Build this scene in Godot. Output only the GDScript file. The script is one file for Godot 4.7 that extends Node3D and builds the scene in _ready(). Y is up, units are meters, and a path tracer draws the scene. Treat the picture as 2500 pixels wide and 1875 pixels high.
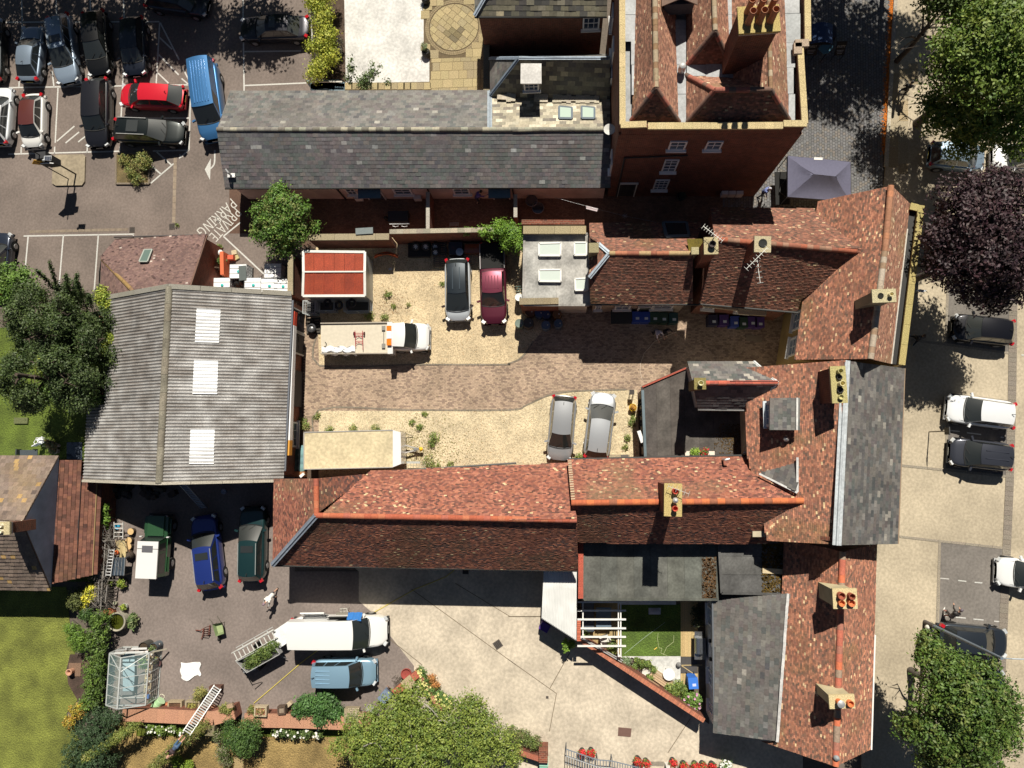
extends Node3D
const CAM_H:=47.7
const FOCAL:=1765.0
const NADIR:=Vector2(1370.0,1095.0)
var cam_pos:=Vector3(0,CAM_H,0)
var cam_basis:=Basis()
var org:=Vector2.ZERO
var k:=0.289331
var rng:=RandomNumberGenerator.new()
var noise:=FastNoiseLite.new()
var M:={}
var T:={}
class MB:
	var v:=PackedVector3Array()
	var n:=PackedVector3Array()
	var c:=PackedColorArray()
	var uv:=PackedVector2Array()
	var ix:=PackedInt32Array()
	func tri(a:Vector3,b:Vector3,d:Vector3,col:Color):
		var nn:=(b-a).cross(d-a).normalized()
		var i:=v.size()
		v.append(a); v.append(b); v.append(d)
		for j in 3:n.append(nn); c.append(col); uv.append(Vector2.ZERO)
		ix.append(i); ix.append(i+2); ix.append(i+1)
	func quad(a:Vector3,b:Vector3,d:Vector3,e:Vector3,col:Color):
		var nn:=(d-a).cross(e-b).normalized()
		var i:=v.size()
		v.append(a); v.append(b); v.append(d); v.append(e)
		n.append(nn); n.append(nn); n.append(nn); n.append(nn)
		c.append(col); c.append(col); c.append(col); c.append(col)
		uv.append(Vector2(0,1)); uv.append(Vector2(1,1)); uv.append(Vector2(1,0)); uv.append(Vector2(0,0))
		ix.append(i); ix.append(i+2); ix.append(i+1); ix.append(i); ix.append(i+3); ix.append(i+2)
	func box(x:Transform3D,s:Vector3,col:Color):
		var h:=s*0.5
		var p:=[]
		for q in 8:
			p.append(x*Vector3(h.x if q & 1 else -h.x,h.y if q & 2 else -h.y,h.z if q & 4 else -h.z))
		quad(p[4],p[5],p[7],p[6],col)
		quad(p[1],p[0],p[2],p[3],col)
		quad(p[5],p[1],p[3],p[7],col)
		quad(p[0],p[4],p[6],p[2],col)
		quad(p[6],p[7],p[3],p[2],col)
		quad(p[0],p[1],p[5],p[4],col)
	func at(p:Vector3,s:Vector3,col:Color,yaw:=0.0):
		box(Transform3D(Basis(Vector3.UP,yaw),p+Vector3(0,s.y*0.5,0)),s,col)
	func bar(a:Vector3,b:Vector3,w:float,h:float,col:Color):
		var d:=b-a
		if d.length()<0.0005:return
		var z:=d.normalized()
		var up:=Vector3.UP if absf(z.y)<0.95 else Vector3.RIGHT
		var x:=up.cross(z).normalized()
		var y:=z.cross(x)
		box(Transform3D(Basis(x,y,z),(a+b)*0.5),Vector3(w,h,d.length()),col)
	func ring(a:Vector3,d:Vector3,r:float,m:int)->PackedVector3Array:
		var z:=d.normalized()
		var up:=Vector3.UP if absf(z.y)<0.9 else Vector3.RIGHT
		var x:=up.cross(z).normalized()
		var y:=z.cross(x)
		var o:=PackedVector3Array()
		for i in m:
			var t:=TAU*i/m
			o.append(a+x*cos(t)*r+y*sin(t)*r)
		return o
	func cyl(a:Vector3,b:Vector3,r0:float,r1:float,m:int,col:Color,cap0:=true,cap1:=true):
		var d:=b-a
		var p:=ring(a,d,r0,m)
		var q:=ring(b,d,r1,m)
		var base:=v.size()
		for i in m:
			var nn:=((p[i]-a) if r0>r1 else (q[i]-b)).normalized()
			v.append(p[i]); v.append(q[i]); n.append(nn); n.append(nn); c.append(col); c.append(col)
			uv.append(Vector2(float(i)/m,0)); uv.append(Vector2(float(i)/m,1))
		for i in m:
			var j:=(i+1) % m
			ix.append_array([base+2*i,base+2*i+1,base+2*j,base+2*j,base+2*i+1,base+2*j+1])
		if cap0 and r0>0.0:
			var pr:=p.duplicate()
			pr.reverse()
			fan(pr,-d.normalized(),col)
		if cap1 and r1>0.0:fan(q,d.normalized(),col)
	func fan(p:PackedVector3Array,nn:Vector3,col:Color):
		var base:=v.size()
		for i in p.size():
			v.append(p[i]); n.append(nn); c.append(col); uv.append(Vector2.ZERO)
		for i in range(1,p.size()-1):
			ix.append_array([base,base+i+1,base+i])
	func tube(p:Array,r0:float,r1:float,m:int,col:Color):
		for i in p.size()-1:
			var f0:=float(i)/(p.size()-1)
			var f1:=float(i+1)/(p.size()-1)
			cyl(p[i],p[i+1],lerpf(r0,r1,f0),lerpf(r0,r1,f1),m,col,i==0,i==p.size()-2)
	func grid(rows:Array,col:Color,wrap:=false,flip:=false,cols=null):
		var h:=rows.size()
		var w:int=rows[0].size()
		var base:=v.size()
		for i in h:
			for j in w:
				var l:int=(j-1+w) % w if wrap else maxi(j-1,0)
				var r:int=(j+1) % w if wrap else mini(j+1,w-1)
				var du:Vector3=rows[i][r]-rows[i][l]
				var dv:Vector3=rows[mini(i+1,h-1)][j]-rows[maxi(i-1,0)][j]
				var nn:=du.cross(dv).normalized()
				if nn.length()<0.5:nn=Vector3.UP
				v.append(rows[i][j]); n.append(-nn if flip else nn); c.append(col if cols==null else cols[i][j])
				uv.append(Vector2(float(j)/maxi(w-1,1),float(i)/maxi(h-1,1)))
		for i in h-1:
			for j in (w if wrap else w-1):
				var a:=base+i*w+j
				var b:=base+i*w+(j+1) % w
				var d:=a+w
				var e:=b+w
				if flip:ix.append_array([a,b,e,a,e,d])
				else:ix.append_array([a,e,b,a,d,e])
	func lathe(o:Vector3,prof:Array,m:int,col:Color):
		var rows:=[]
		for q in prof:
			var row:=[]
			for i in m:
				var t:=TAU*i/m
				row.append(o+Vector3(cos(t)*q[0],q[1],-sin(t)*q[0]))
			rows.append(row)
		grid(rows,col,true)
	func sheet(p:PackedVector3Array,col:Color):
		var f:=PackedVector2Array()
		for q in p:f.append(Vector2(q.x,q.z))
		var t:=Geometry2D.triangulate_polygon(f)
		var base:=v.size()
		for q in p:
			v.append(q); n.append(Vector3.UP); c.append(col); uv.append(Vector2(q.x,q.z))
		for i in range(0,t.size(),3):
			var a:=f[t[i]]; var b:=f[t[i+1]]; var d:=f[t[i+2]]
			var cw:=(b-a).cross(d-a)>0.0
			if cw:ix.append_array([base+t[i],base+t[i+1],base+t[i+2]])
			else:ix.append_array([base+t[i],base+t[i+2],base+t[i+1]])
	func prism(p:PackedVector3Array,down:Vector3,col:Color,under:=false,side=null):
		if p.size()<3:return
		var nn:=Vector3.ZERO
		for i in p.size():
			nn+=p[i].cross(p[(i+1) % p.size()])
		nn=nn.normalized()
		var q:=p.duplicate()
		if nn.y<0.0:
			q.reverse()
			nn=-nn
		var a:=Vector3.RIGHT if absf(nn.x)<0.8 else Vector3.BACK
		var ux:=(a-nn*a.dot(nn)).normalized()
		var uz:=ux.cross(nn)
		var f:=PackedVector2Array()
		for w in q:f.append(Vector2(w.dot(ux),w.dot(uz)))
		var t:=Geometry2D.triangulate_polygon(f)
		for face in (2 if under else 1):
			var base:=v.size()
			for w in q:
				v.append(w if face==0 else w+down); n.append(nn if face==0 else -nn); c.append(col); uv.append(Vector2.ZERO)
			for i in range(0,t.size(),3):
				var cw:=(f[t[i+1]]-f[t[i]]).cross(f[t[i+2]]-f[t[i]])>0.0
				if cw==(face==0):ix.append_array([base+t[i],base+t[i+1],base+t[i+2]])
				else:ix.append_array([base+t[i],base+t[i+2],base+t[i+1]])
		for i in q.size():
			var w:Vector3=q[i]
			var z:Vector3=q[(i+1) % q.size()]
			quad(w+down,z+down,z,w,col if side==null else side)
	func done()->ArrayMesh:
		var m:=ArrayMesh.new()
		if ix.is_empty():return m
		var s:=[]
		s.resize(Mesh.ARRAY_MAX)
		s[Mesh.ARRAY_VERTEX]=v
		s[Mesh.ARRAY_NORMAL]=n
		s[Mesh.ARRAY_COLOR]=c
		s[Mesh.ARRAY_TEX_UV]=uv
		s[Mesh.ARRAY_INDEX]=ix
		m.add_surface_from_arrays(Mesh.PRIMITIVE_TRIANGLES,s)
		return m
func V(x:float,y:float,z:float)->Vector3:
	return Vector3(x,y,z)
func C(r:float,g:float,b:float)->Color:
	return Color(r,g,b)
func PV(a:Array)->PackedVector3Array:
	return PackedVector3Array(a)
func TI(o:Vector3)->Transform3D:
	return Transform3D(Basis.IDENTITY,o)
func reg(col:int,row:int):
	org=Vector2([0,620,1240,1860][col],[0,460,930,1395][row])
	k=.289331
func src():
	org=Vector2.ZERO
	k=1.0
func aim_camera():
	var d:=V((NADIR.x-1250.0)/FOCAL,-(NADIR.y-937.5)/FOCAL,-1.0).normalized()
	var x:=(Vector3.RIGHT-d*d.x).normalized()
	var y:=-d
	var z:=x.cross(y)
	cam_basis=Basis(V(x.x,y.x,z.x),V(x.y,y.y,z.y),V(x.z,y.z,z.z))
func ray(x:float,y:float)->Vector3:
	var u:=org.x+x*k
	var w:=org.y+y*k
	return (cam_basis*V((u-1250.0)/FOCAL,-(w-937.5)/FOCAL,-1.0)).normalized()
func P(x:float,y:float,h:=.0)->Vector3:
	var r:=ray(x,y)
	return cam_pos+r*((h-CAM_H)/r.y)
func on(pl:Plane,x:float,y:float)->Vector3:
	var hit=pl.intersects_ray(cam_pos,ray(x,y))
	return hit if hit!=null else P(x,y,.0)
func pl3(a:Vector3,b:Vector3,d:Vector3)->Plane:
	var p:=Plane(a,b,d)
	return p if p.normal.y>=.0 else Plane(-p.normal,-p.d)
func wall_plane(a:Vector3,b:Vector3)->Plane:
	return Plane(a,b,b+Vector3.UP)
func pts(a:Array,h:=.0)->PackedVector3Array:
	var o:=PackedVector3Array()
	for i in range(0,a.size(),2):o.append(P(a[i],a[i+1],h))
	return o
func ons(pl:Plane,a:Array)->PackedVector3Array:
	var o:=PackedVector3Array()
	for i in range(0,a.size(),2):o.append(on(pl,a[i],a[i+1]))
	return o
func thing(called:String,label:String,cat:String,group:="",p:=Vector3.ZERO,yaw:=.0)->Node3D:
	var o:=Node3D.new()
	o.name=called
	o.position=p
	o.rotation.y=yaw
	add_child(o,true)
	return tag(o,label,cat,group)
func tag(o:Node3D,label:String,cat:="",group:="",kind:="")->Node3D:
	if label:o.set_meta("label",label)
	if cat:o.set_meta("category",cat)
	if group:o.set_meta("group",group)
	if kind:o.set_meta("kind",kind)
	return o
func part(called:String,mesh,mat:Material,parent:Node3D,world:=false,kind:="")->MeshInstance3D:
	var o:=MeshInstance3D.new()
	o.name=called
	o.mesh=mesh.done() if mesh is MB else mesh
	o.material_override=mat
	parent.add_child(o,true)
	if world:
		var q:=parent
		var off:=Vector3.ZERO
		while q!=self:
			off+=q.position
			q=q.get_parent()
		o.position=-off
	if kind:o.set_meta("kind",kind)
	return o
func lone(called:String,mesh,mat:Material,label:String,cat:String,group:="",kind:="",at:=Vector3.ZERO)->MeshInstance3D:
	var o:=MeshInstance3D.new()
	o.name=called
	o.mesh=mesh.done() if mesh is MB else mesh
	o.material_override=mat
	add_child(o,true)
	tag(o,label,cat,group,kind)
	return o
func copy(o:Node3D,label:String,p:Vector3,yaw:=.0)->Node3D:
	var d:Node3D=o.duplicate()
	d.name=o.name
	add_child(d,true)
	d.position=p
	d.rotation.y=yaw
	d.set_meta("label",label)
	return d
func lin(r:float,g:float,b:float)->Color:
	return Color(r/255.0,g/255.0,b/255.0).srgb_to_linear()
func alb(r:float,g:float,b:float,f:=1.35)->Color:
	var l:=lin(r,g,b)
	f*=.78
	return Color(minf(l.r/f,.95),minf(l.g/f,.95),minf(l.b/f,.95))
func pc(r:float,g:float,b:float,f:=1.4)->Color:
	var l:=lin(r,g,b)
	return Color(minf(l.r/f,.85),minf(l.g/f,.85),minf(l.b/f,.85))
func tone(col:Color,f:float)->Color:
	return Color(col.r*f,col.g*f,col.b*f)
func jit(col:Color,a:float)->Color:
	var f:=1.0+rng.randf_range(-a,a)
	return Color(maxf(col.r*(f+rng.randf_range(-a,a)*.25),.0),col.g*f,maxf(col.b*(f+rng.randf_range(-a,a)*.25),.0))
func grey_tex(seed_:int,size:int,freq:float,oct:int,lo:float,hi:float,type:=FastNoiseLite.TYPE_SIMPLEX_SMOOTH,mid:=-1.0)->NoiseTexture2D:
	var f:=FastNoiseLite.new()
	f.seed=seed_
	f.noise_type=type
	f.frequency=freq
	f.fractal_octaves=oct
	f.fractal_gain=.55
	if type==FastNoiseLite.TYPE_CELLULAR:
		f.cellular_return_type=FastNoiseLite.RETURN_CELL_VALUE
	var t:=NoiseTexture2D.new()
	t.width=size
	t.height=size
	t.seamless=true
	t.noise=f
	var g:=Gradient.new()
	g.set_color(0,Color(lo,lo,lo).linear_to_srgb())
	g.set_color(1,Color(hi,hi,hi).linear_to_srgb())
	if mid>=.0:g.add_point(.5,Color(mid,mid,mid).linear_to_srgb())
	t.color_ramp=g
	return t
func mat(called:String,rough:float,tex:Texture2D=null,span:=8.0,tex2:Texture2D=null,span2:=40.0,metal:=.0)->StandardMaterial3D:
	var m:=StandardMaterial3D.new()
	m.resource_name=called
	m.vertex_color_use_as_albedo=true
	m.roughness=rough
	m.metallic=metal
	if tex:
		m.albedo_texture=tex
		m.uv1_triplanar=true
		m.uv1_world_triplanar=true
		m.uv1_triplanar_sharpness=8.0
		m.uv1_scale=Vector3.ONE/span
	if tex2:
		m.detail_enabled=true
		m.detail_albedo=tex2
		m.detail_blend_mode=BaseMaterial3D.BLEND_MODE_MUL
		m.detail_uv_layer=BaseMaterial3D.DETAIL_UV_2
		m.uv2_triplanar=true
		m.uv2_world_triplanar=true
		m.uv2_scale=Vector3.ONE/span2
		m.uv2_offset=V(.31,.17,.53)
	M[called]=m
	return m
func bump(m:StandardMaterial3D,tex:Texture2D,cm:float):
	m.heightmap_enabled=true
	m.heightmap_texture=tex
	m.heightmap_scale=cm
func brick_image()->ImageTexture:
	var w:=512; var h:=512
	var im:=Image.create(w,h,false,Image.FORMAT_RGB8)
	im.fill(C(.60,.54,.47))
	var r:=RandomNumberGenerator.new()
	r.seed=5
	var rows:=16
	var cols:=8
	for y in rows:
		for x in cols+1:
			var f:=r.randf_range(.78,1.12)
			var c0:=C(.56,.31,.23).lerp(C(.44,.25,.21),r.randf())
			var c1:=Color(c0.r*f,c0.g*f,c0.b*f)
			var x0:=int((x-(.5 if y % 2 else .0))*w/cols)
			var rc:=Rect2i(x0+2,y*h/rows+3,w/cols-4,h/rows-6)
			im.fill_rect(rc.intersection(Rect2i(0,0,w,h)),c1)
	return ImageTexture.create_from_image(im)
func make_materials():
	T.grain=grey_tex(1,1024,.03,6,.62,1.0)
	T.grain2=grey_tex(2,1024,.05,5,.35,1.0)
	T.speck=grey_tex(3,1024,.11,2,.45,1.0,FastNoiseLite.TYPE_CELLULAR,.85)
	T.blotch=grey_tex(4,512,.011,5,.66,1.06,FastNoiseLite.TYPE_SIMPLEX_SMOOTH)
	T.blotch2=grey_tex(6,512,.015,5,.40,1.05)
	T.soft=grey_tex(7,512,.02,4,.85,1.0)
	T.bumps=grey_tex(8,512,.06,4,.0,1.0)
	T.brick=brick_image()
	mat("tile",.93,T.grain,5.0)
	mat("slate",.62,T.grain,6.0,T.blotch,14.0)
	mat("lead",.6,T.grain,7.0,T.blotch,9.0)
	mat("felt",.9,T.grain,6.0,T.blotch2,11.0)
	mat("stone",.92,T.grain2,4.0)
	mat("render",.9,T.soft,6.0,T.blotch,12.0)
	mat("asphalt",.9,T.grain,7.0,T.blotch,26.0)
	mat("concrete",.92,T.grain,9.0,T.blotch,15.0)
	mat("gravel",.95,T.speck,7.0,T.blotch,12.0)
	bump(M.gravel,T.bumps,3.0)
	mat("paver",.9,T.grain,6.0,T.blotch,13.0)
	mat("grass",.95,T.grain2,5.0,T.blotch2,17.0)
	bump(M.grass,T.bumps,5.0)
	mat("soil",.95,T.grain2,5.0,T.blotch2,9.0)
	mat("wood",.85,T.grain,3.0)
	mat("plain",.7)
	mat("matt",.92,T.soft,3.0)
	mat("cloth",.9,T.soft,2.0)
	mat("skin",.6)
	mat("rubber",.85)
	mat("metal",.42,T.soft,3.0,null,1.0,.6)
	mat("galv",.5,T.soft,2.0,null,1.0,.35)
	mat("chrome",.18,null,1.0,null,1.0,.9)
	mat("rust",.85,T.grain2,5.0,T.blotch,6.0)
	mat("asbestos",.95,T.grain2,5.0,T.blotch2,9.0)
	mat("line",.85,T.grain2,3.0)
	var lw:=mat("line_white",.85,T.grain2,3.0)
	lw.vertex_color_use_as_albedo=false
	lw.albedo_color=C(.9,.89,.86)
	mat("bark",.95,T.grain2,2.0)
	var br:=mat("brick",.92,T.brick,1.8,T.blotch,8.0)
	br.uv1_scale=V(1.0/1.8,1.0/1.2,1.0/1.8)
	br.uv1_triplanar_sharpness=20.0
	var p:=mat("paint",.32)
	p.clearcoat_enabled=true
	p.clearcoat=1.0
	p.clearcoat_roughness=.06
	p.metallic=.15
	var pm:=mat("metallic_paint",.36)
	pm.clearcoat_enabled=true
	pm.clearcoat=1.0
	pm.clearcoat_roughness=.05
	pm.metallic=.45
	var g:=mat("car_glass",.06)
	g.metallic_specular=.7
	g.clearcoat_enabled=true
	var lf:=mat("leaf",.6)
	lf.backlight_enabled=true
	lf.backlight=C(.45,.5,.2)
	var pane:=mat("pane",.03)
	pane.vertex_color_use_as_albedo=false
	pane.albedo_color=Color(.75,.88,.9,.14)
	pane.transparency=BaseMaterial3D.TRANSPARENCY_ALPHA
	var wg:=mat("window_glass",.08)
	wg.metallic_specular=.8
	var wt:=mat("water",.05)
	wt.metallic_specular=.5
func _ready():
	aim_camera()
	var cam:=Camera3D.new()
	cam.name = "camera"
	cam.transform=Transform3D(cam_basis,cam_pos)
	cam.fov=rad_to_deg(2.0*atan(937.5/FOCAL))
	cam.near=.5
	cam.far=600.0
	add_child(cam)
	var env:=Environment.new()
	env.background_mode=Environment.BG_SKY
	var sky:=Sky.new()
	var sm:=ProceduralSkyMaterial.new()
	sm.sky_top_color=C(.30,.37,.48)
	sm.sky_horizon_color=C(.52,.58,.64)
	sm.sky_curve=.12
	sm.ground_bottom_color=C(.12,.12,.11)
	sm.ground_horizon_color=C(.4,.42,.42)
	sm.sky_energy_multiplier=.62
	sky.sky_material=sm
	env.sky=sky
	env.tonemap_mode=Environment.TONE_MAPPER_LINEAR
	env.tonemap_exposure=1.32
	env.sdfgi_enabled=true
	env.ssao_enabled=true
	env.ssil_enabled=true
	var we:=WorldEnvironment.new()
	we.name = "sky"
	we.environment=env
	add_child(we)
	var sun:=DirectionalLight3D.new()
	sun.name = "sun"
	sun.light_energy=1.6
	sun.light_color=C(1.0,.97,.91)
	sun.light_angular_distance=.5
	sun.shadow_enabled=true
	sun.look_at_from_position(Vector3.ZERO,V(-.09,-1.0,.78),Vector3.UP)
	add_child(sun)
	rng.seed=77
	noise.seed=11
	noise.frequency=.35
	noise.fractal_octaves=3
	make_materials()
	make_ground()
	build_all()
func ground(called:String,p:PackedVector3Array,col:Color,m:Material,label:String,cat:="ground",raised:=.0)->MeshInstance3D:
	var b:=MB.new()
	if raised>.0:b.prism(p,V(0,-raised,0),col)
	else:b.sheet(p,col)
	return lone(called,b,m,label,cat,"","structure")
func stripe(b:MB,a:Vector3,d:Vector3,w:float,col:Color,y:=.012):
	var t:=(d-a).normalized()
	var s:=V(-t.z,0,t.x)*w*.5
	a.y=y; d.y=y
	b.quad(a+s,d+s,d-s,a-s,col)
func smooth_line(p:PackedVector3Array,m:=4)->PackedVector3Array:
	var o:=PackedVector3Array()
	for i in p.size()-1:
		var a:=p[maxi(i-1,0)]; var b:=p[i]; var c:=p[i+1]; var d:=p[mini(i+2,p.size()-1)]
		for j in m:
			o.append(b.cubic_interpolate(c,a,d,float(j)/m))
	o.append(p[p.size()-1])
	return o
func pave(parent:Node3D,called:String,p:PackedVector3Array,m:Material,len_:float,wid:float,yaw:float,y:float,th:float,cols:Array,var_:float,stagger:=.5,limit:=0,gap:=.012):
	var f:=PackedVector2Array()
	for q in p:f.append(Vector2(q.x,q.z).rotated(-yaw))
	var lo:=f[0]; var hi:=f[0]
	for q in f:
		lo=lo.min(q); hi=hi.max(q)
	var mass:=MB.new()
	var made:=0
	var kinds:={}
	var row:=0
	var x:=lo.x
	while x<hi.x:
		var z:=lo.y-len_*(stagger if row % 2 else .0)-(rng.randf()*len_*.4 if stagger<.0 else .0)
		while z<hi.y:
			var mid:=Vector2(x+wid*.5,z+len_*.5)
			if Geometry2D.is_point_in_polygon(mid,f):
				var col:Color=jit(cols[rng.randi() % cols.size()],var_)
				var w2:=mid.rotated(yaw)
				var s:=V(wid-gap,th,len_-gap)
				var at_:=V(w2.x,y+rng.randf_range(-.003,.003),w2.y)
				if made<limit:
					var key:=rng.randi() % 10
					if not kinds.has(key):
						var b:=MB.new()
						b.box(Transform3D.IDENTITY,s,col)
						kinds[key]=b.done()
					var o:=part(called,kinds[key],m,parent)
					o.position=at_-parent.position+V(0,-th*.5,0)
					o.rotation.y=-yaw
					made+=1
				else:
					var bs:=Basis(Vector3.UP,-yaw)
					var h:=s*.5
					var o:=at_
					var q0:=o+bs*V(-h.x,0,h.z); var q1:=o+bs*V(h.x,0,h.z)
					var q2:=o+bs*V(h.x,0,-h.z); var q3:=o+bs*V(-h.x,0,-h.z)
					mass.quad(q0,q1,q2,q3,col)
			z+=len_
		x+=wid
		row+=1
	if mass.ix.size():
		part(called,mass,m,parent,true,"stuff")
func make_ground():
	var b:=MB.new()
	b.sheet(PV([V(-300,-.03,-300),V(300,-.03,-300),V(300,-.03,300),V(-300,-.03,300)]),alb(120,110,100))
	lone("ground",b,M.asphalt,"wide grey brown ground reaching out past the town yards","ground","","structure")
	src()
	ground("car_park",pts([-900,-900,770,-900,770,560,640,720,-900,720]),alb(138,125,117),M.asphalt,"brown grey tarmac car park with white painted bays","car park")
	ground("yard_surface",pts([255,1150,720,1150,720,1395,876,1395,876,1467,909,1496,947,1545,1011,1626,1011,1780,255,1780],.004),alb(146,134,128),M.asphalt,"grey tarmac yard holding the trailer and the white van","yard")
	ground("concrete_drive",pts([800,1330,1760,1340,1960,1720,1960,2100,1180,2100,1011,1690,1011,1626,947,1545,909,1496,876,1467,876,1395],.008),alb(216,203,184,1.25),M.concrete,"pale concrete driveway sweeping past the brick topped garden wall","driveway")
	ground("paved_drive",pts([738,560,1965,560,1965,1180,738,1180],.0),alb(104,86,74),M.paver,"brown block paved drive between the two gravel parking areas","driveway")
	var drive:Node3D=get_node("paved_drive")
	var cb:=alb(190,166,144,1.2)
	pave(drive,"paver",pts([742,770,1960,680,1960,960,1500,960,1240,1010,742,1130]),M.paver,.2,.1,PI/2+.03,.012,.05,[cb,tone(cb,.9),tone(cb,1.06),alb(168,145,128,1.4)],.05,.5,0,.007)
	var gn:=pts([770,575,1330,575,1330,800,1302,835,1286,856,1266,877,1240,887,1228,889,779,891],.018)
	ground("gravel_area",gn,alb(236,214,176,1.5),M.gravel,"cream gravel parking area beside the rusty red shed","gravel")
	var gs:=pts([778,1003,1240,1003,1262,998,1283,992,1324,973,1356,963,1402,957,1529,953,1556,952,1562,1140,778,1180],.018)
	ground("gravel_area",gs,alb(240,222,186,1.5),M.gravel,"cream gravel parking area under the two silver hatchbacks","gravel")
	b=MB.new()
	var kc:=alb(150,140,125,1.4)
	for line in [smooth_line(pts([1302,833,1288,856,1268,877,1240,888,1228,890,1000,890,779,892,779,800])),smooth_line(pts([778,1100,778,1001,1000,1001,1240,1001,1283,990,1324,971,1356,961,1402,955,1529,951]))]:
		for i in line.size()-1:
			var n:=maxi(int(line[i].distance_to(line[i+1])/.2),1)
			for j in n:
				var a:Vector3=line[i].lerp(line[i+1],(j+.04)/n)
				var d:Vector3=line[i].lerp(line[i+1],(j+.96)/n)
				b.bar(a+V(0,.01,0),d+V(0,.01,0),.11,.05,jit(kc,.12))
	var ke:=part("edging_block",b,M.paver,drive,true,"stuff")
	for g in [[get_node("gravel_area"),gn,5200],[get_node("gravel_area2"),gs,5200]]:
		scatter_stones(g[0],g[1],g[2])
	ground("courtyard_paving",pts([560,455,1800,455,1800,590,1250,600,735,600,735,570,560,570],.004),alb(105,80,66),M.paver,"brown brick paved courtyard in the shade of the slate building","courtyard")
	var cy:Node3D=get_node("courtyard_paving")
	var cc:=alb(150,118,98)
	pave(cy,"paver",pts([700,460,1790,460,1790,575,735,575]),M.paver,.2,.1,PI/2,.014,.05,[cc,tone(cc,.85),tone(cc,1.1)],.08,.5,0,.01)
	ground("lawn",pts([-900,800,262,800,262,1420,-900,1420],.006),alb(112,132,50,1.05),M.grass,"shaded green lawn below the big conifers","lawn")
	reg(0,3)
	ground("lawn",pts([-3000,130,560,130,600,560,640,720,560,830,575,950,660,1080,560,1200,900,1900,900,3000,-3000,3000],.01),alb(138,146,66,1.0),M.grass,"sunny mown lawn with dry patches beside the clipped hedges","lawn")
	ground("soil_bed",pts([590,700,900,700,900,1120,690,1120,650,1080,575,950,560,830],.014),alb(112,92,80),M.soil,"bare brown soil bed at the edge of the sunny lawn","soil")
	ground("dry_lawn",pts([900,1250,2400,1250,3200,1250,3200,3000,800,3000],.012),alb(190,162,104,1.1),M.grass,"parched straw coloured lawn below the long brick wall","lawn")
	ground("grass_border",pts([1150,1320,3000,1330,3000,1400,1150,1390],.016),alb(128,142,40,1.4),M.grass,"green grass strip under the white roses","lawn")
	src()
	ground("planted_strip",pts([765,-500,842,-500,850,210,765,210],.008),alb(120,100,84),M.soil,"bare bed behind the yellow bamboo","soil")
	reg(1,0)
	ground("patio_base",pts([780,-1500,2000,-1500,2000,790,780,790],.012),alb(120,104,78),M.paver,"jointed base of the stone patio","patio")
	ground("pale_court",pts([735,-1500,1432,-1500,1432,380,1480,480,1480,690,775,700],.02),C(.84,.83,.80),M.concrete,"blinding pale resin court between bamboo and stone patio","courtyard")
	reg(3,0)
	ground("setts_street",pts([-400,-2500,1135,-2500,1130,0,1080,700,1040,1410,1050,1900,-400,1900],.004),alb(84,84,86),M.asphalt,"grey stone setts street beside the tall brick house","street")
	var st:Node3D=get_node("setts_street")
	var sc:=alb(138,138,140,1.3)
	pave(st,"sett",pts([30,-700,1110,-700,1105,0,1055,700,1020,1400,1020,1750,-330,1750,-330,1300]),M.stone,.21,.17,.03,.02,.06,[sc,tone(sc,.86),tone(sc,1.08),alb(146,140,134,1.3)],.08,.5,300,.022)
	var pv:=ground("pavement",pts([1150,-2500,4500,-2500,4500,9000,800,9000,900,3000,1045,1400,1085,700,1135,0],.11),alb(204,190,166,1.3),M.asphalt,"buff coloured pavement under the street trees","pavement",.12)
	reg(3,2)
	ground("road",pts([2118,-7000,9000,-7000,9000,9000,1990,9000,2058,1480,2085,800,2118,0],.004),alb(122,118,114),M.asphalt,"grey tarmac road along the parking bays","road")
	reg(3,1)
	ground("parking_bay",pts([1580,600,1555,1305,2112,1385,2150,600],.118),alb(132,126,120),M.asphalt,"tarmac parking bay under the dark hatchback","parking bay")
	reg(3,2)
	ground("parking_bay",pts([1585,100,1545,735,2078,800,2105,178],.118),alb(126,120,116),M.asphalt,"tarmac parking bay between white hatchback and grey estate","parking bay")
	ground("parking_bay",pts([1512,1362,2050,1412,2020,2200,1965,4200,1440,4200],.118),alb(142,136,130),M.asphalt,"long tarmac parking bay beside the clay tiled range","parking bay")
	b=MB.new()
	var ks:=alb(176,166,150,1.35)
	for seg in [[3,1,1575,600,1553,1305],[3,1,1260,1278,2112,1392],[3,2,1568,360,1543,738],[3,2,1170,712,2078,806],[3,2,1150,1312,2060,1412],[3,2,1500,1360,1478,2050],[3,2,1830,140,2108,178],[3,3,1478,450,1440,1500]]:
		reg(seg[0],seg[1])
		var a:=P(seg[2],seg[3],.12); var d:=P(seg[4],seg[5],.12)
		var n:=int(a.distance_to(d)/.9)+1
		for i in n:
			b.bar(a.lerp(d,(i+.01)/n),a.lerp(d,(i+.99)/n),.15,.03,jit(ks,.06))
	part("edge_stone",b,M.stone,pv,true,"stuff")
	b=MB.new()
	reg(3,2)
	var a0:=P(2130,-1700,.06); var a1:=P(2105,160,.06); var a2:=P(2085,850,.06); var a3:=P(2035,2000,.06); var a4:=P(1985,3200,.06)
	for sg in [[a0,a1],[a1,a2],[a2,a3],[a3,a4]]:
		var n:=int(sg[0].distance_to(sg[1])/.3)+1
		for i in n:
			b.bar(sg[0].lerp(sg[1],(i+.02)/n),sg[0].lerp(sg[1],(i+.98)/n),.5,.16,jit(alb(158,148,136),.08))
	part("kerb_block",b,M.stone,pv,true,"stuff")
	b=MB.new()
	reg(3,0)
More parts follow.
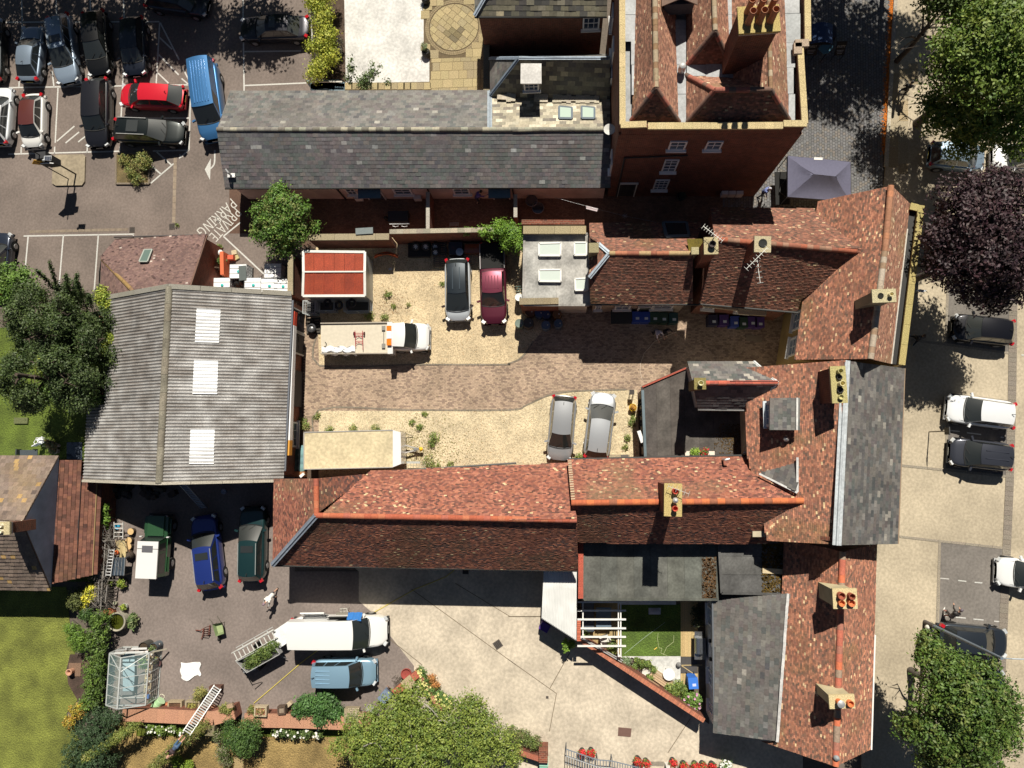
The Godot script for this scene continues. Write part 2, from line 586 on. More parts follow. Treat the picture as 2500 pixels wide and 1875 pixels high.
	for i in 26:
		var f0:=i/26.0; var f1:=(i+.97)/26.0
		var q0:=P(1092,600,.05).lerp(P(1046,1410,.05),f0); var q1:=P(1092,600,.05).lerp(P(1046,1410,.05),f1)
		b.bar(q0+V(0,.02,0),q1+V(0,.02,0),.24,.14,jit(alb(226,216,196),.05))
		q0=P(1142,-300,.05).lerp(P(1092,600,.05),f0); q1=P(1142,-300,.05).lerp(P(1092,600,.05),f1)
		b.bar(q0+V(0,.02,0),q1+V(0,.02,0),.24,.14,jit(alb(206,196,180),.05))
	part("kerb_stone",b,M.stone,pv,true,"stuff")
	var fl:=alb(206,186,150,1.4)
	pave(pv,"paving_flag",pts([1100,560,1275,560,1255,1180,1190,1450,1062,1450]),M.stone,.72,.62,.05,.118,.04,[fl,tone(fl,.92),alb(200,186,160,1.4)],.06,-.5,60,.02)
	b=MB.new()
	for i in 2600:
		var f:=rng.randf()
		var q:=P(1106,-100,.02).lerp(P(1036,1290,.02),f)
		q+=V(-absf(rng.randfn(.0,.13))+.05,rng.randf()*.03,rng.randf_range(-.2,.2))
		var t:=rng.randf()*TAU
		var e:=V(cos(t),.2,sin(t))*.035; var g:=V(-sin(t),.1,cos(t))*.03
		b.quad(q-e,q+g,q+e,q-g,jit(alb(196,112,36,1.2),.3))
	lone("fallen_leaves",b,M.matt,"drift of orange fallen leaves along the setts gutter","leaves","","stuff")
	markings()
	patio()
func scatter_stones(parent:Node3D,poly:PackedVector3Array,n:int):
	var f:=PackedVector2Array()
	var lo:=Vector2(1e9,1e9); var hi:=-lo
	for q in poly:
		f.append(Vector2(q.x,q.z))
		lo=lo.min(Vector2(q.x,q.z)); hi=hi.max(Vector2(q.x,q.z))
	var b:=MB.new()
	var base:=alb(238,220,184,1.45)
	for i in n:
		var q:=Vector2(rng.randf_range(lo.x,hi.x),rng.randf_range(lo.y,hi.y))
		if not Geometry2D.is_point_in_polygon(q,f):continue
		var s:=rng.randf_range(.015,.04)
		var c:=jit(base,.25) if rng.randf()<.7 else jit(alb(176,140,96),.25)
		var o:=V(q.x,poly[0].y,q.y)
		var t:=rng.randf()*TAU
		var e:=V(cos(t),0,sin(t))*s; var g:=V(-sin(t),0,cos(t))*s*.8
		var top:=o+V(0,s*.8,0)
		b.tri(o-e,o+g,top,c); b.tri(o+g,o+e,top,c); b.tri(o+e,o-g,top,c); b.tri(o-g,o-e,top,c)
	part("stones",b,M.matt,parent,true,"stuff")
func markings():
	var w:=C(.78,.77,.73)
	var b:=MB.new()
	reg(0,0)
	for l in [[50,188,1345,183],[0,741,1590,716],[70,1301,1015,1276],[188,190,160,735],[208,740,195,830],[490,742,466,1205],[755,560,742,735],[1042,560,1022,1000],[1348,190,1318,712],[1610,712,1595,1268],[1598,1262,1512,1336],[1352,192,1512,505],[1342,312,1452,416],[1340,462,1508,632],[1332,616,1422,702],[1545,580,1602,692],[1532,662,1602,722],[180,1240,178,1300],[462,1238,460,1296],[737,1236,735,1290],[1013,1236,1010,1280],[1322,1282,1447,1392],[1273,1546,1467,1380],[1284,1405,1362,1472],[1290,1275,1592,1268],[1514,1305,1538,1326],[480,1192,628,1064],[553,1207,668,1114],[660,1198,722,1150],[1032,1000,1600,996],[2050,-300,2052,160],[2052,160,2060,765],[2050,156,2400,148],[2058,436,2540,430],[2064,722,2585,700],[175,-300,188,190],[466,-300,480,190],[750,-300,768,190],[1030,-300,1050,190],[440,600,456,735]]:
		stripe(b,P(l[0],l[1]),P(l[2],l[3]),.1,jit(w,.04),.006)
	reg(0,1)
	for l in [[200,402,1132,386],[535,395,498,830],[830,392,795,862],[1127,384,1125,408],[238,405,212,690],[2030,286,1885,404],[1885,404,2230,725]]:
		stripe(b,P(l[0],l[1]),P(l[2],l[3]),.1,jit(w,.04),.006)
	var mk:=lone("road_markings",b,M.line,"white painted lines dividing the car park bays","road marking","","structure")
	b=MB.new()
	reg(0,0)
	var ar:=smooth_line(pts([1812,1265,1812,1345,1805,1390,1780,1420,1762,1428]),3)
	for i in ar.size()-1:stripe(b,ar[i],ar[i+1],.11,w,.006)
	b.sheet(pts([1780,1335,1772,1520,1728,1430],.007),w)
	lone("painted_arrow",b,M.line,"white turning arrow painted beside the slate building","road marking","","structure")
	reg(0,1)
	ground_text("PRIVATE",P(2010,190),P(1795,425),.75,"white painted word nearest the bay line corner")
	ground_text("PARKING",P(1975,115),P(1685,385),.75,"white painted word on the far side of the first one")
	ground_text("&",P(1855,255),P(1815,290),.5,"small white ampersand between the two painted words")
	b=MB.new()
	reg(0,0)
	var ch:=alb(164,148,130)
	var top:=P(1480,1320); var q2:=P(1478,1660)
	reg(0,1)
	var bot:=P(1466,292)
	var nn:=int(top.distance_to(bot)/.45)
	for i in nn:
		stripe(b,top.lerp(bot,i/float(nn)),top.lerp(bot,(i+.95)/nn),.24,jit(ch,.06),.01)
	var c0:=P(250,366); var c1:=P(1085,346)
	nn=int(c0.distance_to(c1)/.45)
	for i in nn:stripe(b,c0.lerp(c1,i/float(nn)),c0.lerp(c1,(i+.95)/nn),.2,jit(tone(ch,.9),.06),.01)
	lone("drain_channel",b,M.concrete,"pale concrete drain channels crossing the car park","drain","","structure")
	for g in [[0,1,1452,322,.42,.1,"square iron drain grate at the end of the long channel"],[0,1,1116,350,.4,.0,"iron drain grate beside the white bay line"],[1,3,2058,617,.5,.6,"square iron drain grate in the concrete drive"],[3,1,2175,1302,.42,.1,"iron road grate beside the dark shaded hatchback"],[3,2,2125,802,.45,.1,"iron road grate at the head of the yellow lines"],[3,3,2066,400,.45,.1,"iron road grate near the dark estate by the lamp post"],[3,3,2020,1338,.45,.1,"iron road grate half under the street tree"],[2,3,332,1062,.16,.0,"tiny drain grate in the pale concrete patch"],[1,2,1786,1604,.4,.0,"shaded drain grate under the long barn eaves"]]:
		reg(g[0],g[1])
		grate(P(g[2],g[3]),g[4],g[5],g[6])
	reg(2,3)
	b=MB.new()
	b.prism(pts([932,1316,1044,1326,1036,1398,928,1388],.03),V(0,-.03,0),alb(112,86,78))
	lone("manhole_cover",b,M.matt,"rusty brown manhole cover in the concrete drive","manhole cover")
	b=MB.new()
	var y:=C(.72,.52,.16)
	reg(3,1)
	for l in [[2160,1410,2152,1659],[2180,1410,2172,1659]]:stripe(b,P(l[0],l[1]),P(l[2],l[3]),.06,y,.01)
	stripe(b,P(2155,1412),P(2185,1412),.06,y,.01)
	reg(3,2)
	for l in [[2157,0,2152,165],[2177,0,2172,165],[2122,838,2096,1412],[2140,838,2113,1415],[2145,165,2180,167],[2092,1412,2120,1415]]:stripe(b,P(l[0],l[1]),P(l[2],l[3]),.06,y,.01)
	lone("yellow_lines",b,M.line,"double yellow lines painted along the road edge","road marking","","structure")
	b=MB.new()
	reg(3,2)
	for l in [[2202,200,2188,792],[2185,205,2260,205],[2155,782,2205,790],[2120,1430,2178,1434],[2150,1432,2148,1600]]:stripe(b,P(l[0],l[1]),P(l[2],l[3]),.1,w,.01)
	reg(3,3)
	for l in [[2140,-60,2075,1180],[2075,1320,2070,1390]]:stripe(b,P(l[0],l[1]),P(l[2],l[3]),.12,w,.01)
	for l in [[1505,58,1580,64],[1655,76,1725,84],[1795,92,1860,97],[1955,106,2010,110],[1530,375,1565,379],[1635,386,1720,394],[1785,402,1870,410],[1960,420,2015,424],[2030,160,2008,420],[2008,650,2000,800]]:stripe(b,P(l[0],l[1],.12),P(l[2],l[3],.12),.07,jit(w,.1),.126)
	reg(3,2)
	for l in [[1585,418,1670,426],[1730,437,1850,452],[2015,474,2040,477],[2092,470,2080,520],[2080,740,2074,790],[2040,1420,2035,1500]]:stripe(b,P(l[0],l[1],.12),P(l[2],l[3],.12),.07,jit(w,.08),.126)
	reg(3,1)
	for l in [[2152,950,2150,1020],[2142,1150,2128,1390],[2190,1405,2240,1408]]:stripe(b,P(l[0],l[1],.12),P(l[2],l[3],.12),.09,jit(w,.08),.126)
	lone("road_markings",b,M.line,"white lines marking the roadside parking bays","road marking","","structure")
	b=MB.new()
	var jc:=alb(120,108,92)
	for l in [[1,3,1330,150,2212,790],[1,3,1700,100,2160,380],[1,3,2160,380,2500,380],[2,3,0,740,410,1030],[2,3,410,1030,350,1350],[2,3,355,985,520,690],[2,3,0,382,275,382],[2,3,1350,1530,1540,1240],[1,3,1145,570,1420,790]]:
		reg(l[0],l[1])
		stripe(b,P(l[2],l[3]),P(l[4],l[5]),.045,jc,.013)
	lone("concrete_joint",b,M.matt,"dark sawn joints across the concrete driveway","joint","","structure")
func ground_text(s:String,a:Vector3,d:Vector3,h:float,label:String):
	var t:=TextMesh.new()
	var f:=SystemFont.new()
	f.font_names=PackedStringArray(["Droid Sans"])
	t.font=f
	t.text=s
	t.font_size=64
	t.pixel_size=.01
	t.depth=.006
	var bb:=t.get_aabb()
	var o:=lone("painted_word",t,M.line_white,label,"road marking","painted words in the car park","structure")
	var dir:=(d-a).normalized()
	var up:=V(dir.z,0,-dir.x)
	var kx:=a.distance_to(d)/bb.size.x
	var ky:=h/bb.size.y
	o.transform=Transform3D(Basis(dir*kx,up*ky,Vector3.UP),(a+d)*.5+V(0,.01,0)-dir*kx*(bb.position.x+bb.size.x*.5)-up*ky*(bb.position.y+bb.size.y*.5))
func grate(p:Vector3,s:float,yaw:float,label:String):
	var o:=thing("drain_grate",label,"drain grate","iron drain grates",p,yaw)
	var b:=MB.new()
	b.at(V(0,.005,0),V(s*.92,.006,s*.92),C(.008,.008,.008))
	part("pit",b,M.matt,o)
	b=MB.new()
	for e in [[0,-1],[0,1],[1,0],[-1,0]]:
		b.at(V(e[0]*s*.47,.005,e[1]*s*.47),V(s if e[0]==0 else s*.06,.02,s if e[0] else s*.06),C(.12,.1,.09))
	part("frame",b,M.matt,o)
	for i in 6:
		b=MB.new()
		b.at(V(0,.008,(i-2.5)*s*.15),V(s*.88,.016,s*.06),C(.13,.11,.1))
		part("bar",b,M.matt,o)
func patio():
	var base:Node3D=get_node("patio_base")
	reg(1,0)
	var f0:=alb(204,186,142,1.4)
	var cols:=[f0,tone(f0,.93),tone(f0,1.05),alb(192,176,140,1.4)]
	var cx:=P(1688,232); var rad:=P(1930,232).distance_to(P(1446,232))*.5
	var area:=pts([1438,-500,1860,-500,1990,-500,1990,780,1480,780,1480,470,1438,380])
	var f:=PackedVector2Array()
	for q in area:f.append(Vector2(q.x,q.z))
	var z:=P(1500,-500).z
	var end:=P(1500,770).z
	while z<end:
		var h:float=[.62,.45,.62,.3][rng.randi() % 4]
		var x:=area[0].x-rng.randf()*.5
		while x<P(1990,400).x:
			var w:=rng.randf_range(.45,.95)
			var mid:=Vector2(x+w*.5,z+h*.5)
			if Geometry2D.is_point_in_polygon(mid,f) and mid.distance_to(Vector2(cx.x,cx.z))>rad+.12:
				flag(base,V(mid.x,.016,mid.y),V(w - .02,.03,h - .02),.0,jit(cols[rng.randi() % 4],.08))
			x+=w
		z+=h
	for i in 13:
		var q:=P(800+i*55,728)
		flag(base,V(q.x,.016,q.z),V(.55,.03,.5),.0,jit(cols[i % 4],.1))
	var b:=MB.new()
	for ringi in 2:
		var r0:=rad*(1.0 - .065*ringi)
		var m:=84
		for i in m:
			var t0:=TAU*(i+.05)/m; var t1:=TAU*(i+.95)/m
			var r1:=r0-rad*.058
			var y:=.034
			b.quad(cx+V(cos(t0)*r0,y,sin(t0)*r0),cx+V(cos(t0)*r1,y,sin(t0)*r1),cx+V(cos(t1)*r1,y,sin(t1)*r1),cx+V(cos(t1)*r0,y,sin(t1)*r0),jit(alb(176,158,124),.1))
	part("ring_setts",b,M.stone,base,true,"stuff")
	var yaw:=-.72
	var ri:=rad*.84
	var u:=-ri
	while u<ri:
		var hh:float=[.34,.5,.42][rng.randi() % 3]
		var x:=-ri-rng.randf()*.3
		while x<ri:
			var w:=rng.randf_range(.4,.75)
			var piece:=PackedVector2Array([Vector2(x,u),Vector2(x+w - .02,u),Vector2(x+w - .02,u+hh - .02),Vector2(x,u+hh - .02)])
			var disc:=PackedVector2Array()
			for i in 40:disc.append(Vector2(cos(TAU*i/40.0),sin(TAU*i/40.0))*ri)
			for cut in Geometry2D.intersect_polygons(piece,disc):
				var p:=PackedVector3Array()
				for q in cut:
					var w2:Vector2=q.rotated(-yaw)
					p.append(cx+V(w2.x,.036,w2.y))
				if p.size()>=3:
					var c:=jit(cols[rng.randi() % 4],.08)
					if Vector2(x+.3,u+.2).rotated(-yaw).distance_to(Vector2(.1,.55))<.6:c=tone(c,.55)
					b=MB.new()
					b.prism(p,V(0,-.03,0),c)
					part("flagstone",b,M.stone,base,true)
			x+=w
		u+=hh
func flag(parent:Node3D,p:Vector3,s:Vector3,yaw:float,col:Color):
	var b:=MB.new()
	b.at(Vector3.ZERO,s,col)
	var o:=part("flagstone",b,M.stone,parent)
	o.position=p-parent.position
	o.rotation.y=yaw
const DOWN:=Vector3(0,-1,0)
func pal(kind:String)->Dictionary:
	match kind:
		"barn":return {"c":[alb(196,112,88,1.75),alb(180,98,76,1.75),alb(206,124,94,1.75),alb(164,90,74,1.75),alb(190,104,74,1.75),alb(150,88,76,1.75)],"spot":alb(232,208,164,1.7),"ps": .022,"dark":alb(104,74,66,1.75),"pd": .15,"v": .12,"moss":alb(150,130,100,1.7),"pm": .58}
		"house":return {"c":[alb(184,104,78,1.75),alb(168,92,70,1.75),alb(196,118,86,1.75),alb(150,88,72,1.75),alb(140,84,72,1.75)],"spot":alb(220,196,156,1.7),"ps": .012,"dark":alb(96,78,76,1.75),"pd": .2,"v": .13,"moss":alb(110,90,70,1.7),"pm": .5}
		"terrace":return {"c":[alb(160,100,80,1.45),alb(146,88,70,1.45),alb(172,108,84,1.45),alb(128,84,70,1.45),alb(138,96,78,1.45)],"spot":alb(214,188,150,1.5),"ps": .02,"dark":alb(96,76,68,1.45),"pd": .16,"v": .14,"moss":alb(112,94,56,1.5),"pm": .62}
		"west":return {"c":[alb(166,104,78,1.0),alb(146,88,68,1.0),alb(182,112,82,1.0),alb(130,86,70,1.0),alb(150,98,76,1.0)],"spot":alb(220,190,150,1.1),"ps": .02,"dark":alb(98,80,70,1.0),"pd": .16,"v": .15,"moss":alb(120,100,66,1.1),"pm": .62}
		"hall":return {"c":[alb(168,112,88,1.15),alb(150,98,78,1.15),alb(180,126,100,1.15),alb(138,94,76,1.15)],"spot":alb(226,204,170,1.15),"ps": .03,"dark":alb(104,80,70,1.15),"pd": .12,"v": .14,"moss":alb(150,126,92,1.15),"pm": .55}
		"hut":return {"c":[alb(140,108,104,1.5),alb(128,98,96,1.5),alb(150,116,110,1.5)],"spot":alb(214,200,190,1.5),"ps": .012,"dark":alb(78,58,56,1.5),"pd": .08,"v": .07,"moss":alb(116,92,84,1.5),"pm": .6}
		"slate":return {"c":[alb(126,125,122,1.1),alb(118,118,118,1.1),alb(120,118,116,1.25),alb(114,108,110,1.25),alb(100,106,106,1.25),alb(126,124,122,1.25)],"spot":alb(176,172,164,1.3),"ps": .012,"dark":alb(84,84,88,1.25),"pd": .1,"v": .10,"moss":alb(116,108,104,1.3),"pm": .6}
		"slate_south":return {"c":[alb(104,106,110,.95),alb(96,98,102,.95),alb(112,108,108,.95),alb(104,98,102,.95),alb(94,102,102,.95)],"spot":alb(150,152,152,1.0),"ps": .02,"dark":alb(82,82,88,.95),"pd": .1,"v": .09,"moss":alb(110,98,104,1.0),"pm": .6}
		"slate_old":return {"c":[alb(150,146,124,1.2),alb(136,132,114,1.2),alb(120,118,108,1.2),alb(164,158,138,1.2),alb(106,104,100,1.2)],"spot":alb(222,210,176,1.3),"ps": .06,"dark":alb(92,90,88,1.2),"pd": .12,"v": .12,"moss":alb(140,132,110,1.2),"pm": .6}
		"slate_pale":return {"c":[alb(206,198,172,1.4),alb(190,180,154,1.4),alb(222,210,182,1.4),alb(150,142,128,1.4),alb(176,168,146,1.4)],"spot":alb(238,228,204,1.4),"ps": .1,"dark":alb(112,106,102,1.4),"pd": .14,"v": .1,"moss":alb(190,178,150,1.4),"pm": .6}
		"slate_black":return {"c":[alb(70,70,74,.6),alb(62,64,68,.6),alb(76,74,76,.6)],"spot":alb(110,110,110,.6),"ps": .02,"dark":alb(50,50,54,.6),"pd": .1,"v": .08,"moss":alb(70,70,72,.6),"pm": .7}
		"concrete_tile":return {"c":[alb(146,128,118,1.5),alb(136,118,108,1.5),alb(154,134,122,1.5)],"spot":alb(204,168,110,1.5),"ps": .03,"dark":alb(110,96,90,1.5),"pd": .08,"v": .08,"moss":alb(160,136,104,1.5),"pm": .6}
		"pantile":return {"c":[alb(120,72,58,1.3),alb(108,64,52,1.3),alb(132,80,62,1.3)],"spot":alb(140,96,76,1.3),"ps": .02,"dark":alb(84,58,50,1.3),"pd": .12,"v": .12,"moss":alb(96,72,56,1.3),"pm": .55}
	return {}
func pick(p:Dictionary,at_:Vector3)->Color:
	var c:Color=p.c[rng.randi() % p.c.size()]
	c=c.lerp(Color(c.v,c.v*.86,c.v*.7)*.85,.2)
	var r:=rng.randf()
	var n1:=noise.get_noise_3dv(at_*1.3)
	var n2:=noise.get_noise_3dv(at_*.55+V(40,0,9))
	if r<p.pd*(1.0+2.2*n1):c=c.lerp(p.dark,rng.randf_range(.5,1.0))
	elif r>1.0-p.ps*(1.0+1.5*n2):c=p.spot
	if n2>p.pm - .42:c=c.lerp(p.moss,clampf((n2-p.pm+.42)*2.2,.0,.6)*rng.randf_range(.5,1.0))
	return jit(tone(c,1.0+.3*n1),p.v)
func slope(b:Node3D,poly:PackedVector3Array,kind:String,w:float,g:float,th:float,singles:=0,called:="roof")->MeshInstance3D:
	var p:=pal(kind)
	var nn:=Vector3.ZERO
	var mid:=Vector3.ZERO
	for i in poly.size():
		nn+=(poly[i]-poly[0]).cross(poly[(i+1) % poly.size()]-poly[0])
		mid+=poly[i]/poly.size()
	nn=nn.normalized()
	if nn.y<.0:nn=-nn
	var flat:=PackedVector3Array()
	for q in poly:flat.append(q-nn*(q-mid).dot(nn))
	var u:=MB.new()
	var lowd:=PackedVector3Array()
	for q in flat:lowd.append(q-nn*.015)
	u.prism(lowd,V(0,-.09,0),tone(p.c[0],.6),true)
	var mt:Material=M.slate if kind.begins_with("slate") else M.tile
	var rf:=part(called,u,mt,b,true)
	var e:=Vector3.UP.cross(nn).normalized()
	if e.length()<.5:e=Vector3.RIGHT
	var f:=nn.cross(e).normalized()
	if f.y<.0:
		f=-f
		e=-e
	var q2:=PackedVector2Array()
	var lo:=1e9; var hi:=-1e9
	for q in flat:
		var d:=Vector2((q-mid).dot(e),(q-mid).dot(f))
		q2.append(d)
		lo=minf(lo,d.y); hi=maxf(hi,d.y)
	var mass:=MB.new()
	var made:=0
	var kinds:={}
	var t:=lo
	var row:=0
	var wob:=rng.randf()*10.0
	while t<hi-g*.3:
		var tm:=minf(t+g*.5,hi - .01)
		var cuts:=[]
		for i in q2.size():
			var a:=q2[i]; var c:=q2[(i+1) % q2.size()]
			if (a.y<=tm)!=(c.y<=tm):
				cuts.append(a.x+(c.x-a.x)*(tm-a.y)/(c.y-a.y))
		cuts.sort()
		for i in range(0,cuts.size()-1,2):
			var l:float=cuts[i]; var r:float=cuts[i+1]
			var s:=floorf(l/w)*w-(w*.5 if row % 2 else .0)
			while s<r:
				var s0:=maxf(s+rng.randf_range(-.004,.004),l); var s1:=minf(s+w - .004,r)
				s+=w
				if s1-s0<.03:continue
				var o:=mid+e*((s0+s1)*.5)+f*t
				var col:=pick(p,o)
				var lift:=th*rng.randf_range(.85,1.25)+.02*noise.get_noise_3dv(o*.8+V(wob,0,0))
				var full:=s1-s0>w - .02 and t+g<hi
				if made<singles and full and (row*7+int(s/w)*3) % 4!=0:
					var key:=rng.randi() % 24
					if not kinds.has(key):
						var k1:=MB.new()
						tile_shape(k1,Vector3.ZERO,Vector3.RIGHT,Vector3.FORWARD,Vector3.UP,w - .006,g,th,col)
						kinds[key]=k1.done()
					var x:=part("slate" if kind.begins_with("slate") else "roof_tile",kinds[key],mt,rf)
					x.transform=Transform3D(Basis(e,nn,-f),o-b.position)
					x.position-=rf.position+nn*rng.randf_range(.0,.006)
					made+=1
				else:
					tile_shape(mass,o,e,f,nn,s1-s0,g,lift,col)
		t+=g
		row+=1
	part("slates" if kind.begins_with("slate") else "roof_tiles",mass,mt,rf,true,"stuff")
	return rf
func tile_shape(m:MB,o:Vector3,e:Vector3,f:Vector3,nn:Vector3,w:float,g:float,th:float,col:Color):
	var a:=o-e*w*.5; var d:=o+e*w*.5
	var up:=nn*th
	var back:=f*(g+.012)+nn*th*.12
	m.quad(a+up,d+up,d+back,a+back,col)
	m.quad(a,d,d+up,a+up,col)
func ridge(rf:Node3D,a:Vector3,d:Vector3,cols:Array,r:=.12,len_:=.4,called:="ridge_tile",v:=.12,mt:Material=null):
	var n:=maxi(int(round(a.distance_to(d)/len_)),1)
	var z:=(d-a).normalized()
	var x:=Vector3.UP.cross(z).normalized()
	var y:=z.cross(x)
	var l:=a.distance_to(d)/n
	var variants:=[]
	for i in 6:
		var m:=MB.new()
		var c:=jit(cols[i % cols.size()],v)
		var rows:=[]
		for s in [-.5,.485]:
			var row:=[]
			for j in 8:
				var t:=PI*(j/7.0)*1.16-PI*.08
				row.append(V(cos(t)*r*1.1,sin(t)*r-r*.3,s*l))
			rows.append(row)
		m.grid(rows,c)
		var cap:=PackedVector3Array(rows[1])
		m.fan(cap,Vector3.BACK,c)
		variants.append(m.done())
	var off:=Vector3.ZERO
	var q:=rf
	while q!=self:
		off+=q.position
		q=q.get_parent()
	for i in n:
		var o:=part(called,variants[rng.randi() % 6],mt if mt else M.tile,rf)
		var tw:=Basis(z,rng.randf_range(-.04,.04))*Basis(x,y,z)
		o.transform=Transform3D(tw,a.lerp(d,(i+.5)/n)-off+V(0,rng.randf_range(-.008,.008),0))
func ls(rf:Node3D,line:PackedVector3Array,w:float,col:Color,called:="lead_flashing",up:=.03):
	var m:=MB.new()
	for i in line.size()-1:
		var z:=(line[i+1]-line[i]).normalized()
		var x:=Vector3.UP.cross(z).normalized()
		var y:=z.cross(x)
		m.box(Transform3D(Basis(x,y,z),(line[i]+line[i+1])*.5+y*up),V(w,.03,line[i].distance_to(line[i+1])),col)
		m.cyl(line[i]+y*(up+.03),line[i+1]+y*(up+.03),w*.16,w*.16,6,col)
	part(called,m,M.lead,rf,true)
func walls(b:Node3D,plan:PackedVector3Array,h0:float,h1:float,mt:Material,col:Color,called:="wall")->MeshInstance3D:
	var m:=MB.new()
	var p:=PackedVector3Array()
	for q in plan:p.append(V(q.x,h1,q.z))
	m.prism(p,V(0,h0-h1,0),col)
	return part(called,m,mt,b,true)
func inset(p:PackedVector3Array,d:float)->PackedVector3Array:
	var area:=.0
	for i in p.size():
		var a:=p[i]; var b:=p[(i+1) % p.size()]
		area+=a.x*b.z-b.x*a.z
	var s:=1.0 if area>.0 else -1.0
	var out:=PackedVector3Array()
	for i in p.size():
		var o:=p[(i-1+p.size()) % p.size()]; var a:=p[i]; var b:=p[(i+1) % p.size()]
		var u:=Vector2(a.x-o.x,a.z-o.z).normalized(); var v:=Vector2(b.x-a.x,b.z-a.z).normalized()
		var nu:=Vector2(-u.y,u.x)*s*d; var nv:=Vector2(-v.y,v.x)*s*d
		var c:=Vector2(a.x,a.z)
		var hit=Geometry2D.line_intersects_line(c+nu,u,c+nv,v)
		var q:Vector2=c+nu if hit==null or absf(u.cross(v))<.05 else hit
		out.append(V(q.x,a.y,q.y))
	return out
func ge(b:Node3D,a:Vector3,d:Vector3,top:Vector3,mt:Material,col:Color,th:=.2):
	var m:=MB.new()
	var z:=(d-a).cross(Vector3.UP).normalized()*th
	var t:=V(top.x,top.y,top.z)
	m.tri(a,d,t,col); m.tri(d+z,a+z,t+z,col)
	m.quad(a,t,t+z,a+z,col); m.quad(t,d,d+z,t+z,col)
	part("gable",m,mt,b,true)
func gutter(b:Node3D,a:Vector3,d:Vector3,col:Color,r:=.06):
	var m:=MB.new()
	m.cyl(a,d,r,r,6,col)
	part("gutter",m,M.plain,b,true)
func hw_(b:Node3D,pl:Plane,x0:float,y0:float,x1:float,y1:float,nx:int,ny:int,col:Color,glass:Color,sill:=true,called:="window"):
	var tl:=on(pl,x0,y0)
	var br:=on(pl,x1,y1)
	wa(b,pl,tl,br,nx,ny,col,glass,sill,called)
func wa(b:Node3D,pl:Plane,tl:Vector3,br:Vector3,nx:int,ny:int,col:Color,glass:Color,sill:=true,called:="window"):
	var nn:=pl.normal
	if nn.dot(cam_pos-tl)<.0:nn=-nn
	nn=V(nn.x,0,nn.z).normalized()
	var u:=Vector3.UP.cross(nn).normalized()
	var w:=absf((br-tl).dot(u)); var h:=absf(tl.y-br.y)
	var c:=(tl+br)*.5
	var bs:=Basis(u,Vector3.UP,nn)
	var m:=MB.new()
	var fw:=clampf(w*.09,.05,.11)
	for s in [[0,h*.5-fw*.5,w,fw],[0,-h*.5+fw*.5,w,fw],[-w*.5+fw*.5,0,fw,h-fw*2.0],[w*.5-fw*.5,0,fw,h-fw*2.0]]:
		m.box(Transform3D(bs,c+bs*V(s[0],s[1],.02)),V(s[2],s[3],.1),col)
	for i in range(1,nx):m.box(Transform3D(bs,c+bs*V(-w*.5+w*i/nx,0,.015)),V(.03,h-fw*2.0,.05),col)
	for j in range(1,ny):m.box(Transform3D(bs,c+bs*V(0,-h*.5+h*j/ny,.012)),V(w-fw*2.0,.035 if j*2!=ny else .06,.05),col)
	var fr:=part(called,m,M.plain,b,true)
	for i in nx:
		for j in ny:
			m=MB.new()
			m.box(Transform3D(bs,c+bs*V(-w*.5+w*(i+.5)/nx,-h*.5+h*(j+.5)/ny,.0)),V(w/nx - .02,h/ny - .02,.01),glass)
			part("pane",m,M.window_glass,fr,true)
	if sill:
		m=MB.new()
		m.box(Transform3D(bs,c+bs*V(0,-h*.5 - .05,.09)),V(w+.2,.08,.2),col)
		part("sill",m,M.plain,fr,true)
func roof_light(rf:Node3D,q:PackedVector3Array,nn:Vector3,fr:Color,glass:Color,up:=.1,fw:=.09,called:="roof_light"):
	var m:=MB.new()
	var o:=PackedVector3Array(); var mid:=(q[0]+q[1]+q[2]+q[3])*.25
	for i in 4:
		var a:=q[i]; var d:=q[(i+1) % 4]
		m.bar(a+nn*up*.5,d+nn*up*.5,fw,up,fr)
		o.append(mid+(a-mid)*.97+nn*up*.8)
	var f:=part(called,m,M.plain,rf,true)
	m=MB.new()
	m.prism(o,-nn*.02,glass)
	part("pane",m,M.window_glass,f,true)
func chimney(b:Node3D,p:Vector3,sx:float,sz:float,h0:float,yaw:float,col:Color,cap:Color,pots:Array,mt:Material=null,over:=.06)->MeshInstance3D:
	var bs:=Basis(Vector3.UP,yaw)
	var h:=p.y
	var m:=MB.new()
	var o:=V(p.x,h0,p.z)
	m.box(Transform3D(bs,o+V(0,(h-h0)*.5 - .15,0)),V(sx,h-h0 - .3,sz),col)
	var st:=part("chimney",m,mt if mt else M.brick,b,true)
	m=MB.new()
	m.box(Transform3D(bs,V(p.x,h - .22,p.z)),V(sx+over,.16,sz+over),tone(col,.92))
	m.box(Transform3D(bs,V(p.x,h - .07,p.z)),V(sx+over*2.0,.14,sz+over*2.0),cap)
	part("chimney_cap",m,M.stone,st,true)
	for q in pots:
		m=MB.new()
		var c:=V(p.x,h,p.z)+bs*V(q[0],0,q[1])
		var r:float=q[2]; var ht:float=q[3]
		m.lathe(c,[[r*1.12,.0],[r,ht*.5],[r*.95,ht*.8],[r*1.15,ht*.86],[r*1.15,ht],[r*.86,ht],[r*.8,ht*.4],[.001,ht*.38]],14,q[4])
		part("chimney_pot",m,M.matt,st,true)
	m=MB.new()
	m.box(Transform3D(bs,V(p.x,h0+.5,p.z)),V(sx+.16,.04,sz+.16),lin(90,96,104))
	return st
func aerial(b:Node3D,foot:Vector3,top:Vector3,dir:Vector3,n:int,l:float):
	var m:=MB.new()
	var c:=C(.5,.5,.48)
	m.bar(foot,top,.04,.04,c)
	m.bar(top-dir*l*.5,top+dir*l*.5,.025,.025,c)
	var s:=dir.cross(Vector3.UP).normalized()
	for i in n:
		var q:=top+dir*l*(i/float(n-1) - .5)
		m.bar(q-s*.16,q+s*.16,.015,.015,c)
	part("aerial",m,M.galv,b,true)
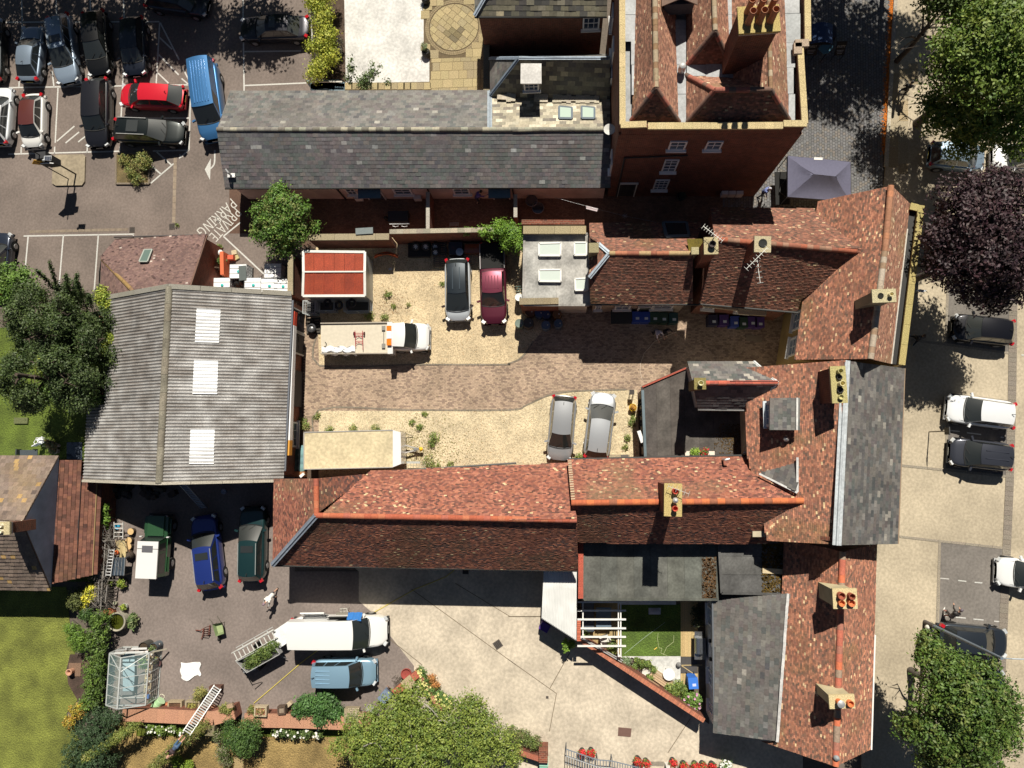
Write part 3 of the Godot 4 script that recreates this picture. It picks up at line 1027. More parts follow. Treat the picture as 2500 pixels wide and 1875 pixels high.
func cg(b:Node3D,line:PackedVector3Array,w:float,th:float,len_:float,col:Color,v:=.07,called:="coping_stone",mt:Material=null):
	for i in line.size()-1:
		var n:=maxi(int(round(line[i].distance_to(line[i+1])/len_)),1)
		for j in n:
			var m:=MB.new()
			m.bar(line[i].lerp(line[i+1],(j+.006)/n),line[i].lerp(line[i+1],(j+.994)/n),w,th*rng.randf_range(.96,1.06),jit(col,v))
			part(called,m,mt if mt else M.stone,b,true)
func garden_wall(called:String,label:String,line:PackedVector3Array,h:float,th:float,mt:Material,col:Color,group:="")->Node3D:
	var b:=thing(called,label,"wall",group,V(line[0].x,0,line[0].z))
	var m:=MB.new()
	for i in line.size()-1:
		var a:=V(line[i].x,h*.5,line[i].z); var d:=V(line[i+1].x,h*.5,line[i+1].z)
		m.bar(a,d,th,h,col)
	part("wall",m,mt,b,true)
	return b
func q4_(a:Vector3,b:Vector3,c:Vector3,d:Vector3)->PackedVector3Array:
	return PV([a,b,c,d])
func slate_building():
	reg(0,0)
	var n0:=P(1945,766,3.0); var r0:=P(1830,1092,4.5); var s0:=P(1896,1583,3.0)
	reg(1,0)
	var n1:=P(1990,762,3.0); var r1:=P(1990,1092,4.5)
	reg(2,0)
	var n2:=P(862,800,3.3); var r2:=P(866,1088,4.5); var s2:=P(866,1572,3.0)
	var b:=thing("slate_building","long low building with a grey slate roof between car park and tall brick house","building","",V(n0.x,0,n0.z))
	slope(b,q4_(n0,n1,r1,r0),"slate",.36,.24,.012,150)
	var rf:=slope(b,q4_(s0,s2,r2,r0),"slate_south",.36,.24,.012,300)
	var rl:=alb(170,166,150,1.2)
	ridge(rf,r0,r1,[rl,alb(130,128,120,1.2),alb(112,108,100,1.2)],.14,.45,"ridge_tile",.2)
	ridge(rf,r1,r2,[rl,alb(150,146,132,1.2)],.14,.45,"ridge_tile",.2)
	var rf2:=slope(b,q4_(n1,n2,r2,r1),"slate_pale",.42,.27,.014,120)
	ls(rf2,PV([n1.lerp(r1,.02),r1]),.3,alb(166,178,190,1.2))
	var pl:=pl3(n1,n2,r1)
	for q in [[432,905,540,915,540,1005,432,1003],[622,905,730,915,730,1005,622,1003]]:
		roof_light(rf2,ons(pl,q),pl.normal,lin(92,104,116),C(.42,.52,.46),.1,.12)
	var plan:=inset(PV([n0,n2,s2,s0]),.28)
	walls(b,plan,.0,2.85,M.render,alb(232,206,196,1.4))
	ge(b,V(plan[0].x,2.8,plan[0].z),V(plan[3].x,2.8,plan[3].z),r0+V(.3,-.12,0),M.render,alb(214,196,184,1.4))
	gutter(b,s0+V(0,-.06,.05),s2+V(0,-.06,.05),C(.02,.02,.022))
	var wz:float=maxf(plan[2].z,plan[3].z)+.012
	var wp:=wall_plane(V(plan[3].x,0,plan[3].z+.015),V(plan[2].x,0,plan[2].z+.015))
	if plan[2].z<plan[0].z:wp=wall_plane(V(plan[0].x,0,plan[0].z+.015),V(plan[1].x,0,plan[1].z+.015))
	reg(1,0)
	var fx:=func(x:float)->Vector3:return wp.intersects_segment(V(x,0,-60),V(x,0,60))
	for xx in [[780,860],[1175,1330],[1680,1820]]:
		var a:Vector3=fx.call(P(xx[0],1600,1.6).x); var d:Vector3=fx.call(P(xx[1],1600,1.6).x)
		wa(b,wp,a+V(0,2.1,0),d+V(0,1.0,0),2,2,C(.7,.7,.7),C(.05,.06,.08))
	for xx in [[920,1070],[2005,2150]]:
		var a:Vector3=fx.call(P(xx[0],1600,1.6).x); var d:Vector3=fx.call(P(xx[1],1600,1.6).x)
		door_at(b,wp,a+V(0,2.0,0),d,lin(70,84,96))
		var m:=MB.new()
		var c:=(a+d)*.5
		m.box(Transform3D(Basis(Vector3.RIGHT,.25),V(c.x,2.25,c.z+.35)),V(absf(d.x-a.x)+.3,.04,.75),lin(92,110,120))
		part("canopy",m,M.metal,b,true)
	for xx in [890,1385]:
		var a:Vector3=fx.call(P(xx,1630,.5).x)
		var m:=MB.new()
		m.at(a+V(0,.3,.14),V(.5,.5,.26),C(.66,.64,.62))
		part("meter_box",m,M.plain,b,true)
	for xx in [1490,745,2190]:
		var a:Vector3=fx.call(P(xx,1600,1.0).x)
		var m:=MB.new()
		m.cyl(a+V(0,.1,.08),a+V(0,2.8,.08),.05,.05,6,C(.02,.02,.02))
		part("drainpipe",m,M.plain,b,true)
	reg(0,0)
	var fl:=P(1955,1482,3.35)
	var m:=MB.new()
	m.at(fl,V(.5,.08,.28),C(.75,.75,.75))
	m.cyl(fl,fl+V(0,.5,0),.07,.07,8,C(.55,.55,.55))
	m.cyl(fl+V(0,.5,0),fl+V(-.14,.62,-.2),.07,.07,8,C(.8,.8,.8))
	part("flue",m,M.metal,b,true)
func door_at(b:Node3D,pl:Plane,tl:Vector3,br:Vector3,col:Color,frame:=C(.6,.6,.58)):
	var nn:=pl.normal
	if nn.dot(cam_pos-tl)<.0:nn=-nn
	var u:=Vector3.UP.cross(nn).normalized()
	var w:=absf((br-tl).dot(u)); var h:=absf(tl.y-br.y)
	var c:=(tl+br)*.5
	var bs:=Basis(u,Vector3.UP,nn)
	var m:=MB.new()
	m.box(Transform3D(bs,c),V(w - .12,h - .06,.06),col)
	for q in [[-.2,.2],[.2,.2],[-.2,-.22],[.2,-.22]]:
		m.box(Transform3D(bs,c+bs*V(q[0]*w,q[1]*h,.035)),V(w*.26,h*.3,.02),tone(col,.85))
	var d:=part("door",m,M.plain,b,true)
	m=MB.new()
	m.box(Transform3D(bs,c+bs*V(-w*.5+.03,0,.02)),V(.08,h,.12),frame)
	m.box(Transform3D(bs,c+bs*V(w*.5 - .03,0,.02)),V(.08,h,.12),frame)
	m.box(Transform3D(bs,c+bs*V(0,h*.5+.02,.025)),V(w+.1,.09,.14),frame)
	part("frame",m,M.plain,d,true)
	m=MB.new()
	m.box(Transform3D(bs,c+bs*V(w*.36,-.02,.07)),V(.03,.12,.06),C(.3,.28,.2))
	part("handle",m,M.metal,d,true)
func old_wing():
	reg(2,0)
	var ap:=P(92,492,5.6); var e0:=P(862,492,5.6)
	var se:=P(862,835,3.55); var ne:=P(862,150,3.55)
	reg(1,0)
	var sw:=P(1994,805,3.35); var nw:=P(1990,330,3.35)
	var b:=thing("old_wing","hipped wing of mottled green stone slates with a white topped dormer","building","",V(sw.x,0,sw.z))
	reg(2,0)
	ne=V(e0.x,3.55,e0.z-(se.z-e0.z))
	nw=V(nw.x,3.35,ne.z)
	var rf:=slope(b,q4_(sw,se,e0,ap),"slate_old",.46,.3,.014,160)
	var rw:=slope(b,PV([nw,sw,ap]),"slate",.4,.26,.012,0)
	slope(b,q4_(ne,nw,ap,e0),"slate",.4,.26,.012,0)
	var lc:=alb(150,166,184,1.2)
	ls(rw,PV([sw,ap]),.22,lc,"lead_hip")
	ls(rw,PV([nw,ap]),.22,lc,"lead_hip")
	ls(rf,PV([ap,e0]),.22,lc,"lead_ridge")
	var m:=MB.new()
	var q0:=P(-90,820,3.6); var q1:=P(770,840,3.62)
	for i in 22:
		var a:=q0.lerp(q1,i/22.0); var d:=q0.lerp(q1,(i+1)/22.0)
		if i in [4,5,6,7,11]:continue
		m.bar(a,d,rng.randf_range(.3,.62),.08,jit(alb(220,210,190,1.3),.1))
	part("mortar_fillet",m,M.stone,b,true)
	walls(b,inset(q4_(nw,ne,se,sw),.2),.0,3.25,M.brick,C(.8,.75,.72))
	var t0:=P(108,535,5.75); var t1:=P(283,535,5.75); var t2:=P(284,705,5.75); var t3:=P(106,705,5.75)
	m=MB.new()
	m.prism(q4_(t0,t1,t2,t3),V(0,-.1,0),C(.72,.70,.68),true)
	var dm:=part("dormer",m,M.lead,b,true)
	m=MB.new()
	var k0:=V(.12,-.11,-.12)
	m.prism(q4_(t0+V(.1,-.11,0),t1+V(-.1,-.11,0),t2+V(-.1,-.11,-.14),t3+V(.1,-.11,-.14)),V(0,-1.25,0),C(.30,.30,.31))
	part("cheek",m,M.lead,dm,true)
	var wp:=Plane(Vector3.BACK,(t2+V(0,0,-.12)))
	wa(dm,wp,V(t3.x+.18,t3.y - .16,t3.z - .12),V(t2.x - .18,t2.y-1.0,t2.z - .12),3,2,C(.62,.62,.62),C(.03,.05,.09))
func rear_wing():
	reg(1,0)
	var a:=P(1862,134,6.0); var ht:=P(1990,0,7.2)
	reg(2,0)
	var d:=P(836,132,6.0)
	var b:=thing("rear_wing","two storey brick rear wing with a slate hipped roof beside the town house","building","",V(a.x,0,a.z))
	var up:=2.6
	var rise:=2.0
	var top0:=V(a.x+2.4,6.0+rise,a.z-up); var top1:=V(d.x,6.0+rise,d.z-up)
	var aw:=V(a.x,6.0,a.z-up*2.0); var dw:=V(d.x,6.0,d.z-up*2.0)
	var rf:=slope(b,q4_(a,d,top1,top0),"slate_old",.46,.3,.014,60)
	slope(b,PV([aw,a,top0]),"slate",.4,.26,.012)
	slope(b,q4_(dw,aw,top0,top1),"slate",.4,.26,.012)
	ls(rf,PV([a,top0]),.24,alb(190,204,220,1.2),"lead_hip")
	var plan:=inset(q4_(aw,dw,d,a),.2)
	walls(b,plan,.0,5.85,M.brick,C(.85,.8,.76))
	gutter(b,a+V(0,-.08,.05),d+V(0,-.08,.05),C(.03,.03,.03))
	var wp:=Plane(Vector3.BACK,d+V(0,0,-.18))
	hw_(b,wp,634,142,768,240,3,2,C(.75,.75,.75),C(.04,.06,.1))
func town_house():
	reg(2,0)
	var H:=10.5
	var sw:=P(945,1075,H)
	var nw:=P(940,-600,H)
	reg(3,0)
	var se:=P(386,1066,H); var e1:=P(345,404,H); var e2:=P(297,300,H); var e3:=P(410,300,H); var e4:=P(410,350,H); var ne:=P(400,-600,H)
	var b:=thing("town_house","tall three storey red brick house with stone parapets and tiled hipped roofs","building","",V(sw.x,0,sw.z))
	var bc:=C(.82,.74,.70)
	var out:=PV([nw,ne,e4,V(e1.x,H,e4.z),se,sw])
	walls(b,out,.0,9.6,M.brick,bc)
	var m:=MB.new()
	var ring:=[sw,se,V(e1.x,H,e4.z),e4,ne,nw]
	var inn:=[sw+V(.14,0,-.14),se+V(-.14,0,-.14),V(e1.x - .14,H,e4.z+.1),e4+V(-.14,0,0),ne+V(-.14,0,0),nw+V(.14,0,0)]
	for i in [0,1,2,3,5]:
		var p:Vector3=inn[i]; var q:Vector3=inn[(i+1) % 6]
		m.bar(V(p.x,10.0,p.z),V(q.x,10.0,q.z),.26,.82,bc)
	part("parapet",m,M.brick,b,true)
	var cc:=alb(226,206,158,1.3)
	reg(2,0)
	var pA:=P(1170,1050,H+.02); var pB:=P(1180,1066,H+.06)
	reg(3,0)
	var pC:=P(176,1062,H+.06); var pD:=P(180,1044,H+.02)
	var fz:=inn[0] as Vector3
	cg(b,PV([fz+V(-.1,.0,.02),pA]),.34,.12,.45,cc,.08)
	cg(b,PV([pB,pC]),.36,.14,.45,cc,.08)
	cg(b,PV([pD,(inn[1] as Vector3)+V(.1,0,0)]),.34,.12,.45,cc,.08)
	for i in [1,3,5]:
		cg(b,PV([inn[i],inn[(i+1) % 6]]),.32,.12,.8,cc,.08)
	m=MB.new()
	m.at((inn[2] as Vector3)+V(.08,-.1,.02),V(.7,.22,.4),alb(190,170,150,1.2))
	m.at((inn[2] as Vector3)+V(-.14,-.1,.3),V(.42,.22,.6),alb(190,170,150,1.2))
	part("parapet_corner",m,M.stone,b,true)
	reg(2,0)
	var hg:=10.15
	var hr:=11.9
	var lead:=alb(176,180,184,1.25)
	m=MB.new()
	m.sheet(PV([nw+V(.2,-.7,0),ne+V(-.2,-.7,0),e4+V(-.2,-.7,0),se+V(-.9,-.7,-.2),sw+V(.2,-.7,-.2)]),tone(lead,.8))
	part("roof_deck",m,M.lead,b,true)
	var rc:=[alb(168,150,124,1.2),alb(150,120,92,1.2),alb(176,160,136,1.2)]
	var hc:=[alb(120,92,80,1.0),alb(104,86,78,1.0),alb(150,92,78,1.0)]
	var w0:=P(1108,-500,hg); var w1:=P(1036,1022,hg); var wr0:=P(1236,-500,hr); var wr1:=P(1250,738,hr); var we0:=P(1385,-500,hg); var we1:=P(1450,1034,hg)
	var rf:=slope(b,q4_(w0,w1,wr1,wr0),"hall",.165,.1,.024)
	slope(b,q4_(we0,we1,wr1,wr0),"hall",.165,.1,.024)
	slope(b,PV([w1,we1,wr1]),"terrace",.165,.1,.028)
	ridge(rf,wr0,wr1,rc,.13,.33)
	ridge(rf,w1,wr1,hc,.12,.33,"hip_tile")
	ridge(rf,we1,wr1,hc,.12,.33,"hip_tile")
	var m0:=P(1505,-500,hg); var m1:=P(1508,548,hg); var mr0:=P(1722,-500,hr); var mr1:=P(1750,258,hr); var me0:=P(1838,-500,hg); var me1:=P(1876,546,hg)
	rf=slope(b,q4_(m0,m1,mr1,mr0),"hall",.165,.1,.024)
	slope(b,q4_(me0,me1,mr1,mr0),"hall",.165,.1,.024)
	slope(b,PV([m1,me1,mr1]),"terrace",.165,.1,.028)
	ridge(rf,mr0,mr1,rc,.12,.33)
	ridge(rf,m1,mr1,hc,.12,.33,"hip_tile")
	ridge(rf,me1,mr1,hc,.12,.33,"hip_tile")
	var s0:=P(1508,1036,hg); var s1:=P(1502,628,hg); var sr0:=P(1748,757,hr)
	reg(3,0)
	var sr1:=P(76,752,hr); var s2:=P(236,1016,hg); var g0:=P(168,-500,hg); var gr0:=P(52,-500,hr)
	rf=slope(b,q4_(s0,s2,sr1,sr0),"terrace",.165,.1,.03)
	slope(b,PV([s1,s0,sr0]),"hall",.165,.1,.024)
	var nb:=V(sr1.x-1.1,hg,s1.z+.4)
	slope(b,q4_(s1,nb,sr1,sr0),"hall",.165,.1,.024)
	slope(b,q4_(g0,s2,sr1,gr0),"hall",.165,.1,.024)
	var gw:=sr1.x-(s2.x-sr1.x)*1.0
	slope(b,q4_(V(gw,hg,gr0.z),V(gw,hg,nb.z),sr1+V(-.02,0,0),gr0),"hall",.165,.1,.024)
	ridge(rf,sr0,sr1,hc,.13,.33)
	ridge(rf,s0,sr0,hc,.12,.33,"hip_tile")
	ridge(rf,s1,sr0,hc,.12,.33,"hip_tile")
	ridge(rf,s2,sr1,hc,.12,.33,"hip_tile")
	ridge(rf,gr0,sr1,rc,.1,.33)
	reg(2,0)
	var sheets:=[[985,-60,1100,122,1.0],[985,126,1100,350,1.0],[1040,350,1095,545,.96],[1045,548,1085,800,1.05],[1392,166,1500,294,1.0],[1408,297,1503,545,1.0],[1428,548,1503,792,1.0],[1434,796,1503,1034,.98],[1845,-40,1922,120,1.0],[1925,-40,2036,120,1.0],[1852,122,1900,252,1.0],[1856,255,1884,545,.9],[1510,546,1668,640,1.04],[1670,540,1868,650,1.02],[1870,560,2028,660,1.0],[1872,420,2028,558,1.0]]
	for q in sheets:
		m=MB.new()
		m.prism(pts([q[0],q[1],q[2],q[1],q[2],q[3],q[0],q[3]],hg+.06),V(0,-.05,0),jit(tone(lead,q[4]),.05))
		part("lead_sheet",m,M.lead,b,true)
	reg(3,0)
	for q in [[170,-60,318,110],[184,114,325,356],[196,358,280,568],[212,570,268,790],[226,794,280,1012]]:
		m=MB.new()
		m.prism(pts([q[0],q[1],q[2],q[1],q[2],q[3],q[0],q[3]],hg+.06),V(0,-.05,0),jit(lead,.05))
		part("lead_sheet",m,M.lead,b,true)
	reg(2,0)
	m=MB.new()
	var cw:=P(1465,590,10.4)
	m.lathe(cw,[[.2,.0],[.2,.25],[.12,.3],[.12,.4],[.16,.4],[.16,.46],[.001,.5]],14,C(.75,.75,.75))
	part("roof_cowl",m,M.metal,b,true)
	m=MB.new()
	var dv:=P(1450,20,11.6)
	m.at(dv+V(0,-.9,-1.0),V(1.5,.9,2.2),C(.08,.09,.11))
	m.box(Transform3D(Basis(Vector3.BACK,.6),dv+V(-.45,.25,-1.0)),V(1.1,.06,2.3),C(.3,.2,.16))
	m.box(Transform3D(Basis(Vector3.BACK,-.6),dv+V(.45,.25,-1.0)),V(1.1,.06,2.3),C(.3,.2,.16))
	part("valley_dormer",m,M.lead,b,true)
	var c0:=P(2100,160,14.2)
	c0.x+=.1
	var pots:=[]
	for i in 3:
		for j in 2:
			pots.append([(i-1)*.52,(j - .5)*.55 - .1,.15,1.0,jit(alb(176,118,88,1.3),.1)])
	chimney(b,c0,1.75,1.15,9.8,.03,C(.72,.62,.56),alb(206,186,120,1.3),pots,null,.1)
	var wp:=wall_plane(sw+V(0,0,.012),se+V(0,0,.012))
	for q in [[1372,1190,1490,1258,2,2],[1688,1190,1787,1258,2,2],[1328,1345,1408,1445,2,4],[1248,1515,1335,1598,3,4]]:
		hw_(b,wp,q[0],q[1],q[2],q[3],q[4],q[5],C(.8,.8,.8),C(.10,.13,.18))
	var tl:=on(wp,940,1545); var tr:=on(wp,1095,1545)
	door_at(b,wp,tl,V(tr.x,.1,tr.z),C(.05,.05,.05),C(.78,.74,.66))
	for xx in [1800,1862,1925]:
		m=MB.new()
		var q:=on(wp,xx+25,1622)
		m.at(V(q.x,q.y - .3,q.z+.13),V(.42,.6,.24),C(.72,.72,.72))
		part("meter_box",m,M.plain,b,true)
	m=MB.new()
	var d0:=on(wp,1518,1300); var d1:=on(wp,985,1322); var d2:=on(wp,905,1640)
	for s in [[d0,d1],[d1,V(d1.x,.1,d1.z)]]:m.cyl(s[0]+V(0,0,.08),s[1]+V(0,0,.08),.055,.055,6,C(.03,.03,.03))
	part("drainpipe",m,M.plain,b,true)
	var ww:=wall_plane(nw+V(-.012,0,0),sw+V(-.012,0,0))
	for q in [[890,20,888,135],[895,300,893,450],[872,585,866,722],[880,1262,876,1330]]:
		var a:=on(ww,q[0],q[1])
		a.y=clampf(a.y,5.0,9.0)
		wa(b,ww,a,V(a.x,a.y-1.5,a.z+1.0),2,2,C(.8,.8,.8),C(.08,.1,.14))
	m=MB.new()
	var ds:=on(ww,900,1095)+V(-.3,0,0)
	m.lathe(ds,[[.001,-.06],[.15,-.03],[.3,.04],[.34,.09],[.001,-.03]],14,C(.6,.6,.58))
	m.bar(ds,ds+V(.35,-.2,0),.03,.03,C(.3,.3,.3))
	part("satellite_dish",m,M.matt,b,true)
func terrace_house():
	reg(2,1)
	var he:=4.0; var hr:=6.2
	var n0:=P(686,284,he); var n1:=P(1640,290,he); var r0:=P(856,548,hr); var r1:=P(1560,548,hr); var s1:=P(1560,972,he); var s0:=P(697,970,he)
	var g0:=P(760,465,5.3); var g1:=P(688,752,5.3)
	var b:=thing("terrace_house","clay tiled house with a half hip beside the white flat roof","house","",V(s0.x,0,s0.z))
	var rn:=slope(b,PV([n0,n1,r1,r0,g0,P(690,420,4.9)]),"terrace",.165,.1,.024)
	var rs:=slope(b,PV([s0,s1,r1,r0,g1]),"terrace",.165,.1,.03)
	slope(b,PV([P(690,470,5.0),g1,r0,g0]),"terrace",.165,.1,.024)
	ridge(rs,r0,r1,[alb(178,116,90,1.3),alb(156,100,80,1.3),alb(186,160,120,1.3)],.13,.33)
	var lc:=alb(208,222,236,1.2)
	ls(rs,PV([g1,r0]),.24,lc,"lead_hip")
	ls(rs,PV([g0,r0]),.24,lc,"lead_hip")
	var m:=MB.new()
	m.prism(pts([1510,425,1640,425,1650,520,1530,545],6.05),V(0,-.05,0),alb(150,134,50,1.3))
	part("moss_patch",m,M.soil,b,true)
	var plan:=inset(q4_(n0,n1,s1,s0),.25)
	walls(b,plan,.0,3.8,M.render,alb(176,160,144,1.3))
	ge(b,V(plan[0].x,3.8,plan[0].z),V(plan[3].x,3.8,plan[3].z),V(plan[0].x,5.0,r0.z),M.render,alb(176,160,144,1.3))
	gutter(b,s0+V(0,-.05,.06),s1+V(.4,-.05,.06),C(.03,.03,.03))
	var c0:=P(725,500,6.3)
	chimney(b,c0,.5,.5,4.6,.0,alb(150,140,110),alb(176,166,130),[],M.stone,.04)
	var pl:=pl3(n0,n1,r1)
	var q:=ons(pl,[1310,300,1505,300,1525,410,1335,415])
	roof_light(rn,q,pl.normal,lin(86,98,110),C(.03,.04,.05),.16,.16,"roof_window")
	var c1:=P(1715,483,8.2)
	chimney(b,c1,.62,.8,4.8,.0,C(.92,.66,.56),alb(206,192,152,1.3),[[.02,-.02,.17,.3,C(.06,.05,.05)]],null,.08)
	var c2:=P(1580,525,6.7)
	chimney(b,c2,.3,.3,5.4,.0,alb(150,136,110),alb(200,190,150),[],M.stone,.06)
	aerial(b,P(1770,520,6.2),P(1730,380,8.8),V(.72,.02,.6).normalized(),9,1.3)
	var sz:float=maxf(maxf(plan[0].z,plan[1].z),maxf(plan[2].z,plan[3].z))
	var wp:=Plane(Vector3.BACK,V(0,0,sz+.02))
	for xx in [[740,790],[905,1040],[1220,1400]]:
		var a:=P(xx[0],1010,2.4).x; var d:=P(xx[1],1010,2.4).x
		wa(b,wp,V(a,2.6,sz+.02),V(d,1.5,sz+.02),2,2,C(.6,.6,.6),C(.04,.05,.06))
	var da:=P(1090,1010,1.0).x
	door_at(b,wp,V(da,2.1,sz+.02),V(da+.95,.05,sz+.02),C(.05,.07,.06))
func corner_house():
	reg(2,1)
	var he:=4.5; var hr:=7.25
	var n0:=P(1700,178,he); var r0:=P(1752,428,hr); var s0:=P(1614,966,he)
	reg(3,1)
	var n1:=P(470,160,he); var nv:=P(474,212,5.0); var r1:=P(902,537,hr); var sv:=P(325,925,4.75); var s1:=P(306,1040,he)
	var b:=thing("corner_house","clay tiled house with a big square chimney, between lower house and street range","house","",V(s0.x,0,s0.z))
	var rn:=slope(b,PV([n0,n1,nv,r1,r0]),"terrace",.165,.1,.024)
	var rs:=slope(b,PV([s0,s1,sv,r1,r0]),"terrace",.165,.1,.032)
	ridge(rs,r0,r1,[alb(176,104,80,1.3),alb(150,96,78,1.3),alb(160,124,104,1.3)],.14,.33)
	var plan:=inset(PV([n0,n1,s1,s0]),.25)
	walls(b,plan,.0,4.3,M.brick,C(.95,.85,.78))
	ge(b,V(plan[0].x,4.25,plan[0].z),V(plan[3].x,4.25,plan[3].z),V(plan[0].x,7.1,r0.z),M.brick,C(.95,.8,.72))
	gutter(b,s0+V(0,-.05,.06),s1+V(0,-.05,.06),C(.05,.05,.05))
	reg(2,1)
	var c:=P(2150,470,9.0)
	chimney(b,c,.72,.72,5.6,-.05,C(.95,.7,.6),alb(206,194,160,1.3),[[.0,-.05,.2,.05,C(.02,.02,.02)]],null,.08)
	aerial(b,P(2150,540,8.8),P(2100,590,9.5),V(-.7,.05,.7).normalized(),8,1.6)
	aerial(b,P(2120,560,8.0),P(2110,660,8.6),V(.1,.02,1).normalized(),7,1.8)
	var sz:float=maxf(plan[2].z,plan[3].z)
	var wp:=wall_plane(V(plan[3].x,0,plan[3].z+.015),V(plan[2].x,0,plan[2].z+.015))
	if plan[0].z>plan[3].z:wp=wall_plane(V(plan[0].x,0,plan[0].z+.015),V(plan[1].x,0,plan[1].z+.015))
	for xx in [[1665,1760,3.2],[1950,2060,3.2]]:
		var a:Vector3=wp.intersects_segment(V(P(xx[0],1030,3.0).x,0,-60),V(P(xx[0],1030,3.0).x,0,60))
		var d:Vector3=wp.intersects_segment(V(P(xx[1],1030,3.0).x,0,-60),V(P(xx[1],1030,3.0).x,0,60))
		wa(b,wp,a+V(0,xx[2],0),d+V(0,xx[2]-1.2,0),2,2,C(.75,.74,.7),C(.2,.22,.24))
	for q in [[1640,985,1950,985,1935,1030,1660,1000],[1930,1015,2190,1015,2180,1075,1950,1060]]:
		var m:=MB.new()
		m.prism(pts(q,3.1),V(0,-.12,0),alb(214,200,168))
		part("canopy",m,M.wood,b,true)
func street_range():
	reg(3,1)
	var hw:=4.8; var hr:=8.4; var hx:=5.6
	var w0:=P(474,112,hw); var w1:=P(470,212,hw); var wv:=P(325,925,hw); var w2:=P(272,1446,hw)
	var r0:=P(1092,-25,hr); var r1:=P(1040,530,hr); var r2:=P(990,850,hr); var r3:=P(920,1440,hr)
	var e0:=P(1250,128,hx); var e1:=P(1085,1480,hx)
	var b:=thing("street_range","clay tiled range with lichened ridge behind a yellow stone street parapet","building","",V(w2.x,0,w2.z))
	var rw:=slope(b,PV([w0,w2,r3,r0]),"west",.165,.1,.026)
	slope(b,PV([e0,e1,r3,r0]),"hall",.165,.1,.024)
	ridge(rw,r0,r1,[alb(186,128,96,1.2),alb(168,120,94,1.2)],.15,.33)
	ridge(rw,r1,r3,[alb(200,188,170,1.3),alb(180,164,146,1.3),alb(160,134,112,1.3)],.15,.33)
	var plan:=PV([w0+V(.3,0,.3),e0+V(.5,0,.3),e1+V(.5,0,0),w2+V(.3,0,0)])
	walls(b,plan,.0,4.6,M.render,alb(206,178,120,1.5))
	ge(b,V(plan[0].x,4.6,plan[0].z),V(plan[1].x,4.6,plan[1].z),r0+V(0,-.1,.25),M.brick,C(.9,.8,.72))
	var p0:=P(1345,165,5.75); var p1:=P(1178,1490,5.75); var pc:=P(1250,150,5.75)
	var m:=MB.new()
	m.bar(V(p0.x,2.9,p0.z),V(p1.x,2.9,p1.z),.28,5.65,alb(196,176,130,1.2))
	m.bar(V(pc.x,5.3,pc.z),V(p0.x,5.3,p0.z),.3,.9,alb(196,176,130,1.2))
	part("parapet",m,M.render,b,true)
	var cc:=alb(196,180,120,1.25)
	cg(b,PV([p0+V(0,0,-.15),p1]),.36,.12,1.15,cc,.07)
	cg(b,PV([pc,p0+V(-.2,0,0)]),.4,.12,.5,cc,.07)
	m=MB.new()
	m.bar(e0+V(.18,-.12,0),e1+V(.18,-.12,0),.5,.04,C(.02,.02,.022))
	part("gutter",m,M.lead,b,true)
	m=MB.new()
	m.bar(e0.lerp(e1,.16),e1+V(.02,.02,0),.12,.05,alb(206,200,190,1.2))
	part("lead_flashing",m,M.lead,b,true)
	var c:=P(1032,905,9.9)
	chimney(b,c,1.0,.5,7.2,.02,alb(184,172,140),alb(206,196,158,1.2),[[.28,-.02,.11,.25,alb(206,196,160,1.1)],[-.18,0,.13,.04,C(.015,.012,.01)]],M.render,.1)
	var wp:=wall_plane(plan[0]+V(-.02,0,0),plan[3]+V(-.02,0,0))
	for zz in [1110.0,1330.0]:
		var q:=P(280,zz,3.5)
		var hit:Vector3=wp.intersects_segment(V(-60,0,q.z),V(60,0,q.z))
		wa(b,wp,hit+V(0,3.9,-.6),hit+V(0,2.6,.6),2,2,C(.7,.72,.74),C(.2,.28,.36))
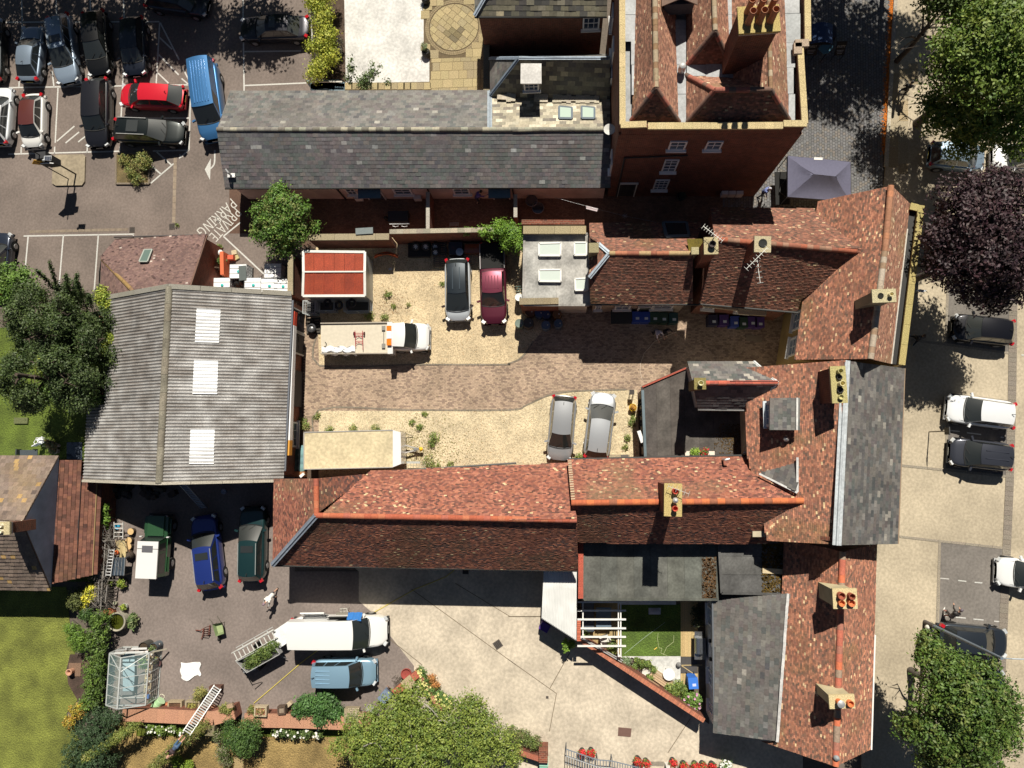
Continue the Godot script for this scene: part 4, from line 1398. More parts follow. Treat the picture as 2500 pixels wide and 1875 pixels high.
func ridge_house():
	reg(3,1)
	var he:=5.5; var hr:=8.15
	var r0:=P(706,1452,hr); var e0:=P(1202,1518,he)
	reg(2,1)
	var wn:=P(2080,1462,he)
	reg(3,2)
	var r1:=P(630,1386,hr); var e1:=P(1146,1376,he); var s1:=P(66,1342,he)
	reg(2,2)
	var w0:=P(2005,262,he); var w1:=P(2008,625,he)
	var b:=thing("ridge_house","house with blue grey slates towards the street and mottled clay tiles behind","house","",V(w1.x,0,w1.z))
	var re:=slope(b,q4_(e0,e1,r1,r0),"slate",.36,.24,.012,300)
	var wq:=V(w0.x,he,r0.z+.05)
	var rw:=slope(b,PV([wq,w1,s1,r1,r0]),"west",.165,.1,.024)
	ls(re,PV([r0,r1]),.46,alb(200,208,214,1.25),"lead_ridge",.04)
	var m:=MB.new()
	m.bar(e0+V(.02,-.05,0),e1+V(.02,-.05,0),.1,.1,alb(140,120,100))
	part("gutter",m,M.plain,b,true)
	var plan:=PV([wq+V(.3,0,.3),e0+V(-.3,0,.3),e1+V(-.3,0,-.3),V(w1.x+.3,he,e1.z - .3)])
	walls(b,plan,.0,5.3,M.render,alb(196,184,160,1.3))
	ge(b,V(plan[2].x,5.3,plan[2].z),V(s1.x+.1,5.3,plan[3].z),r1+V(0,-.12,-.2),M.brick,C(.8,.72,.66))
	ge(b,V(plan[0].x,5.3,plan[0].z),V(plan[1].x,5.3,plan[1].z),r0+V(0,-.12,.2),M.brick,C(.8,.72,.66))
	reg(3,2)
	var c:=P(650,30,9.6)
	var pc:=alb(176,170,120,1.2)
	chimney(b,c,.62,1.75,6.4,.03,C(.6,.5,.46),alb(196,186,130,1.2),[[.02,-.66,.12,.35,pc],[.05,-.02,.13,.4,alb(206,196,150,1.1)],[.02,.3,.14,.12,C(.03,.03,.03)],[.02,-.36,.12,.14,C(.03,.03,.03)],[.02,.66,.12,.18,pc]],null,.08)
	var d0:=P(80,142,7.6); var d1:=P(296,142,7.6); var d2:=P(294,415,7.6); var d3:=P(76,412,7.6)
	m=MB.new()
	var dn:=part("dormer",MB.new(),M.slate,b,true)
	slope(b,q4_(d0+V(0,-.25,0),d1,d2,d3+V(0,-.25,0)),"slate",.3,.22,.01,40)
	m.prism(q4_(d0+V(.12,-.36,.1),d1+V(-.1,-.16,.1),d2+V(-.1,-.16,-.1),d3+V(.12,-.36,-.1)),V(0,-1.1,0),C(.32,.34,.37))
	part("dormer_cheek",m,M.lead,b,true)
	dn.free()
	var wp:=Plane(Vector3.LEFT,d0+V(.1,0,0))
	wa(b,wp,d0+V(.1,-.4,.2),d3+V(.1,-1.2,-.2),3,2,C(.5,.55,.6),C(.12,.2,.3))
	m=MB.new()
	m.bar(d1+V(0,.04,0),d2+V(0,.04,0),.1,.05,C(.8,.8,.78))
	part("lead_flashing",m,M.lead,b,true)
	for q in [[308,236,7.4,.1],[208,490,6.9,.15]]:
		m=MB.new()
		var o:=P(q[0],q[1],q[2])
		m.cyl(o+V(0,-.7,0),o,q[3]*.6,q[3]*.6,8,C(.25,.26,.27))
		m.lathe(o,[[q[3],-.12],[q[3],.02],[.001,.1]],10,C(.4,.41,.42))
		part("roof_vent",m,M.metal,b,true)
	reg(2,2)
	var q0:=P(2128,640,5.3); var q2:=P(2118,775,5.9)
	reg(3,2)
	var q1:=P(296,645,7.0); var q3:=P(296,936,7.0)
	var sd:=slope(b,PV([q0,q2,q3,q1]),"slate",.36,.24,.012,60)
	m=MB.new()
	m.bar(q1+V(0,.06,0),q3+V(0,.06,0),.12,.06,C(.75,.76,.76))
	m.bar(q2+V(0,.08,.05),q3+V(0,.08,.05),.1,.06,C(.75,.76,.76))
	part("lead_flashing",m,M.lead,b,true)
func back_gable():
	reg(2,1)
	var he:=5.0; var hr:=6.5
	var n0:=P(1514,1458,he); var n1:=P(2075,1462,he); var nx:=P(2230,1625,5.9)
	reg(2,2)
	var r0:=P(1560,18,hr); var s0:=P(1604,236,he); var s1:=P(2052,242,he)
	reg(3,2)
	var r1:=P(134,16,hr)
	var b:=thing("gabled_wing","small slate gabled wing with a red clay ridge and one pot","building","",V(s0.x,0,s0.z))
	var rn:=slope(b,q4_(n0,n1,r1,r0),"slate",.34,.24,.012,80)
	var rs:=slope(b,q4_(s0,s1,r1,r0),"slate_black",.34,.22,.02,100)
	ridge(rs,r0,r1,[alb(196,104,84,1.3),alb(176,92,76,1.3)],.13,.45)
	ls(rn,PV([n1,r1]),.16,alb(230,236,240,1.1))
	ls(rs,PV([s1,r1]),.16,alb(200,210,216,1.1))
	var plan:=inset(q4_(n0,n1,s1,s0),.2)
	walls(b,plan,.0,4.8,M.render,alb(196,190,180,1.3))
	ge(b,V(plan[0].x,4.8,plan[0].z),V(plan[3].x,4.8,plan[3].z),V(plan[0].x,6.35,r0.z),M.render,alb(196,190,180,1.3))
	reg(2,2)
	chimney(b,P(1622,22,7.7),.52,.52,5.6,.0,alb(150,130,90),alb(150,138,84,1.2),[[.0,.0,.13,.3,alb(206,200,160,1.2)]],M.stone,.06)
	gutter(b,s0+V(0,-.05,.05),s1+V(0,-.05,.05),C(.2,.2,.2))
func felt_roof(called:String,label:String,poly:PackedVector3Array,h0:float,col:Color,strips:int,along_x:bool,wallc:Color,wm:Material)->Node3D:
	var b:=thing(called,label,"building","",V(poly[0].x,0,poly[0].z))
	walls(b,inset(poly,.12),.0,poly[0].y - .12,wm,wallc)
	var m:=MB.new()
	m.prism(poly,V(0,-.2,0),tone(col,.75),true)
	var rf:=part("roof",m,M.felt,b,true)
	var f:=PackedVector2Array()
	var lo:=Vector2(1e9,1e9); var hi:=-lo
	for q in poly:
		var d:=Vector2(q.x,q.z)
		f.append(d); lo=lo.min(d); hi=hi.max(d)
	for i in strips:
		var s0:=float(i)/strips; var s1:=(i+1.0)/strips
		var g:=.012
		var rect:PackedVector2Array
		if along_x:rect=PackedVector2Array([Vector2(lerpf(lo.x,hi.x,s0)+g,lo.y),Vector2(lerpf(lo.x,hi.x,s1)-g,lo.y),Vector2(lerpf(lo.x,hi.x,s1)-g,hi.y),Vector2(lerpf(lo.x,hi.x,s0)+g,hi.y)])
		else:rect=PackedVector2Array([Vector2(lo.x,lerpf(lo.y,hi.y,s0)+g),Vector2(hi.x,lerpf(lo.y,hi.y,s0)+g),Vector2(hi.x,lerpf(lo.y,hi.y,s1)-g),Vector2(lo.x,lerpf(lo.y,hi.y,s1)-g)])
		for cut in Geometry2D.intersect_polygons(rect,f):
			var p:=PackedVector3Array()
			for q in cut:p.append(V(q.x,poly[0].y+.012+.004*(i % 2),q.y))
			m=MB.new()
			m.prism(p,V(0,-.01,0),jit(col,.07))
			part("felt_sheet",m,M.felt,rf,true)
	m=MB.new()
	for i in poly.size():
		m.bar(poly[i]+V(0,.03,0),poly[(i+1) % poly.size()]+V(0,.03,0),.14,.09,tone(col,.9))
	part("edge_upstand",m,M.felt,rf,true)
	return b
func flat_roofs():
	reg(2,2)
	var a:=P(1132,52,3.0); var e:=P(1156,640,3.0); var d:=P(1970,622,3.0); var c:=P(1972,240,3.0)
	reg(2,1)
	var z:=P(1500,1518,3.0)
	var b:=felt_roof("felt_roofed_extension","black felt roofed extension with a glazed side beside the silver hatchback",PV([a,z,V(c.x,3.0,z.z),c,d,e]),3.0,alb(104,98,94,1.2),7,true,alb(150,140,128),M.render)
	reg(2,2)
	var m:=MB.new()
	for i in 900:
		var q:=P(rng.randf_range(1720,1965),rng.randf_range(365,625),3.03)
		if rng.randf()<clampf((q.x-P(1700,400,3.03).x)/2.2,.05,1.0):
			var s:=rng.randf_range(.03,.09)
			m.at(q,V(s,.012+s*.1,s*.8),jit(alb(120,96,60),.35),rng.randf()*3.0)
	part("moss",m,M.soil,b,true,"stuff")
	var wp:=wall_plane(a+V(.1,0,0),e+V(.1,0,0))
	var l:=a.distance_to(e)
	var dir:=(e-a).normalized()
	for i in 5:
		var p0:=a+dir*(.6+i*(l-1.0)/5.0); var p1:=a+dir*(.5+(i+.92)*(l-1.0)/5.0)
		wa(b,wp,V(p0.x+.08,2.6,p0.z),V(p1.x+.08,.9,p1.z),2,4,C(.03,.03,.03),C(.12,.16,.18),false)
	m=MB.new()
	m.bar(a+V(.02,.06,.2),e+V(.02,.06,0),.16,.1,alb(120,136,144))
	part("gutter",m,M.metal,b,true)
	m=MB.new()
	m.bar(z+V(0,.08,0),a+V(0,.08,0),.1,.1,alb(176,92,76))
	part("ridge_edge",m,M.tile,b,true)
	reg(2,2)
	m=MB.new()
	var sp:=P(1120,470,2.9)
	m.box(Transform3D(Basis(Vector3.UP,.3),sp),V(.22,.12,.75),C(.7,.7,.7))
	part("floodlight",m,M.plain,b,true)
	var k0:=P(642,1368,3.3); var k1:=P(1768,1368,3.3); var w0:=P(616,1362,3.5)
	reg(2,3)
	var k2:=P(1766,236,3.3); var k3:=P(642,236,3.3); var w1:=P(614,228,3.5)
	b=felt_roof("flat_roofed_block","grey green flat roof in long felt sheets above the turf garden",PV([k0,k1,k2,k3]),3.3,alb(112,114,108,1.2),8,true,alb(180,170,160),M.render)
	cg(b,PV([w0,w1]),.3,.12,.11,alb(206,104,84,1.3),.08,"coping_brick")
	m=MB.new()
	m.bar(w0+V(0,-1.8,0),w1+V(0,-1.8,0),.26,3.4,C(.9,.8,.74))
	part("parapet",m,M.brick,b,true)
	m=MB.new()
	for i in 700:
		var q:=P(rng.randf_range(1640,1760),rng.randf_range(-120,235),3.34)
		var s:=rng.randf_range(.03,.1)
		m.at(q,V(s,.014,s*.8),jit(alb(132,100,66),.35),rng.randf()*3.0)
	part("moss",m,M.soil,b,true,"stuff")
	reg(2,2)
	var l0:=P(1776,1322,3.7)
	reg(3,2)
	var l1:=P(184,1340,3.7)
	reg(3,3)
	var l2:=P(186,190,3.7)
	reg(2,3)
	var l3:=P(1802,182,3.7)
	var b2:=felt_roof("felt_roofed_link","dark felt roofed link with mossy corner next to the clay range",PV([l0,l1,l2,l3]),3.7,alb(108,108,108,1.2),3,false,alb(170,160,150),M.render)
	reg(3,2)
	m=MB.new()
	for i in 900:
		var q:=P(rng.randf_range(0,180),rng.randf_range(1370,1980),3.75)
		var s:=rng.randf_range(.04,.12)
		m.at(q,V(s,.02,s*.8),jit(alb(130,104,44),.3),rng.randf()*3.0)
	part("moss",m,M.soil,b2,true,"stuff")
	m=MB.new()
	m.bar(P(5,1600,3.78),P(180,1610,3.78),.3,.06,alb(214,196,160))
	part("timber_board",m,M.wood,b2,true)
	reg(2,1)
	b2=felt_roof("white_annex","flat white roofed annex with four roof lights",PV([P(140,385,3.2),P(672,385,3.2),P(690,985,3.2),P(130,985,3.2)]),3.2,C(.62,.6,.57),2,true,alb(214,206,196),M.render)
	var rf:Node3D=b2.get_node("roof")
	for q in [[262,470,446,465,444,572,262,572],[560,462,662,462,662,568,560,568],[264,692,446,690,446,790,264,788],[566,768,672,762,672,862,568,864]]:
		var g:=pts(q,3.24)
		roof_light(rf,g,Vector3.UP,C(.7,.7,.68),C(.55,.62,.58),.2,.1)
	cg(b2,PV([P(128,352,3.6),P(660,352,3.6)]),.5,.16,1.1,alb(190,176,140),.08)
	m=MB.new()
	m.bar(P(128,352,1.8),P(128,352,1.8)+(P(660,352,3.6)-P(128,352,3.6)),.3,3.4,C(.9,.8,.74))
	m.bar(P(100,955,3.3)+V(0,-1.7,0),P(425,950,3.3)+V(0,-1.7,0),.32,3.2,C(.9,.7,.62))
	part("parapet",m,M.brick,b2,true)
	cg(b2,PV([P(96,955,3.32),P(428,950,3.32)]),.4,.12,.45,alb(172,158,130),.1)
func long_barn():
	reg(1,2)
	var he:=3.8; var hr:=6.9
	var rw:=P(526,1136,hr); var sw:=P(158,1552,he)
	var nw:=P(172,826,he); var nr:=P(522,824,hr); var ne:=P(985,782,he)
	var v0:=P(562,1098,6.7)
	var n1:=P(2212,702,he); var rm:=P(2212,1180,hr)
	reg(2,2)
	var n2:=P(505,672,he); var re:=P(582,1176,hr); var se:=P(592,1596,he)
	var b:=thing("long_barn","long orange clay tiled barn with a short cross wing at its west end","barn","",V(sw.x,0,sw.z))
	var rn:=slope(b,PV([ne,n1,n2,re,rm,rw]),"barn",.165,.1,.022)
	var rs:=slope(b,PV([sw,se,re,rw]),"house",.165,.1,.032)
	slope(b,q4_(nw,sw,rw,nr),"barn",.165,.1,.022)
	slope(b,PV([nr,ne,v0,rw]),"house",.165,.1,.022)
	var oc:=[alb(206,116,84,1.45),alb(190,104,78,1.45),alb(214,130,96,1.45),alb(190,110,90,1.45)]
	ridge(rs,rw,re,oc,.15,.4)
	ridge(rs,nr,rw,oc,.14,.45)
	ls(rs,PV([sw,rw]),.34,alb(150,160,176,1.1),"lead_hip",.05)
	var plan:=inset(PV([nw,ne,n2,se,sw]),.3)
	walls(b,plan,.0,3.6,M.brick,C(.9,.8,.74))
	ge(b,nw+V(.3,-.2,.2),V(ne.x - .3,3.6,nw.z+.2),nr+V(0,-.12,.15),M.brick,C(.9,.8,.74))
	gutter(b,sw+V(0,-.06,.06),se+V(0,-.06,.06),C(.03,.03,.03))
	gutter(b,ne+V(0,-.06,-.06),n1+V(0,-.06,-.06),C(.1,.1,.1))
	var sz:float=maxf(maxf(plan[0].z,plan[1].z),maxf(plan[2].z,maxf(plan[3].z,plan[4].z)))
	var wp:=Plane(Vector3.BACK,V(0,0,sz+.02))
	for x in [-15.0,-9.0,-4.0]:
		door_at(b,wp,V(x,2.4,sz+.02),V(x+2.2,.05,sz+.02),C(.06,.07,.08))
func long_house():
	reg(2,2)
	var he:=4.5; var hr:=7.0
	var n0:=P(503,670,he); var r0:=P(535,1030,hr); var s0:=P(592,1362,he)
	var n1:=P(2130,634,he); var sm:=P(1775,1362,he)
	reg(3,2)
	var r1:=P(352,1012,hr); var s1:=P(68,1340,4.9); var nv:=P(0,790,6.0)
	var b:=thing("long_house","clay tiled house with orange ridge tiles and a cream capped chimney","house","",V(s0.x,0,s0.z))
	var rn:=slope(b,PV([n0,n1,r1,r0]),"barn",.165,.1,.022)
	var rs:=slope(b,PV([s0,V(s1.x,he,s0.z),r1,r0]),"house",.165,.1,.032)
	var oc:=[alb(216,124,80,1.4),alb(206,116,80,1.4),alb(190,110,80,1.4),alb(170,110,84,1.4)]
	ridge(rs,r0,r1,oc,.16,.42)
	var m:=MB.new()
	for i in 18:
		m.bar(n0.lerp(r0,(i+.1)/18.0)+V(.12,.05,0),n0.lerp(r0,(i+.65)/18.0)+V(.12,.05,0),.22,.04,jit(alb(214,190,160,1.4),.15))
	part("verge_mortar",m,M.stone,b,true)
	var plan:=inset(PV([n0,n1,V(n1.x,he,s0.z),s0]),.25)
	walls(b,plan,.0,4.3,M.brick,C(.95,.84,.78))
	ge(b,V(plan[0].x,4.3,plan[0].z),V(plan[3].x,4.3,plan[3].z),r0+V(.25,-.12,0),M.brick,C(.95,.84,.78))
	gutter(b,n0+V(0,-.06,-.06),n1+V(0,-.06,-.06),C(.04,.04,.04))
	reg(2,2)
	var c:=P(1394,1004,9.3)
	var rp:=alb(196,84,66,1.2)
	var st:=chimney(b,c,.72,1.5,5.8,-.03,C(.8,.62,.56),alb(216,194,130,1.3),[[.06,-.46,.13,.4,rp],[.06,.42,.13,.4,rp]],null,.1)
	m=MB.new()
	m.lathe(c+V(.06,0,0),[[.1,.0],[.1,.35],[.16,.36],[.12,.5],[.001,.56]],12,C(.78,.78,.78))
	part("chimney_cowl",m,M.metal,st,true)
	aerial(b,P(1450,960,8.6),P(1440,920,9.8),V(.8,.05,.3).normalized(),6,1.1)
	m=MB.new()
	var f:=P(1838,665,5.6)
	m.cyl(f+V(0,-.8,0),f,.06,.06,8,C(.7,.7,.7))
	m.cyl(f,f+V(.22,.02,-.05),.07,.07,8,C(.75,.75,.75))
	part("flue",m,M.metal,b,true)
	m=MB.new()
	var g:=P(1985,605,4.2)
	m.cyl(g,g+V(.7,.1,0),.07,.07,8,C(.75,.75,.75))
	m.cyl(g+V(.7,.1,0),g+V(.7,.2,-.2),.07,.07,8,C(.75,.75,.75))
	part("flue",m,M.metal,b,true)
func clay_range():
	reg(3,2)
	var hw:=4.0; var hx:=4.4; var hr:=6.4
	var w0:=P(186,1330,hw); var r0:=P(684,1440,hr); var e0:=P(972,1370,hx)
	reg(3,3)
	var w1:=P(186,190,hw); var w2:=P(130,1440,hw); var c0:=P(-10,1440,3.5); var r1:=P(625,1645,hr); var e1:=P(915,1502,hx); var rm:=P(648,700,hr)
	var b:=thing("clay_range","red clay tiled range with two cream topped chimneys along the pavement","house","",V(w1.x,0,w1.z))
	var rw:=slope(b,PV([w0,w2,c0,r1,r0]),"west",.165,.1,.024)
	slope(b,PV([e0,e1,r1,r0]),"west",.165,.1,.02)
	ridge(rw,r0,r1,[alb(196,112,92,1.2),alb(176,118,100,1.2),alb(206,116,84,1.2),alb(160,140,124,1.2)],.16,.42)
	var plan:=PV([w0+V(.2,0,0),e0+V(-.2,0,0),e1+V(-.2,0,-.4),c0+V(.6,0,-.1),w2+V(.2,0,0)])
	walls(b,plan,.0,3.8,M.render,alb(196,182,160,1.3))
	ge(b,V(plan[2].x,3.8,plan[2].z),V(plan[3].x,3.8,plan[3].z),r1+V(0,-.12,-.35),M.render,alb(196,182,160,1.3))
	var m:=MB.new()
	m.bar(e0.lerp(e1,.45)+V(.04,0,0),e1+V(.04,0,0),.08,.12,C(.75,.74,.72))
	part("gutter",m,M.plain,b,true)
	var cream:=alb(240,222,172,1.35)
	var pr:=alb(176,96,72,1.2)
	chimney(b,P(702,230,7.9),1.05,.85,5.0,.02,alb(206,196,160),cream,[[-.25,-.18,.17,.3,tone(pr,.7)],[.25,-.16,.15,.35,tone(pr,.6)],[-.25,.2,.15,.25,alb(206,116,70,1.2)],[.25,.2,.16,.25,alb(196,112,74,1.2)]],M.render,.1)
	var st:=chimney(b,P(676,1100,7.8),1.1,.5,5.0,.05,alb(206,196,160),cream,[[-.2,-.04,.13,.28,alb(206,116,70,1.2)],[.36,.05,.15,.25,alb(206,116,70,1.2)]],M.render,.1)
	m=MB.new()
	var q:=P(668,1120,8.1)
	m.lathe(q,[[.12,-.3],[.12,.0],[.19,.0],[.19,.05],[.001,.07]],14,C(.62,.63,.64))
	part("chimney_cowl",m,M.metal,st,true)
	m=MB.new()
	var rc:=P(630,1575,6.5)
	m.lathe(rc,[[.16,-.05],[.14,.1],[.001,.14]],8,C(.35,.38,.4))
	part("ridge_vent",m,M.lead,b,true)
	reg(2,3)
	var l0:=P(1732,246,3.1); var l1:=P(1746,1362,3.1); var lx:=P(2212,200,4.2)
	reg(3,3)
	var h0:=P(218,186,4.3); var h1:=P(126,1436,4.3)
	var b2:=thing("slate_lean_to","house back under a shallow grey slate slope facing the turf garden","building","",V(l0.x,0,l0.z))
	var rl:=slope(b2,q4_(l0,l1,h1,h0),"slate",.36,.25,.012,300)
	m=MB.new()
	for i in 12:
		var a:=h0.lerp(h1,i/12.0); var d:=h0.lerp(h1,(i+1)/12.0)
		m.bar(a+V(rng.randf_range(-.02,.02),.06,0),d+V(0,.06,0),.16,.06,C(.72,.72,.72))
	part("lead_flashing",m,M.lead,rl,true)
	var p2:=PV([l0+V(.1,0,.1),V(h0.x,3,h0.z+.1),h1,l1+V(.1,0,-.1)])
	walls(b2,p2,.0,2.95,M.render,C(.62,.64,.68))
	gutter(b2,l0+V(-.03,-.05,0),l1+V(-.03,-.05,0),C(.12,.13,.15))
	reg(2,3)
	var wp:=wall_plane(p2[0]+V(-.015,0,0),p2[3]+V(-.015,0,0))
	for zz in [[300,455],[845,960],[1115,1195]]:
		var a:=P(1690,zz[0],1.8).z; var d:=P(1690,zz[1],1.8).z
		var x:float=(wp.intersects_segment(V(-60,0,a),V(60,0,a)) as Vector3).x
		wa(b2,wp,V(x,2.4,a),V(x,1.2,d),2,3,C(.75,.75,.77),C(.2,.26,.32))
	for zz in [585,738]:
		var a:=P(1672,zz,2.0)
		m=MB.new()
		m.at(V(p2[0].x - .12,1.9,a.z),V(.16,.28,.16),C(.02,.02,.02))
		part("wall_lamp",m,M.plain,b2,true)
func corrugated(m:MB,a:Vector3,b:Vector3,c:Vector3,d:Vector3,pitch:float,amp:float,cols:Array,v:float,per:=4):
	var n:=maxi(int(maxf(a.distance_to(b),d.distance_to(c))/pitch),1)*per
	var nn:=(b-a).cross(d-a).normalized()
	if nn.y<.0:nn=-nn
	var rows:=[]
	var rc:=[]
	var steps:=14
	for i in steps+1:
		var f:=float(i)/steps
		var row:=[]
		var cr:=[]
		for j in n+1:
			var t:=float(j)/n
			var p:=a.lerp(b,t).lerp(d.lerp(c,t),f)
			row.append(p+nn*(cos(TAU*j/per)*amp))
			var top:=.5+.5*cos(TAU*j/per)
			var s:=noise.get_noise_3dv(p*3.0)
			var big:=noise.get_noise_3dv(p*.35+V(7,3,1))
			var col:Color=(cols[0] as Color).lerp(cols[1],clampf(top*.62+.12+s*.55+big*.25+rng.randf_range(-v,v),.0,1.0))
			cr.append(col)
		rows.append(row)
		rc.append(cr)
	var up:Vector3=(rows[0][1]-rows[0][0]).cross(rows[1][0]-rows[0][0])
	m.grid(rows,Color.WHITE,false,up.y<.0,rc)
func workshop():
	reg(0,1)
	var hr:=6.0; var he:=3.2
	var nwx:=P(880,926,he); var nr:=P(1424,828,hr)
	reg(1,1)
	var ne:=P(320,890,he)
	reg(0,2)
	var wmid:=P(884,205,3.45); var wst:=P(735,208,2.75); var wsw:=P(700,842,2.75); var sr:=P(1338,866,hr)
	reg(1,2)
	var se:=P(250,842,he)
	var b:=thing("workshop","big workshop under a lichened corrugated roof with three white roof lights","building","",V(se.x,0,se.z))
	var c0:=alb(126,119,114,.8); var c1:=alb(228,222,214,.8)
	var m:=MB.new()
	corrugated(m,ne,se,sr,nr,.2,.035,[c0,c1],.16,6)
	var re:=part("roof",m,M.asbestos,b,true)
	m=MB.new()
	var f:=.36
	var rm:=nr.lerp(sr,(wmid.z-nr.z)/(sr.z-nr.z))
	corrugated(m,nwx,wmid,rm,nr,.2,.035,[tone(c0,.95),tone(c1,.8)],.16,6)
	corrugated(m,wst,wsw,sr,rm,.2,.035,[c0,tone(c1,.9)],.16,6)
	part("roof",m,M.asbestos,b,true)
	ridge(re,nr,sr,[alb(190,182,164,1.3),alb(176,168,150,1.3)],.2,1.1,"ridge_cap",.08,M.asbestos)
	cg(b,PV([nwx+V(0,.05,0),nr+V(0,.05,0),ne+V(0,.05,0)]),.3,.1,1.6,alb(160,156,146,1.2),.06,"verge_board")
	cg(b,PV([wsw+V(0,.05,0),sr+V(0,.05,0),se+V(0,.05,0)]),.16,.1,1.6,alb(214,206,190,1.3),.06,"verge_board")
	var pl:=pl3(ne,se,nr)
	reg(0,1)
	var lights:=[ons(pl,[1660,1012,1862,1025,1848,1302,1645,1298])]
	lights.append(ons(pl,[1638,1445,1842,1452,1832,1736,1624,1733]))
	reg(0,2)
	lights.append(ons(pl,[1608,405,1812,407,1803,700,1596,698]))
	for q in lights:
		m=MB.new()
		var l:=PackedVector3Array()
		for z in q:l.append(z+pl.normal*.05)
		corrugated(m,l[0],l[3],l[2],l[1],.2,.03,[C(.80,.82,.85),C(.86,.87,.88)],.05,6)
		part("roof_light",m,M.plain,b,true)
	var plan:=PV([V(wst.x+.3,2.5,nwx.z+.3),V(ne.x - .35,2.5,ne.z+.3),V(se.x - .35,2.5,se.z - .3),V(wsw.x+.3,2.5,wsw.z - .3)])
	walls(b,plan,.0,2.5,M.brick,C(.9,.78,.7))
	m=MB.new()
	m.quad(V(plan[1].x,2.5,plan[1].z),V(plan[2].x,2.5,plan[2].z),V(plan[2].x,3.15,plan[2].z),V(plan[1].x,3.15,plan[1].z),C(.05,.05,.06))
	part("fascia",m,M.plain,b,true)
	ge(b,V(plan[2].x,2.5,plan[2].z),V(plan[3].x,2.5,plan[3].z),sr+V(0,-.25,-.3),M.asbestos,alb(130,122,110))
	ge(b,V(plan[0].x,2.5,plan[0].z),V(plan[1].x,2.5,plan[1].z),nr+V(0,-.25,.3),M.asbestos,alb(130,122,110))
	m=MB.new()
	m.bar(ne+V(.02,-.1,.4),se+V(.02,-.1,-.6),.16,.12,C(.12,.13,.16))
	part("gutter",m,M.plain,b,true)
	reg(1,1)
	var g0:=P(340,1042,2.7); var g1:=P(333,1160,2.7)
	var g2:Vector3
	var g3:Vector3
	reg(1,2)
	g2=P(298,500,2.7); g3=P(293,628,2.7)
	for s in [[g0,g1,lin(206,74,52)],[g1,g2,C(.78,.79,.82)],[g2,g3,lin(206,148,60)]]:
		m=MB.new()
		m.bar(s[0],s[1],.24,.5,s[2])
		part("sign_board",m,M.plain,b,true)
	var wp:=Plane(Vector3.RIGHT,plan[1]+V(.02,0,0))
	var px:float=maxf(plan[1].x,plan[2].x)
	reg(1,1)
	var za:=P(420,1030,1.0).z; var zb:=P(420,1400,1.0).z
	door_at(b,wp,V(px+.03,2.4,za),V(px+.03,.05,(za+zb)*.5),lin(52,50,58))
	door_at(b,wp,V(px+.03,2.4,(za+zb)*.5+.05),V(px+.03,.05,zb),lin(52,50,58))
	zb=P(420,1500,1.0).z
	reg(1,2)
	var zc:=P(410,255,1.0).z
	m=MB.new()
	m.box(TI(V(px+.02,1.2,(zb+zc)*.5)),V(.05,2.4,absf(zc-zb) - .6),C(.02,.02,.025))
	part("roller_door",m,M.plain,b,true)
	var zd:=P(400,345,1.4).z; var ze:=P(400,560,1.4).z
	wa(b,wp,V(px+.03,2.3,zd),V(px+.03,.9,ze),3,2,C(.5,.52,.54),C(.06,.09,.1))
func tile_hut():
	reg(0,1)
	var n0:=P(958,415,2.5); var n1:=P(1746,396,2.5)
	var t1:=P(1605,832,4.2); var t0:=P(1120,868,4.2); var w1:=P(862,600,2.6)
	var b:=thing("tiled_hut","small hut under a faded pink tiled roof with one skylight","hut","",V(n0.x,0,n0.z))
	var te:=V(t1.x,4.2,t1.z+.9); var tw:=V(t0.x,4.2,t0.z+.9)
	var rf:=slope(b,PV([n0,n1,t1,t0,w1]),"hut",.165,.11,.018)
	var ws:=P(838,900,2.6)
	slope(b,PV([w1,t0,V(t0.x - .2,4.0,t0.z+1.4),ws]),"hut",.165,.11,.018)
	ridge(rf,w1,t0,[alb(150,124,80,1.2),alb(140,112,86,1.2)],.12,.35,"hip_tile")
	var pl:=pl3(n0,n1,t1)
	roof_light(rf,ons(pl,[1222,520,1288,518,1248,620,1178,620]),pl.normal,lin(150,156,150),C(.12,.17,.15),.08,.08)
	var plan:=PV([n0+V(.2,0,.2),n1+V(-.1,0,.2),V(n1.x - .1,0,t1.z+.6),V(w1.x+.1,0,t1.z+.6),w1+V(.3,0,.2)])
	walls(b,plan,.0,2.4,M.brick,C(.95,.72,.62))
	var m:=MB.new()
	m.tri(n1+V(-.1,-.1,.2),V(n1.x - .1,2.4,t1.z+.6),V(n1.x - .1,4.15,t1.z+.2),C(.95,.72,.62))
	part("gable",m,M.brick,b,true)
	m=MB.new()
	m.bar(n1,t1,.12,.1,alb(120,92,80))
	part("verge_board",m,M.wood,b,true)
	gutter(b,n0+V(0,-.05,-.05),n1+V(0,-.05,-.05),C(.08,.07,.07))
	m=MB.new()
	m.tube([P(915,568,2.4),P(862,570,2.4),P(842,700,1.8),P(838,830,.9)],.05,.05,6,C(.05,.05,.05))
	part("drainpipe",m,M.plain,b,true)
